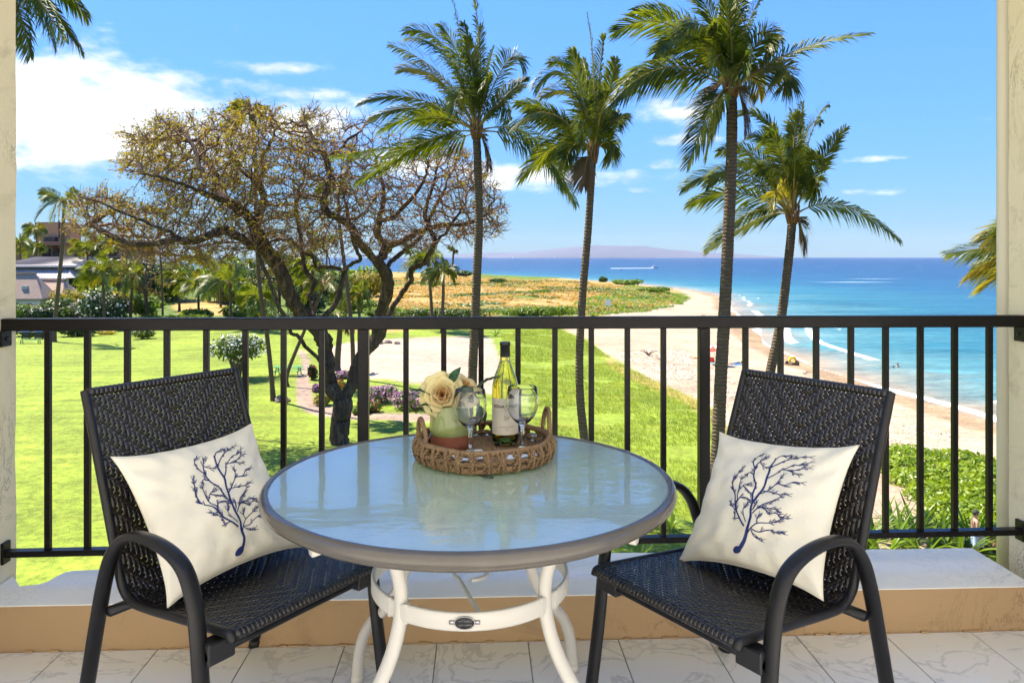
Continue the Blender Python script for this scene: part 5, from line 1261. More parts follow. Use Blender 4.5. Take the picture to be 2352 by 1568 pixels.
M['fl_red'] = leafm('red_blossom', (.50, .03, .015), (.62, .09, .03), 3, .6, .3, (.5, .05, .02))
M['stem'] = sm('woody_stem', (.10, .065, .04), (.17, .12, .08), 6, .9)
def leafcloud(b, rg, blobs, n, leaf, asp=.5, upb=.0, shell=.55, m=0):
    wsum = [rx * ry + ry * rz_ + rx * rz_ for _, rx, ry, rz_ in blobs]; tot = sum(wsum)
    for (c, rx, ry, rz_), w in zip(blobs, wsum):
        for _ in range(int(n * w / tot)):
            d = Vector((rg.gauss(0, 1), rg.gauss(0, 1), rg.gauss(0, 1))).normalized(); f = (shell + (1 - shell) * rg.random()) * (1 + .16 * noise.noise(d * 2.3 + c))
            p = c + Vector((d.x * rx * f, d.y * ry * f, d.z * rz_ * f))
            nn = (d + Vector((rg.gauss(0, .6), rg.gauss(0, .6), rg.gauss(.25, .6)))).normalized(); a = nn.orthogonal().normalized(); a.rotate(Matrix.Rotation(rg.uniform(0, 6.28), 3, nn)); e = nn.cross(a)
            s = leaf * rg.uniform(.4, 1.45); base = len(b.v)
            for v in (p - a * s, p + e * s * asp + nn * s * .12, p + a * s, p - e * s * asp + nn * s * .12): b.v.append(tuple(v))
            b.f.append((base, base + 1, base + 2, base + 3)); b.mi.append(m)
def bush(name, label, cat, base, w, d, h, n, leaf, mat, seed, blooms=None, group=None, nblob=7, stem=.12, lift=0.0, asp=.5):
    rg = random.Random(seed); root = empty(name, base, 0, label, cat, group); blobs = []
    for i in range(nblob):
        a = rg.uniform(0, 6.28); r = math.sqrt(rg.random()) * .55; k = rg.uniform(.50, .70)
        blobs.append((Vector((math.cos(a) * r * w / 2, math.sin(a) * r * d / 2, lift + (h - lift) * rg.uniform(.38, .66))), w / 2 * k, d / 2 * k, (h - lift) * .5 * rg.uniform(.62, .9)))
    b = MB(); leafcloud(b, rg, blobs, n, leaf, asp); tag(b.build('foliage', mat, root, False), kind='stuff')
    b = MB()
    for i in range(5):
        q = blobs[i % nblob][0]; b.tube([Vector((rg.uniform(-.05, .05), rg.uniform(-.05, .05), -.05)) * w, Vector((q.x * .35, q.y * .35, q.z * .5)), q], [stem * h * .10, stem * h * .08, stem * h * .04], 6)
    b.build('stem', M['stem'], root)
    if blooms:
        bm_, bn, bs = blooms; b = MB(); leafcloud(b, rg, [(c, x * 1.05, y * 1.05, z * 1.07) for c, x, y, z in blobs], bn, bs, .8, shell=.9); tag(b.build('blossoms', bm_, root, False), kind='stuff')
    return root
def pxbush(name, label, cat, x, ybase, wpx, hpx, n, leaf, mat, seed, depth=1.0, Z=None, **k):
    base = T(x, ybase); Z = Zof(base); return bush(name, label, cat, base - UP * .05, wpx / F * Z, wpx / F * Z * depth, hpx / F * Z, n, leaf, mat, seed, **k)
pxbush('plumeria_tree', 'round white flowering tree with forked trunk on the lawn behind the left chair', 'tree', 542, 868, 132, 108, 2600, .15, M['lf_mid'], 1, blooms=(M['fl_white'], 620, .10), lift=1.4, stem=.6)
pxbush('plumeria_tree', 'wide dark green shrub tree dotted with white flowers at the lawn corner', 'tree', 228, 742, 122, 72, 3400, .24, M['lf_dark'], 2, blooms=(M['fl_white'], 300, .17), nblob=10)
pxbush('round_bush', 'clipped dark bush with yellow flecks on the far lawn', 'bush', 325, 778, 56, 26, 1500, .13, M['lf_mid'], 3, blooms=(M['lf_yel'], 160, .12))
pxbush('low_bush', 'low yellow flowering mound on the far lawn', 'bush', 244, 768, 46, 11, 900, .12, M['lf_yel'], 4)
pxbush('hedge', 'dark clipped hedge behind the slender leaning palm', 'hedge', 178, 772, 110, 26, 2400, .16, M['lf_dark'], 5, depth=.5, nblob=12)
pxbush('hedge', 'dark hedge behind the barbecue grills', 'hedge', 70, 772, 110, 30, 2000, .16, M['lf_dark'], 6, depth=.4, nblob=10)
pxbush('silver_bush', 'silvery grey bush beside the shingle roofs', 'bush', 80, 738, 120, 46, 2600, .22, M['lf_silver'], 7, nblob=10)
pxbush('round_bush', 'green bush below the shingle roofs, next to the silvery one', 'bush', 140, 738, 80, 60, 2200, .24, M['lf_mid'], 8)
pxbush('round_bush', 'dry brownish bush beside the flowering shrub tree', 'bush', 178, 738, 60, 36, 1300, .2, M['lf_brown'], 9)
pxbush('round_bush', 'tall leafy bush crowding the eaves of the first shingle house', 'bush', 70, 737, 100, 34, 2600, .3, M['lf_lime'], 104)
pxbush('round_bush', 'bright bush crowding the eaves of the second shingle house', 'bush', 135, 737, 110, 34, 2600, .3, M['lf_mid'], 105)
pxbush('round_bush', 'leafy green bush hiding the wall of the first shingle house', 'bush', 52, 742, 90, 46, 2200, .26, M['lf_mid'], 101)
pxbush('round_bush', 'dark bush between the two shingle houses', 'bush', 108, 742, 80, 40, 2000, .26, M['lf_dark'], 102)
pxbush('silver_bush', 'silvery shrub in front of the second shingle house', 'bush', 165, 737, 80, 50, 2000, .22, M['lf_silver'], 103)
pxbush('bougainvillea', 'purple bougainvillea under the palm cluster', 'bush', 262, 690, 50, 24, 900, .3, M['lf_mid'], 10, blooms=(M['fl_purple'], 1300, .26), group=None)
pxbush('bougainvillea', 'purple bougainvillea hedge end nearest the green meadow', 'bush', 306, 688, 46, 20, 800, .3, M['lf_mid'], 11, blooms=(M['fl_purple'], 1000, .26))
pxbush('hedge', 'clipped lime hedge row at the edge of the green meadow', 'hedge', 300, 716, 110, 26, 2400, .26, M['lf_lime'], 12, depth=.5, nblob=12)
pxbush('hedge', 'long low lime hedge along the far edge of the lawn', 'hedge', 400, 746, 190, 24, 3800, .2, M['lf_lime'], 13, depth=.25, nblob=18)
pxbush('hedge', 'low mixed hedge in front of the yellow leafed tree', 'hedge', 660, 742, 150, 26, 3000, .2, M['lf_mid'], 14, depth=.3, nblob=16)
pxbush('hedge', 'coastal scrub thicket behind the pair of shaggy palms', 'hedge', 1010, 736, 260, 30, 4600, .22, M['lf_mid'], 15, depth=.22, nblob=24)
pxbush('hedge', 'coastal scrub thicket between the tall palm trunks', 'hedge', 1230, 728, 210, 27, 3800, .24, M['lf_lime'], 16, depth=.25, nblob=20)
for k, (x, y, w, h, mt, lb) in enumerate([(1068, 637, 56, 16, 'lf_mid', 'dark scrub mound on the golden field by the far shore'), (1145, 648, 44, 8, 'lf_mid', 'small scrub mound halfway across the golden field'), (1238, 674, 58, 8, 'lf_lime', 'flat bright green mat in the golden field'),
      (1385, 648, 20, 12, 'lf_mid', 'lone bush on the dune beside the sandy gap'), (1440, 655, 80, 14, 'lf_lime', 'green mound at the seaward end of the dune'), (1500, 672, 90, 14, 'lf_lime', 'green mound nearest the curved sand tip'),
      (850, 640, 90, 20, 'lf_mid', 'broad scrub on the far shore seen through the limbs'), (690, 640, 120, 40, 'lf_mid', 'tall scrub far behind the bare tree'), (600, 655, 120, 46, 'lf_dark', 'dark thicket far behind the bare tree'), (480, 660, 150, 50, 'lf_mid', 'thicket behind the lawn palms'),
      (380, 660, 120, 60, 'lf_dark', 'dark tree mass beside the brick hotel'), (320, 668, 90, 60, 'lf_mid', 'rounded trees in front of the hotel'), (770, 690, 90, 36, 'lf_lime', 'lime scrub behind the twisting limbs'), (880, 728, 90, 26, 'lf_lime', 'lime scrub at the foot of the right limbs'), (560, 735, 110, 40, 'lf_mid', 'green thicket beside the thin palm trunk'),
      (450, 735, 70, 26, 'lf_lime', 'lime shrubs behind the lawn'), (235, 690, 70, 60, 'lf_dark', 'dark shade trees behind the palm cluster'), (345, 706, 60, 14, 'lf_lime', 'rounded lime mound on the green meadow')]):
    pxbush('coastal_shrub', lb, 'shrub', x, y, w * 1.0, h, 1700, .34 if y > 655 else .5, M[mt], 60 + k, depth=.6, nblob=9)
rg = random.Random(500); cname = {'lf_mid': 'mid green', 'lf_dark': 'dark green', 'lf_lime': 'lime green', 'lf_yel': 'yellow leaved'}
marks = [(170, 'the slender leaning palm'), (260, 'the palm cluster'), (335, 'the thin twiggy tree'), (450, 'the long lime hedge'), (530, 'the large young palm'), (600, 'the thin tall palm trunk'), (660, 'the left limb of the bare tree'), (740, 'the trunk of the bare tree'), (850, 'the right limb of the bare tree')]
for k in range(54):
    x = rg.uniform(150, 860); y = rg.uniform(660, 738); top = rg.uniform(585, 640) if y < 705 else rg.uniform(640, 690)
    mt = rg.choice(('lf_mid', 'lf_mid', 'lf_dark', 'lf_lime', 'lf_yel', 'lf_lime'))
    pxbush('garden_shrub', cname[mt] + ' shrub ' + ('far back ' if y < 690 else 'at the lawn edge ' if y > 722 else '') + 'behind ' + min(marks, key=lambda q: abs(q[0] - x))[1], 'shrub', x, y, rg.uniform(60, 120), max(26, y - top), 1500, .42 if y < 700 else .26, M[mt], 300 + k, depth=.7, nblob=8, group='shrubs of the green belt behind the lawn')
# flower beds along the path
for k, (x, y, w, h, mt, bl, lb) in enumerate([(718, 872, 26, 36, 'lf_dark', 'fl_red', 'dark bush with red flowers beside the path'), (728, 900, 22, 18, 'lf_mid', 'fl_pink', 'mauve flowers spilling over the path edge'), (740, 930, 40, 30, 'lf_yel', None, 'bright yellow leaved clump at the path bend'),
      (790, 868, 42, 18, 'lf_mid', 'fl_pink', 'mauve flower drift behind the forked trunk'), (770, 902, 50, 34, 'lf_yel', 'fl_red', 'yellow and red leaved shrub seen through the trunk fork'), (880, 925, 90, 42, 'lf_mid', 'fl_pink', 'mound of green and mauve flowers beside the sandy court'),
      (955, 938, 110, 46, 'lf_mid', 'fl_pink', 'large mauve flowered mound next to the vase'), (845, 945, 60, 26, 'lf_mid', 'fl_red', 'low green clump with red specks at the path'), (825, 950, 40, 24, 'lf_lime', None, 'lime clump at the foot of the forked trunk')]):
    pxbush('flower_bush', lb, 'flowers', x, y, w, h, 1500, .10, M[mt], 80 + k, nblob=9, blooms=(M[bl], 650 if bl == 'fl_pink' else 130, .075) if bl else None)
# coastal hedge below the balcony
hb = [T(x, y) for x, y in ((2040, 1062), (2075, 1085), (2120, 1115), (2165, 1150), (2205, 1190), (2250, 1235), (2300, 1280), (2090, 1055), (2140, 1075), (2190, 1100), (2240, 1130), (2290, 1165), (2330, 1200), (2380, 1240), (2230, 1150), (2280, 1200), (2330, 1250), (2400, 1290), (2200, 1065), (2290, 1090), (2370, 1130), (2440, 1180))]
hr = empty('coastal_hedge', hb[4], 0, 'wide bright green coastal hedge between the sand and the building', 'hedge'); rg = random.Random(9); b = MB()
leafcloud(b, rg, [(q - hb[4] + UP * .22, 1.6, 1.6, .55) for q in hb], 34000, .12, .6, shell=.6); tag(b.build('foliage', M['lf_naup'], hr, False), kind='stuff')
b = MB()
for q in hb:
    for _ in range(6):
        a = q - hb[4] + Vector((rg.uniform(-1, 1), rg.uniform(-1, 1), -.05)); b.tube([a, a + Vector((rg.uniform(-.4, .4), rg.uniform(-.4, .4), .7))], [.03, .012], 5)
tag(b.build('stems', M['stem'], hr), kind='stuff')
pxbush('dry_brush', 'dry brown brush heap under the coastal hedge', 'bush', 2286, 1292, 70, 56, 1500, .13, M['lf_brown'], 99, asp=.12)

# strap leaved lilies at the foot of the building
M['strap'] = leafm('strap_leaf', (.09, .17, .012), (.21, .29, .03), 2.0, .35, .4)
def strap(L, W, bend, seed):
    b = MB(); N = 7; rg = random.Random(seed); tw = rg.uniform(-.2, .2)
    for i in range(N + 1):
        f = i / N; w = W * (math.sin(math.pi * (.12 + .88 * f)) ** .6) if i < N else .002
        y = L * (f * .35 + bend * f * f * .75); z = L * (f * (1.0 - .25 * bend) - bend * .55 * f ** 3)
        for s in (-1, 0, 1): b.v.append((s * w / 2 + tw * f * f * L * .3, y, z + (abs(s) * w * .25)))
    for i in range(N):
        for j in range(2): q = i * 3 + j; b.f.append((q, q + 1, q + 4, q + 3)); b.mi.append(0)
    return b.mesh('leaf', M['strap'])
STR = [strap(1.0, .085, .3, 1), strap(1.0, .09, .7, 2), strap(1.0, .08, 1.1, 3), strap(1.0, .075, .1, 4)]
def lily(x, y, size, seed, label, nl=26, group='strap leaved lilies below the balcony'):
    base = T(x, y); rg = random.Random(seed); root = empty('spider_lily', base, rg.uniform(0, 6), label, 'plant', group)
    for i in range(nl):
        s = size * rg.uniform(.7, 1.1); m = Matrix.Rotation(2 * math.pi * i / nl * 1.618 * 4 + rg.uniform(-.2, .2), 4, 'Z') @ Matrix.Translation((0, .04 * size, -.02)) @ Matrix.Rotation(rg.uniform(-.25, .1), 4, 'X') @ Matrix.Diagonal((1.0, s, s, 1))
        link_copy(STR[rg.choice((0, 0, 1, 1, 2, 3))], 'leaf', root, m @ Matrix.Diagonal((1.35, 1, 1, 1)))
for k, (x, y) in enumerate([(1985, 1268), (2030, 1290), (2075, 1262), (2120, 1290), (2165, 1268), (2205, 1296), (2010, 1240), (2055, 1232), (2105, 1238), (2150, 1240), (1960, 1300), (2235, 1262)]):
    lily(x, y, 1.75, 200 + k, 'strap leaved lily clump in the row in front of the dirt path')
lily(1468, 1290, .95, 230, 'lone strap leaved lily beside the palm base on the grass', 24)
lily(1540, 1215, .7, 231, 'small strap leaved lily on the slope behind the table edge', 18)
lily(1138, 772, 1.5, 232, 'spiky green plant at the far corner of the sandy court', 22, None)
b = MB(); rg = random.Random(77)          # rough grass on the slope above the beach
GP_ = poly([(1150, 760), (1285, 757), (1345, 782), (1440, 845), (1590, 915), (1650, 955), (1690, 1030), (1690, 1300), (1380, 1300), (1250, 1000), (1180, 900)])
x0, y0 = GP_.min(0); x1, y1 = GP_.max(0); tx = np.array([rg.uniform(x0, x1) for _ in range(60000)]); ty = np.array([rg.uniform(y0, y1) for _ in range(60000)])
k_ = in_poly(tx, ty, GP_) & (nz2(tx, ty, 2.6, 2) + .6 * nz2(tx, ty, 6, 8) > -.35); tx, ty = tx[k_][:17000], ty[k_][:17000]; tz = height(tx, ty)
for x, y, z in zip(tx, ty, tz):
    for _ in range(3):
        L = rg.uniform(.10, .30); a = rg.uniform(0, 6.28); dx, dy = math.cos(a), math.sin(a); w = rg.uniform(.012, .022); ox, oy = rg.uniform(-.12, .12), rg.uniform(-.12, .12); base = len(b.v)
        b.v.extend([(x + ox - dy * w, y + oy + dx * w, z - .02), (x + ox + dy * w, y + oy - dx * w, z - .02), (x + ox + dx * L * .5 - .25 * L, y + oy + dy * L * .5, z + L * .85)]); b.f.append((base, base + 1, base + 2)); b.mi.append(0)
M['grass'] = leafm('slope_grass', (.15, .215, .018), (.31, .34, .045), .25, .6, .4)
g = b.build('slope_grass', M['grass'], None, False); tag(g, 'rough tufted grass on the slope above the beach', 'grass', kind='stuff')

def scatter(name, label, cat, pg, n, size, mat, seed, flat=.6, per=3, thr=-.2, asp=.3, ns=6.0):
    rg = random.Random(seed); x0, y0 = pg.min(0); x1, y1 = pg.max(0); r = np.random.RandomState(seed)
    # even in bearing: sample distance geometrically so that near and far ground are covered alike
    X = r.uniform(x0, x1, n * 6); Y = np.exp(r.uniform(math.log(max(y0, 1)), math.log(y1), n * 6))
    ok = in_poly(X, Y, pg) & (nz2(X, Y, ns, seed) + .5 * nz2(X, Y, ns * .37, seed + 1) > thr); X, Y = X[ok][:n], Y[ok][:n]; Zz = height(X, Y); b = MB()
    for x, y, z in zip(X, Y, Zz):
        k = (.6 + .4 * min(3, math.hypot(x, y) / 120))
        for _ in range(per):
            a = rg.uniform(0, 6.28); s = size * rg.uniform(.5, 1.3) * k; d = Vector((math.cos(a), math.sin(a), rg.uniform(.1, 1) * flat)).normalized() * s; e = Vector((-math.sin(a), math.cos(a), 0)) * s * asp
            o = Vector((x + rg.uniform(-1, 1) * size, y + rg.uniform(-1, 1) * size, z)); base = len(b.v)
            for q in (o - e, o + e, o + d + e * .6, o + d - e * .6): b.v.append(tuple(q))
            b.f.append((base, base + 1, base + 2, base + 3)); b.mi.append(0)
    return tag(b.build(name, mat, None, False), label, cat, kind='stuff')
FIELD = poly([(840, 640), (1000, 638), (1180, 641), (1300, 646), (1450, 658), (1570, 690), (1500, 712), (1350, 722), (1100, 730), (860, 735)])
M['lf_gold'] = leafm('golden_dry_grass', (.32, .20, .06), (.50, .33, .11), .2, .8, .3)
scatter('dry_scrub', 'golden dry grass and scrub covering the dune field', 'scrub', FIELD, 9000, .55, M['lf_gold'], 4, .8, 3, -.1)
scatter('green_scrub', 'patches of low green creeper on the dune field', 'scrub', FIELD, 5000, .5, M['lf_mid'], 8, .7, 3, .25, .5, 14.0)
scatter('green_scrub', 'green beach creeper covering the seaward end of the dune', 'scrub', DUNEG_P[0], 4200, .45, M['lf_lime'], 12, .7, 3, -.6, .5, 9.0)
RUB = poly([(1700, 905), (1960, 955), (2060, 950), (2320, 1040), (2420, 1120), (2300, 1100), (2120, 1045), (2040, 1035), (1980, 1150), (1700, 1080), (1610, 930)]); RUB2 = poly([(1410, 800), (1560, 800), (1650, 850), (1720, 900), (1660, 940), (1520, 880), (1440, 840)])
M['wrack'] = sm('dark_wrack', (.10, .065, .04), (.22, .15, .10), 3, .9); M['coral'] = sm('bleached_coral', (.58, .52, .44), (.66, .61, .54), 3, .9)
for nm, pg, sd in (('beach_wrack', RUB, 31), ('beach_wrack', RUB2, 32)):
    scatter(nm, 'dark twigs and seaweed strewn over the pale sand ' + ('below the coastal hedge' if sd == 31 else 'near the driftwood stump'), 'seaweed', pg, 2600, .22, M['wrack'], sd, .12, 2, -.1, .10, 3.0)
    scatter('coral_rubble', 'bleached coral rubble on the sand ' + ('behind the coastal hedge' if sd == 31 else 'around the driftwood stump'), 'rubble', pg, 2600, .10, M['coral'], sd + 5, .8, 2, -.2, .5, 3.0)
# ================================================================== buildings
def brick_mat(name, c1, c2, mort):
    t = NT(name); br = t.new('ShaderNodeTexBrick'); br.inputs['Scale'].default_value = 1.0; br.inputs['Brick Width'].default_value = .6; br.inputs['Row Height'].default_value = .28; br.inputs['Mortar Size'].default_value = .03
    br.inputs['Color1'].default_value = (*c1, 1); br.inputs['Color2'].default_value = (*c2, 1); br.inputs['Mortar'].default_value = (*mort, 1)
    v = t.coord('Object'); mp = t.new('ShaderNodeMapping'); mp.inputs['Rotation'].default_value = (R(90), 0, 0); t.link(v, mp.inputs[0]); t.link(mp.outputs[0], br.inputs['Vector'])
    return t.done(t.bsdf(br.outputs[0], .9, None))
M['brick'] = brick_mat('brown_brick', (.40, .19, .085), (.48, .25, .12), (.44, .30, .18)); M['brick2'] = sm('brown_block', (.30, .15, .08), (.38, .20, .11), .8, .9)
M['concrete'] = sm('balcony_slab', (.30, .17, .11), (.36, .21, .14), 1.5, .8); M['fascia'] = sm('red_fascia', (.33, .10, .05), (.38, .13, .07), 1, .7); M['darkglass'] = sm('dark_window', (.02, .025, .03), (.05, .06, .06), .5, .08)
M['curtain'] = sm('pale_curtain', (.45, .43, .38), (.55, .52, .46), 3, .9); M['roofmetal'] = sm('taupe_metal_roof', (.56, .50, .45), (.64, .58, .53), .4, .65); M['seam'] = sm('roof_seam', (.24, .20, .18), None, 1, .5)
M['shingle'] = sm('brown_shingle', (.28, .18, .125), (.42, .30, .22), 1.6, .9, .4, .05); M['offwhite'] = sm('off_white_siding', (.55, .53, .46), (.60, .58, .52), 2, .8); M['railblk'] = sm('black_iron', (.015, .015, .015), None, 1, .5)
class Local:                              # a frame turned with the view, x right, y away, z up
    def __init__(s, o): s.o = o
    def box(s, name, mat, a, b_, parent=None, bev=0):
        m = MB(); m.box(a, b_, 0, bev); return m.build(name, mat, parent or s.o, False)
def bframe(name, Z, x, label, cat, zb=None, yaw=0.0):
    q = P(x, CY, Z); q.z = hz(q.x, q.y) if zb is None else zb; return empty(name, q, -YAW + yaw, label, cat)
Zh = 200.0; k_ = Zh / F
ho = bframe('brick_hotel', Zh, 38, 'brown brick hotel with flat roof and rooftop tower beyond the palms', 'building'); gz = ho.location.z
def hzv(y): return EYE + (CY - y) * k_ - gz          # height over the hotel's foot for a bearing
def hx(x): return (x - 38) * k_
L_ = Local(ho)
L_.box('wall', M['brick2'], (hx(-60), 0, -.5), (hx(98), 14, hzv(562))); L_.box('wall', M['brick2'], (hx(98), 1.9, -.5), (hx(144), 14, hzv(562)))
L_.box('wall', M['brick'], (hx(144), -.4, -.5), (hx(172), 14, hzv(562))); L_.box('wall', M['brick2'], (hx(172), 1.9, -.5), (hx(300), 14, hzv(562)))
rf = L_.box('roof', M['concrete'], (hx(-62), -1.6, hzv(560)), (hx(302), 15, hzv(555))); L_.box('fascia', M['fascia'], (hx(-62.3), -1.75, hzv(561.5)), (hx(302.2), -1.61, hzv(557.5)), rf)
tw_ = L_.box('tower', M['brick'], (hx(67), 3, hzv(555)), (hx(128), 10, hzv(511)))
L_.box('tower', M['brick'], (hx(128), 4, hzv(555)), (hx(142), 9, hzv(524))); L_.box('parapet', M['concrete'], (hx(66.4), 2.9, hzv(511)), (hx(128.6), 10.1, hzv(509)), tw_)
L_.box('machine_grille', M['railblk'], (hx(92), 1.5, hzv(554)), (hx(118), 2.9, hzv(544)), tw_); L_.box('antenna', M['railblk'], (hx(63.5), 3, hzv(530)), (hx(64.8), 3.3, hzv(509)), tw_)
L_.box('vent_pipe', M['railblk'], (hx(120.5), 2.6, hzv(545)), (hx(122), 2.9, hzv(505)), tw_)
for col0, col1 in ((98, 121), (121, 144), (176, 200), (200, 224), (228, 252), (252, 276)):
    for y in (569, 592, 615, 638):
        bl = L_.box('balcony_slab', M['concrete'], (hx(col0) + .02, -.3, hzv(y + 20)), (hx(col1) - .02, 1.88, hzv(y + 22.5)))
        L_.box('window', M['darkglass'], (hx(col0 + 3), 1.82, hzv(y + 19.9)), (hx(col1 - 3), 1.898, hzv(y + 2)), bl); L_.box('curtain', M['curtain'], (hx(col0 + 13), 1.78, hzv(y + 19.9)), (hx(col1 - 4), 1.818, hzv(y + 4)), bl)
        m = MB(); m.box((hx(col0), -.28, hzv(y + 11.5)), (hx(col1), -.22, hzv(y + 12.4)))
        for i in range(16): xx = hx(col0) + (hx(col1) - hx(col0)) * (i + .5) / 16; m.box((xx - .02, -.27, hzv(y + 19.9)), (xx + .02, -.23, hzv(y + 12.4)))
        m.build('balcony_rail', M['railblk'], bl, False)
    L_.box('party_wall', M['brick2'], (hx(col0) - .12, -.35, -.5), (hx(col0) + .0, 1.9, hzv(562.5)))
# two tier pavilion
Zp = 150.0; kp = Zp / F; pv = bframe('pavilion', Zp, 38, 'low pavilion with two tiers of ribbed taupe metal roof', 'building'); gp = pv.location.z
pz = lambda y: EYE + (CY - y) * kp - gp; pxx = lambda x: (x - 38) * kp
L_ = Local(pv)
def ribbed_roof(name, xe0, xe1, ye, xr0, xr1, yr, d_e, d_r, parent, nrib, curve=0.0):
    """hipped roof slope facing us: eave line and ridge line in bearings, d = how far the eave comes forward"""
    m = MB(); e0, e1, r0, r1 = (Vector((pxx(xe0), -d_e, pz(ye))), Vector((pxx(xe1), -d_e, pz(ye))), Vector((pxx(xr0), d_r, pz(yr))), Vector((pxx(xr1), d_r, pz(yr))))
    def S(u, v): a = e0.lerp(e1, u); c = r0.lerp(r1, u); q = a.lerp(c, v); q.z -= curve * math.sin(math.pi * v); return q
    m.grid(lambda u, v: S(u, v), 12, 8); bk = d_r + (d_r + d_e)
    m.add([e1, Vector((e1.x, bk, e1.z)), r1], [(0, 1, 2)]); m.add([e0, r0, Vector((e0.x, bk, e0.z))], [(0, 1, 2)]); m.add([Vector((e0.x, bk, e0.z)), r0, r1, Vector((e1.x, bk, e1.z))], [(0, 1, 2, 3)])
    m.add([e0, e1, e1 - UP * .35, e0 - UP * .35], [(0, 1, 2, 3)]); ro = m.build(name, M['roofmetal'], parent, False)
    for i in range(nrib + 1):
        u = i / nrib; mm = MB(); mm.tube([S(u, v) + Vector((0, -.02, .06)) for v in (0, .25, .5, .75, 1)], .06, 4); mm.build('rib', M['seam'], ro, False)
    return ro
ribbed_roof('roof', 0, 210, 609, 50, 190, 591, 1.0, 4.5, pv, 30)
L_.box('upper_wall', M['darkglass'], (pxx(20), .5, pz(618)), (pxx(196), 5, pz(609.5)))
ribbed_roof('roof', -10, 186, 637, 10, 162, 617, 5.0, .2, pv, 28, .35)
L_.box('wall', M['offwhite'], (pxx(-5), -2.5, -.3), (pxx(176), 6, pz(668))); L_.box('window_band', M['darkglass'], (pxx(-4), -2.3, pz(668)), (pxx(174), 5, pz(639)))
for x in (0, 22, 44, 66, 88, 110, 132, 152, 170): L_.box('post', M['offwhite'], (pxx(x), -2.6, pz(669)), (pxx(x + 4), -2.3, pz(638)))
L_.box('terrace', M['curtain'], (pxx(150), -4.5, -.3), (pxx(205), 3, pz(683)))
# shingled houses
def house(x0, x1, yr, ye, Z, label, yw):
    k = Z / F; h = bframe('shingle_house', Z, (x0 + x1) / 2, label, 'house', None, yw); g0 = h.location.z; w = (x1 - x0) * k / 2; zr, ze = EYE + (CY - yr) * k - g0, EYE + (CY - ye) * k - g0; dd = w * .8
    m = MB(); m.add([(-w, -dd, ze), (w, -dd, ze), (w, dd, ze), (-w, dd, ze), (-w * .4, 0, zr), (w * .4, 0, zr)], [(0, 1, 5, 4), (1, 2, 5), (2, 3, 4, 5), (3, 0, 4)]); m.add([(-w, -dd, ze - .25), (w, -dd, ze - .25), (w, dd, ze - .25), (-w, dd, ze - .25), (-w, -dd, ze), (w, -dd, ze), (w, dd, ze), (-w, dd, ze)], [(0, 1, 5, 4), (1, 2, 6, 5), (2, 3, 7, 6), (3, 0, 4, 7)])
    rf = m.build('roof', M['shingle'], h, False)
    m = MB(); m.box((-w * .45, -.25, zr - .1), (w * .45, .25, zr + .18)); m.build('ridge_cap', M['shingle'], rf, False)
    m = MB(); m.box((-w * .9, -dd * .9, -.3), (w * .9, dd * .9, ze - .25)); m.build('wall', M['offwhite'], h, False)
    for i in (-.5, 0, .5): m = MB(); m.box((w * i - .5, -dd * .9 - .04, ze - 2.0), (w * i + .5, -dd * .9 + .02, ze - .8)); m.build('window', M['darkglass'], h, False)
    m = MB(); m.box((w * .1, -dd * .62, ze + (zr - ze) * .38), (w * .1 + .9, -dd * .62 + .7, ze + (zr - ze) * .38 + .55)); m.build('skylight', M['curtain'], rf, False)
house(0, 112, 628, 684, 128, 'house with steep brown shingle hip roof nearest the cracked wall', R(10)); house(70, 182, 643, 690, 134, 'house with brown shingle hip roof in front of the pavilion', R(-8))
q = T(198, 700); cv = empty('white_canopy', q, -YAW, 'small white slatted canopy beside the pavilion', 'canopy')
m = MB(); m.add([(-1.4, 0, 1.2), (1.2, 0, 2.4), (1.2, 1.2, 2.5), (-1.4, 1.2, 1.3)], [(0, 1, 2, 3)]); m.build('cover', M['offwhite'], cv, False)
for x, hh in ((-1.3, 1.25), (1.1, 2.35)):
    for y in (.05, 1.1): m = MB(); m.box((x - .05, y - .05, 0), (x + .05, y + .05, hh)); m.build('leg', M['offwhite'], cv, False)
m = MB(); q0, q1 = T(40, 733), T(270, 731); tag(m.build('garden_wall', M['offwhite']), 'low pale garden wall behind the lawn hedge', 'wall') if False else None
gw = MB(); d_ = (q1 - q0); nrm_ = Vector((-d_.y, d_.x, 0)).normalized() * .15; h_ = 1.0
gw.add([q0 - nrm_ - UP, q1 - nrm_ - UP, q1 + nrm_ - UP, q0 + nrm_ - UP, q0 - nrm_ + UP * h_, q1 - nrm_ + UP * h_, q1 + nrm_ + UP * h_, q0 + nrm_ + UP * h_], [(0, 3, 2, 1), (4, 5, 6, 7), (0, 1, 5, 4), (1, 2, 6, 5), (2, 3, 7, 6), (3, 0, 4, 7)])
tag(gw.build('garden_wall', M['offwhite'], None, False), 'low pale garden wall behind the lawn hedge', 'wall')

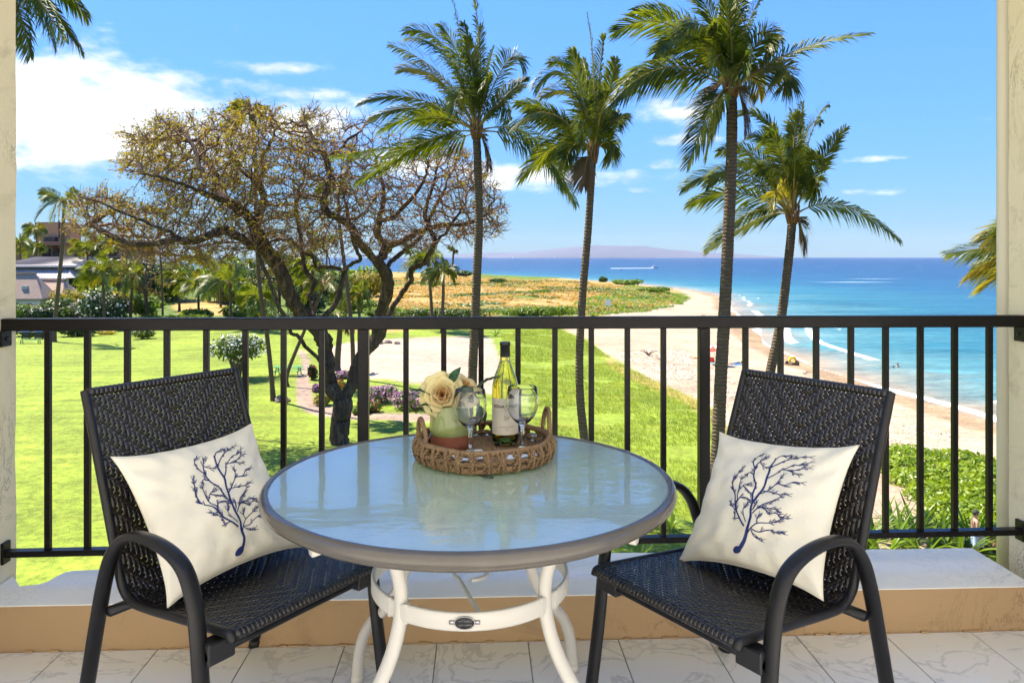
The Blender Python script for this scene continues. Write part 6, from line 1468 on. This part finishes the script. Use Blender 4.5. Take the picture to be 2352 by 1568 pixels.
# ================================================================== lawn furniture
M['green'] = sm('green_paint', (.03, .20, .05), (.05, .27, .07), 6, .5); M['steel'] = sm('stainless_lid', (.35, .35, .36), None, 1, .25, Metallic=.9)
def picnic(x, y, w, label, rz=0.0, group=None, name='picnic_table', top=.74):
    q = T(x, y); o = empty(name, q, -YAW + rz, label, 'bench' if name != 'picnic_table' else 'picnic table', group)
    for i in range(4 if top > .6 else 3): m = MB(); yy = -.36 + i * .19 if top > .6 else -.2 + i * .14; m.box((-w / 2, yy, top - .04), (w / 2, yy + (.17 if top > .6 else .125), top), 0, .005); m.build('top_board', M['green'], o, False)
    if top > .6:
        for yy in (-.85, .62): m = MB(); m.box((-w / 2, yy, .42), (w / 2, yy + .25, .46), 0, .005); m.build('seat_board', M['green'], o, False)
    for sx in (-.38, .38):
        for sy in ((-.75, -.25), (.75, .25)) if top > .6 else ((-.2, -.15), (.2, .15)):
            m = MB(); m.tube([(w * sx, sy[0], 0), (w * sx, sy[1], top - .04)], .05, 4, ph=math.pi / 4); m.build('leg', M['green'], o, False)
        if top > .6: m = MB(); m.box((w * sx - .04, -.8, .36), (w * sx + .04, .8, .42)); m.build('crossbar', M['green'], o, False)
picnic(662, 862, 2.4, 'green picnic table with benches beside the path', R(3))
picnic(70, 789, 2.6, 'low green bench in front of the barbecue grills', 0, None, 'garden_bench', .45)
def grill(x, y, label):
    q = T(x, y); o = empty('barbecue_grill', q, -YAW, label, 'grill', 'barbecue grills by the hedge')
    m = MB(); m.box((-.5, -.3, .1), (.5, .3, .85), 0, .01); m.build('cart', M['railblk'], o, False)
    m = MB(); m.grid(lambda u, v: (-.55 + 1.1 * u, -.36 * math.cos(math.pi * v), .86 + .36 * math.sin(math.pi * v)), 4, 12); ld = m.build('lid', M['steel'], o)
    m = MB(); m.tube([(-.4, -.40, 1.08), (.4, -.40, 1.08)], .025, 6); m.build('handle', M['railblk'], ld)
    for s in (-1, 1):
        m = MB(); m.box((s * .55 if s > 0 else -1.0, -.28, .80), (1.0 if s > 0 else -.55, .28, .84)); m.build('side_shelf', M['steel'], o, False)
        m = MB(); m.tube([(s * .45 - .03, -.2, .1), (s * .45 + .03, -.2, .1)], .1, 10); m.build('wheel', M['railblk'], o)
grill(62, 778, 'steel lidded barbecue grill behind the low green bench'); grill(92, 778, 'steel lidded barbecue grill by the trunk of the slender palm')
M['rock'] = sm('lava_rock', (.20, .14, .10), (.34, .25, .19), 2, .9, .8, .1)
def rock(x, y, s, label, seed, group=None):
    q = T(x, y); bm = bmesh.new(); bmesh.ops.create_icosphere(bm, subdivisions=3, radius=1)
    for v in bm.verts: k = 1 + .35 * noise.noise(v.co * 1.3 + Vector((seed, 0, 0))) + .12 * noise.noise(v.co * 4 + Vector((seed, 5, 0))); v.co = Vector((v.co.x * k * s, v.co.y * k * s * .8, v.co.z * k * s * .6))
    me = bpy.data.meshes.new('rock'); bm.to_mesh(me); bm.free(); me.materials.append(M['rock']); o = bpy.data.objects.new('rock', me); col.objects.link(o); o.location = q + UP * s * .25; tag(o, label, 'rock', group)
rock(982, 940, .42, 'rounded tan boulder at the flower bed edge', 1); rock(890, 788, .5, 'dark boulder at the far edge of the sandy court', 2); rock(912, 790, .4, 'grey boulder next to a dark one at the court edge', 3); rock(870, 790, .45, 'brown boulder at the court corner by the tree limb', 4)
q = T(648, 925); rock(648, 922, .5, 'grey stone on the lawn beside the thin palm trunk', 6)

# ================================================================== people
M['skin'] = sm('tanned_skin', (.42, .23, .14), (.50, .29, .19), 5, .6); M['hair'] = sm('dark_hair', (.02, .014, .01), None, 1, .6)
def cloth(name, c): return sm(name, c, tuple(min(1, v * 1.25) for v in c), 12, .85)
M['c_blue'] = cloth('blue_cloth', (.06, .20, .42)); M['c_short'] = cloth('pale_blue_shorts', (.38, .50, .56)); M['c_cap'] = cloth('olive_cap', (.05, .06, .035)); M['c_straw'] = cloth('straw', (.34, .25, .14)); M['c_grey'] = cloth('grey_towel', (.45, .47, .48)); M['c_red'] = cloth('red_cloth', (.62, .06, .03)); M['c_white'] = cloth('white_cloth', (.75, .74, .72)); M['c_teal'] = cloth('teal_cloth', (.05, .33, .42))
def skin_body(pts, edges, rad, root, mat):
    me = bpy.data.meshes.new('body'); me.from_pydata([tuple(p) for p in pts], edges, []); o = bpy.data.objects.new('body', me); col.objects.link(o); o.parent = root
    md = o.modifiers.new('skin', 'SKIN'); md.use_smooth_shade = True
    for sv, r in zip(me.skin_vertices[0].data, rad): sv.radius = r if hasattr(r, '__len__') else (r, r)
    me.skin_vertices[0].data[0].use_root = True
    s = o.modifiers.new('sub', 'SUBSURF'); s.levels = s.render_levels = 2; me.materials.append(mat); return o
def head_parts(root, hc, face, hairm, hat=None, s=1.0):
    """nose, ears, eyes, mouth, hair on a head centred at hc, looking along face"""
    f = Vector(face).normalized(); r_ = f.cross(UP).normalized(); hc = Vector(hc)
    m = MB(); N = 14
    def fn(u, v):
        a = 2 * math.pi * u; p = math.pi * (.02 + .56 * v); d = (r_ * math.cos(a) + f * math.sin(a)) * math.sin(p) + UP * math.cos(p)
        cut = .012 if d.dot(f) > .35 and d.z < .55 else 0; return hc + Vector((d.x * .088, d.y * .088, d.z * .118)) * (1.06 - cut * 12 * .09) - f * .012
    m.grid(fn, 18, 9); m.build('hair', hairm, root)
    m = MB(); m.tube([hc + f * .08 + UP * .01, hc + f * .108 - UP * .022, hc + f * .085 - UP * .03], [.008, .014, .008], 6)
    for s_ in (-1, 1): m.tube([hc + r_ * s_ * .078 + UP * .022, hc + r_ * s_ * .094, hc + r_ * s_ * .078 - UP * .028], [.008, .015, .008], 6)
    m.build('nose_and_ears', M['skin'], root)
    m = MB()
    for s_ in (-1, 1): m.tube([hc + f * .081 + r_ * (s_ * .032 - .012) + UP * .012, hc + f * .086 + r_ * (s_ * .032 + .012) + UP * .012], .007, 6)
    m.tube([hc + f * .084 - r_ * .024 - UP * .056, hc + f * .084 + r_ * .024 - UP * .056], .006, 6); m.build('eyes_and_mouth', M['hair'], root)
    if hat is not None:
        m = MB(); brim = .10 if hat == M['c_cap'] else .19; m.lathe([(.0, .135), (.07, .125), (.097, .07), (.100, .045), (brim, .035), (brim, .03), (.09, .036)], 18, tuple(hc))
        if hat == M['c_cap']: m.tube([hc + f * .09 + UP * .045, hc + f * .17 + UP * .03], [.07, .05], 8, sq=(.16, 1), up=(0, 0, 1))
        m.build('hat', hat, root)
def hand(pts, edges, rad, wi, wrist, d, side, curl=Vector((0, 0, 0))):
    """palm and five short chains for fingers"""
    palm_ = wrist + d * .06; pi = len(pts); pts.append(palm_); edges.append((wi, pi)); rad.append((.034, .018))
    for k, l in enumerate((.070, .078, .072, .058)):
        off_ = side * (-.03 + .02 * k); a = len(pts); pts += [palm_ + off_ * 1.0 + d * .035, palm_ + off_ * 1.05 + d * (.035 + l * .55) + curl * .01, palm_ + off_ * 1.05 + d * (.03 + l) + curl * .025]; edges += [(pi, a), (a, a + 1), (a + 1, a + 2)]; rad += [.0092, .0086, .0075]
    a = len(pts); pts += [palm_ - side * .045 - d * .015, palm_ - side * .06 + d * .03]; edges += [(pi, a), (a, a + 1)]; rad += [.011, .009]
def standing(loc, rz, label, h=1.7, suit=None, hat=None, hairm=None, arms='down', shorts=None, top=None, group=None):
    root = empty('person', loc, rz, label, 'person', group); k = h / 1.75; root.scale = (k, k, k)
    V = Vector
    pts = [V((0, 0, .96)), V((0, .01, 1.10)), V((0, .015, 1.28)), V((0, 0, 1.43)), V((0, -.005, 1.50)), V((0, -.01, 1.60)), V((0, -.012, 1.68))]
    edges = [(0, 1), (1, 2), (2, 3), (3, 4), (4, 5), (5, 6)]; rad = [(.155, .115), (.135, .10), (.16, .11), (.12, .085), (.052, .052), (.082, .095), (.06, .07)]
    for s in (-1, 1):
        i = len(pts); st = .05 * s
        pts += [V((s * .09, 0, .90)), V((s * .105, -.01 + st * .3, .50)), V((s * .11, .02 + st, .10)), V((s * .115, -.03 + st, .035)), V((s * .125, -.15 + st, .025))]; edges += [(0, i), (i, i + 1), (i + 1, i + 2), (i + 2, i + 3), (i + 3, i + 4)]; rad += [(.085, .09), (.058, .06), (.040, .042), (.042, .034), (.036, .022)]
        i = len(pts)
        if arms == 'down': A = [V((s * .175, .0, 1.40)), V((s * .235, .02, 1.14)), V((s * .25, -.05, .90))]
        else: A = [V((s * .175, 0, 1.40)), V((s * .27, .03, 1.18)), V((s * .12, -.16, 1.08))]
        pts += A; edges += [(3, i), (i, i + 1), (i + 1, i + 2)]; rad += [.052, .040, .027]; d = (A[2] - A[1]).normalized(); hand(pts, edges, rad, i + 2, A[2], d, V((0, -1, 0)) if arms == 'down' else V((0, 0, 1)), V((-s, 0, 0)))
    skin_body(pts, edges, rad, root, M['skin']); head_parts(root, (0, -.012, 1.64), (0, -1, 0), hairm or M['hair'], hat)
    if shorts:
        m = MB(); m.lathe([(.165, 1.05), (.172, .98), (.18, .86)], 20)
        for v_i in range(len(m.v)): x, y, z = m.v[v_i]; m.v[v_i] = (x, y * .80, z)
        for s in (-1, 1): m.tube([(s * .088, 0, .92), (s * .096, 0, .78), (s * .102, 0, .60)], [.108, .106, .102], 14, caps=False)
        m.build('shorts', shorts, root)
    if suit:
        m = MB(); m.lathe([(.165, 1.02), (.172, .95), (.150, .86), (.05, .83)], 20)
        for v_i in range(len(m.v)): x, y, z = m.v[v_i]; m.v[v_i] = (x, y * .82, z)
        m.build('swimwear', suit, root)
    if top:
        m = MB(); m.lathe([(.150, 1.14), (.170, 1.22), (.176, 1.30), (.172, 1.34)], 20)
        for v_i in range(len(m.v)): x, y, z = m.v[v_i]; m.v[v_i] = (x, y * .76 + .012, z)
        m.build('swim_top', top, root)
    return root
standing(T(1667, 836), R(160), 'person in blue swimwear and straw hat standing on the sand beside the palm trunk', 1.66, M['c_blue'], M['c_straw'], arms='front')
pn = standing(T(2240, 1292), R(75), 'bare chested person in olive cap and pale board shorts on the path below', 1.78, None, M['c_cap'], arms='down', shorts=M['c_short'])
m = MB(); m.grid(lambda u, v: (-.16 - .05 * math.sin(6 * u), -.22 + .1 * u + .01 * math.sin(9 * v), 1.0 - .42 * v), 6, 8); sdm = m.build('carried_towel', M['c_grey'], pn)
# sunbather lying on a towel
q = T(1690, 836); sb = empty('person', q, -YAW + R(12), 'person lying face down on a blue towel on the sand', 'person')
V = Vector; pts = [V((0, 0, .13)), V((.15, 0, .14)), V((.34, 0, .15)), V((.50, 0, .15)), V((.58, 0, .16)), V((.68, -.02, .17)), V((.75, -.03, .16))]; edges = [(0, 1), (1, 2), (2, 3), (3, 4), (4, 5), (5, 6)]; rad = [(.10, .15), (.09, .13), (.10, .16), (.08, .12), .05, (.085, .085), .06]
for s in (-1, 1):
    i = len(pts); pts += [V((-.08, s * .09, .12)), V((-.45, s * .11, .10)), V((-.82, s * .13, .07)), V((-.95, s * .14, .05))]; edges += [(0, i), (i, i + 1), (i + 1, i + 2), (i + 2, i + 3)]; rad += [.085, .055, .04, .035]
    i = len(pts); A = [V((.46, s * .17, .13)), V((.58, s * .34, .07)), V((.80, s * .26, .06))]; pts += A; edges += [(3, i), (i, i + 1), (i + 1, i + 2)]; rad += [.05, .038, .027]; hand(pts, edges, rad, i + 2, A[2], (A[2] - A[1]).normalized(), V((0, 1, 0)))
skin_body(pts, edges, rad, sb, M['skin']); head_parts(sb, (.70, -.02, .19), (.3, -1, -.1), M['hair'])
m = MB(); m.lathe([(.155, -.12), (.162, .0), (.15, .12)], 16); m.v = [(z, x * .96, y * .68 + .13) for x, y, z in m.v]; m.build('swimwear', M['c_blue'], sb)
def towel(x, y, w, l, rz, mat, label):
    q = T(x, y); m = MB(); m.grid(lambda u, v: ((u - .5) * l, (v - .5) * w, .03 + .018 * noise.noise(Vector((u * 5, v * 3, x)))), 16, 8); o = m.build('beach_towel', mat); o.location = q; o.rotation_euler.z = -YAW + rz; s = o.modifiers.new('t', 'SOLIDIFY'); s.thickness = .015; tag(o, label, 'towel')
towel(1692, 837, 1.0, 2.1, R(12), M['c_blue'], 'blue towel on the sand under the person lying down'); towel(1640, 834, .8, 1.6, R(-20), M['c_teal'], 'teal towel on the sand below the red umbrella')
# parasol, low chair, board, bag
q = T(1648, 838); um = empty('beach_umbrella', q, 0, 'red and white beach umbrella tilted over a low chair', 'umbrella'); ti = Matrix.Rotation(R(-14), 3, 'Y')
m = MB(); m.tube([Vector((0, 0, -.2)), ti @ Vector((0, 0, 2.1))], .022, 8); m.build('pole', M['offwhite'], um)
for i in range(8):
    a0, a1 = 2 * math.pi * i / 8, 2 * math.pi * (i + 1) / 8; m = MB()
    m.grid(lambda u, v: ti @ Vector((1.05 * math.sin(v * 1.15) / math.sin(1.15) * math.cos(a0 + (a1 - a0) * u), 1.05 * math.sin(v * 1.15) / math.sin(1.15) * math.sin(a0 + (a1 - a0) * u), 2.15 - .42 * v * v - .03 * math.sin(math.pi * u) * v)), 3, 6); m.build('panel', M['c_red'] if i % 2 else M['c_white'], um)
q = T(1637, 836); bc = empty('beach_chair', q, R(150), 'low red beach chair under the umbrella', 'beach chair')
m = MB(); m.grid(lambda u, v: ((u - .5) * .55, -.25 + .5 * v, .22 - .05 * math.sin(math.pi * v)), 4, 6); m.build('seat', M['c_red'], bc); m = MB(); m.grid(lambda u, v: ((u - .5) * .55, .25 + .3 * v, .22 + .6 * v), 4, 6); m.build('backrest', M['c_red'], bc)
for s in (-.28, .28):
    m = MB(); m.tube([(s, -.27, 0), (s, .25, .23), (s, .57, .84)], .015, 6); m.build('frame', M['offwhite'], bc); m = MB(); m.tube([(s, .40, 0), (s, -.25, .24)], .015, 6); m.build('leg', M['offwhite'], bc)
q = T(1606, 823); m = MB(); m.grid(lambda u, v: (.9 * (2 * v - 1), .26 * math.sqrt(max(0, 1 - (2 * v - 1) ** 4)) * math.cos(2 * math.pi * u), .10 + .05 * math.sin(2 * math.pi * u) * math.sqrt(max(0, 1 - (2 * v - 1) ** 4)) + .07 * (2 * v - 1) ** 2), 14, 14); M['c_orange'] = cloth('orange_foam', (.75, .28, .02)); o = m.build('body_board', M['c_orange']); o.location = q; o.rotation_euler.z = R(10); tag(o, 'orange yellow board lying on the sand near the umbrella', 'board')
q = T(1818, 838); bg_ = empty('beach_bag', q, 0, 'yellow float tube resting on a brown bag at the water edge', 'beach bag'); M['c_yel'] = cloth('yellow_vinyl', (.75, .50, .01)); M['c_brown'] = cloth('brown_canvas', (.16, .09, .04))
m = MB(); m.tube([(.15 + .36 * math.cos(a), .05, .50 + .36 * math.sin(a)) for a in [2 * math.pi * i / 24 for i in range(25)]], .13, 10, caps=False); m.build('float_ring', M['c_yel'], bg_)
bm = bmesh.new(); bmesh.ops.create_icosphere(bm, subdivisions=3, radius=1)
for v in bm.verts: k = 1 + .25 * noise.noise(v.co * 1.8); v.co = Vector((v.co.x * .95 * k, v.co.y * .4 * k, max(-.2, v.co.z) * .26 * k + .05))
me = bpy.data.meshes.new('bag'); bm.to_mesh(me); bm.free(); me.materials.append(M['c_brown']); link_copy(me, 'bag', bg_)
for s in (-.75, .8): m = MB(); m.tube(catmull([Vector((s, -.1, .05)), Vector((s * .9, -.12, .35)), Vector((s * .7, -.05, .42)), Vector((s * .55, 0, .2))], 4), .09, 8); m.build('flipper', M['blackplastic'], bg_)
# driftwood and sand pile
M['drift'] = sm('driftwood', (.12, .07, .045), (.22, .14, .09), 8, .9, .4, .02)
def drift(x, y, s, seed, label):
    q = T(x, y); rg = random.Random(seed); o = empty('driftwood', q, rg.uniform(0, 6), label, 'driftwood')
    for i in range(6):
        a = rg.uniform(0, 6.28); m = MB(); d = Vector((math.cos(a), math.sin(a), rg.uniform(.1, .7))); m.tube(catmull([Vector((0, 0, .06)), d * s * .5 + Vector((0, 0, .1)), d * s + Vector((rg.uniform(-.2, .2), rg.uniform(-.2, .2), rg.uniform(-.2, .15) * s))], 4), [.07 * s * (1 - .09 * k) for k in range(9)], 6); m.build('branch', M['drift'], o)
drift(1489, 816, 1.1, 1, 'tangled dark driftwood stump alone on the sand'); drift(1515, 826, .6, 2, 'small forked driftwood next to the larger stump'); drift(1615, 727, .8, 3, 'dark driftwood beyond the railing top on the far sand'); drift(1850, 860, .5, 4, 'bits of driftwood by the water behind the woven chair')
# bathers
def bather(x, y, rz, label):
    q = G(x, y, SEA); q.z = SEA - 1.12; root = standing(q, rz, label, 1.7, M['c_blue'], None, arms='front', group='bathers in the shallows'); return root
bather(2062, 846, R(200), 'dark haired bather chest deep in the sea, facing the beach'); bather(2052, 848, R(120), 'bather beside another, lower in the water').location.z -= .18
# trail sign on the dune
q = T(1397, 716); sg = empty('trail_sign', q, -YAW, 'small white sign on a post at the dune path', 'sign'); m = MB(); m.box((-.05, -.05, -.3), (.05, .05, 2.0)); m.build('post', M['stem'], sg, False); m = MB(); m.box((-.45, -.08, 1.2), (.45, -.051, 2.4)); m.build('panel', M['c_white'], sg, False)

# ================================================================== boats
M['hull'] = sm('white_hull', (.75, .75, .76), None, 1, .3); M['sail'] = sm('sail', (.80, .80, .78), None, 1, .8)
def boat(x, y, L, label, rz, kind, group=None):
    q = G(x, y, SEA); q.z = SEA; o = empty('boat', q, rz, label, 'boat', group)
    m = MB(); m.grid(lambda u, v: ((2 * v - 1) * L / 2, (L * .16 * (1 - max(0, 2 * v - 1.0) ** 2.2)) * math.cos(math.pi * u) * (1 if True else 1), L * .10 - L * .16 * math.sin(math.pi * u) + L * .05 * v * v), 8, 12); m.build('hull', M['hull'] if kind != 'red' else M['c_red'], o)
    m = MB(); m.grid(lambda u, v: ((2 * v - 1) * L / 2 * .98, (2 * u - 1) * L * .155 * (1 - max(0, 2 * v - 1.0) ** 2.2), L * .09 + L * .05 * v * v), 4, 10); m.build('deck', M['hull'], o)
    if kind in ('motor', 'speed'):
        m = MB(); m.box((-L * .28, -L * .11, L * .09), (L * .15, L * .11, L * .24), 0, L * .015); cb_ = m.build('cabin', M['hull'], o, False); m = MB(); m.box((-L * .26, -L * .113, L * .155), (L * .154, L * .113, L * .205)); m.build('window', M['darkglass'], cb_, False)
        m = MB(); m.tube([(-L * .05, 0, L * .24), (-L * .08, 0, L * .46)], L * .008, 6); m.build('mast', M['hull'], o)
    if kind == 'sail':
        m = MB(); m.tube([(0, 0, L * .09), (0, 0, L * 1.25)], L * .012, 6); m.build('mast', M['hull'], o); m = MB(); m.add([(-L * .02, 0, L * .2), (-L * .42, L * .05, L * .22), (-L * .02, 0, L * 1.2)], [(0, 1, 2)]); m.build('sail', M['sail'], o, False); m = MB(); m.add([(L * .03, 0, L * 1.1), (L * .45, -L * .04, L * .16), (L * .05, -L * .03, L * .18)], [(0, 1, 2)]); m.build('jib', M['sail'], o, False)
    if kind == 'red':
        m = MB(); m.box((-L * .2, -L * .1, L * .08), (L * .1, L * .1, L * .3), 0, L * .02); m.build('console', M['c_white'], o, False)
    return o
boat(1274, 592.6, 26, 'white motor yacht far out under the island', R(10), 'motor'); boat(1177, 593.2, 12, 'tiny sailboat far out near the headland', R(20), 'sail'); boat(1231, 591.9, 22, 'distant white launch between sailboat and yacht', R(-10), 'motor')
sp_ = boat(1503, 616, 9, 'white speedboat pulling a long straight wake', R(0), 'speed'); boat(1426, 619, 4, 'small red craft below the long white wake', R(15), 'red')
M['foam'] = sm('wake_foam', (.80, .83, .85), (.55, .65, .72), .6, .8); q0, q1 = G(1402, 616.6, SEA + .06), G(1502, 616, SEA + .06); m = MB()
def wk(u, v): q = q0.lerp(q1, u); w = (1.9 - 1.2 * u) * (1 + .35 * noise.noise(Vector((u * 30, v, 0)))); return (q.x, q.y + (v - .5) * 2 * w * 1.6, SEA + .06 + .25 * math.sin(math.pi * v))
m.grid(wk, 60, 4); tag(m.build('boat_wake', M['foam']), 'long white wake trailing behind the speedboat', 'wake')

# ================================================================== air
hzm = bpy.data.materials.new('sea_air'); hzm.use_nodes = True; nt = hzm.node_tree; nt.nodes.clear(); out = nt.nodes.new('ShaderNodeOutputMaterial'); pvv = nt.nodes.new('ShaderNodeVolumePrincipled')
pvv.inputs['Color'].default_value = (.66, .78, 1.0, 1); pvv.inputs['Density'].default_value = 2.4e-5; pvv.inputs['Anisotropy'].default_value = 0.0
nt.links.new(pvv.outputs[0], out.inputs['Volume'])
if HAZE:
    m = MB(); m.box((-16500, -400, SEA - 18), (16500, 15800, 420)); hzo = m.build('haze', hzm, None, False); tag(hzo, kind='stuff')
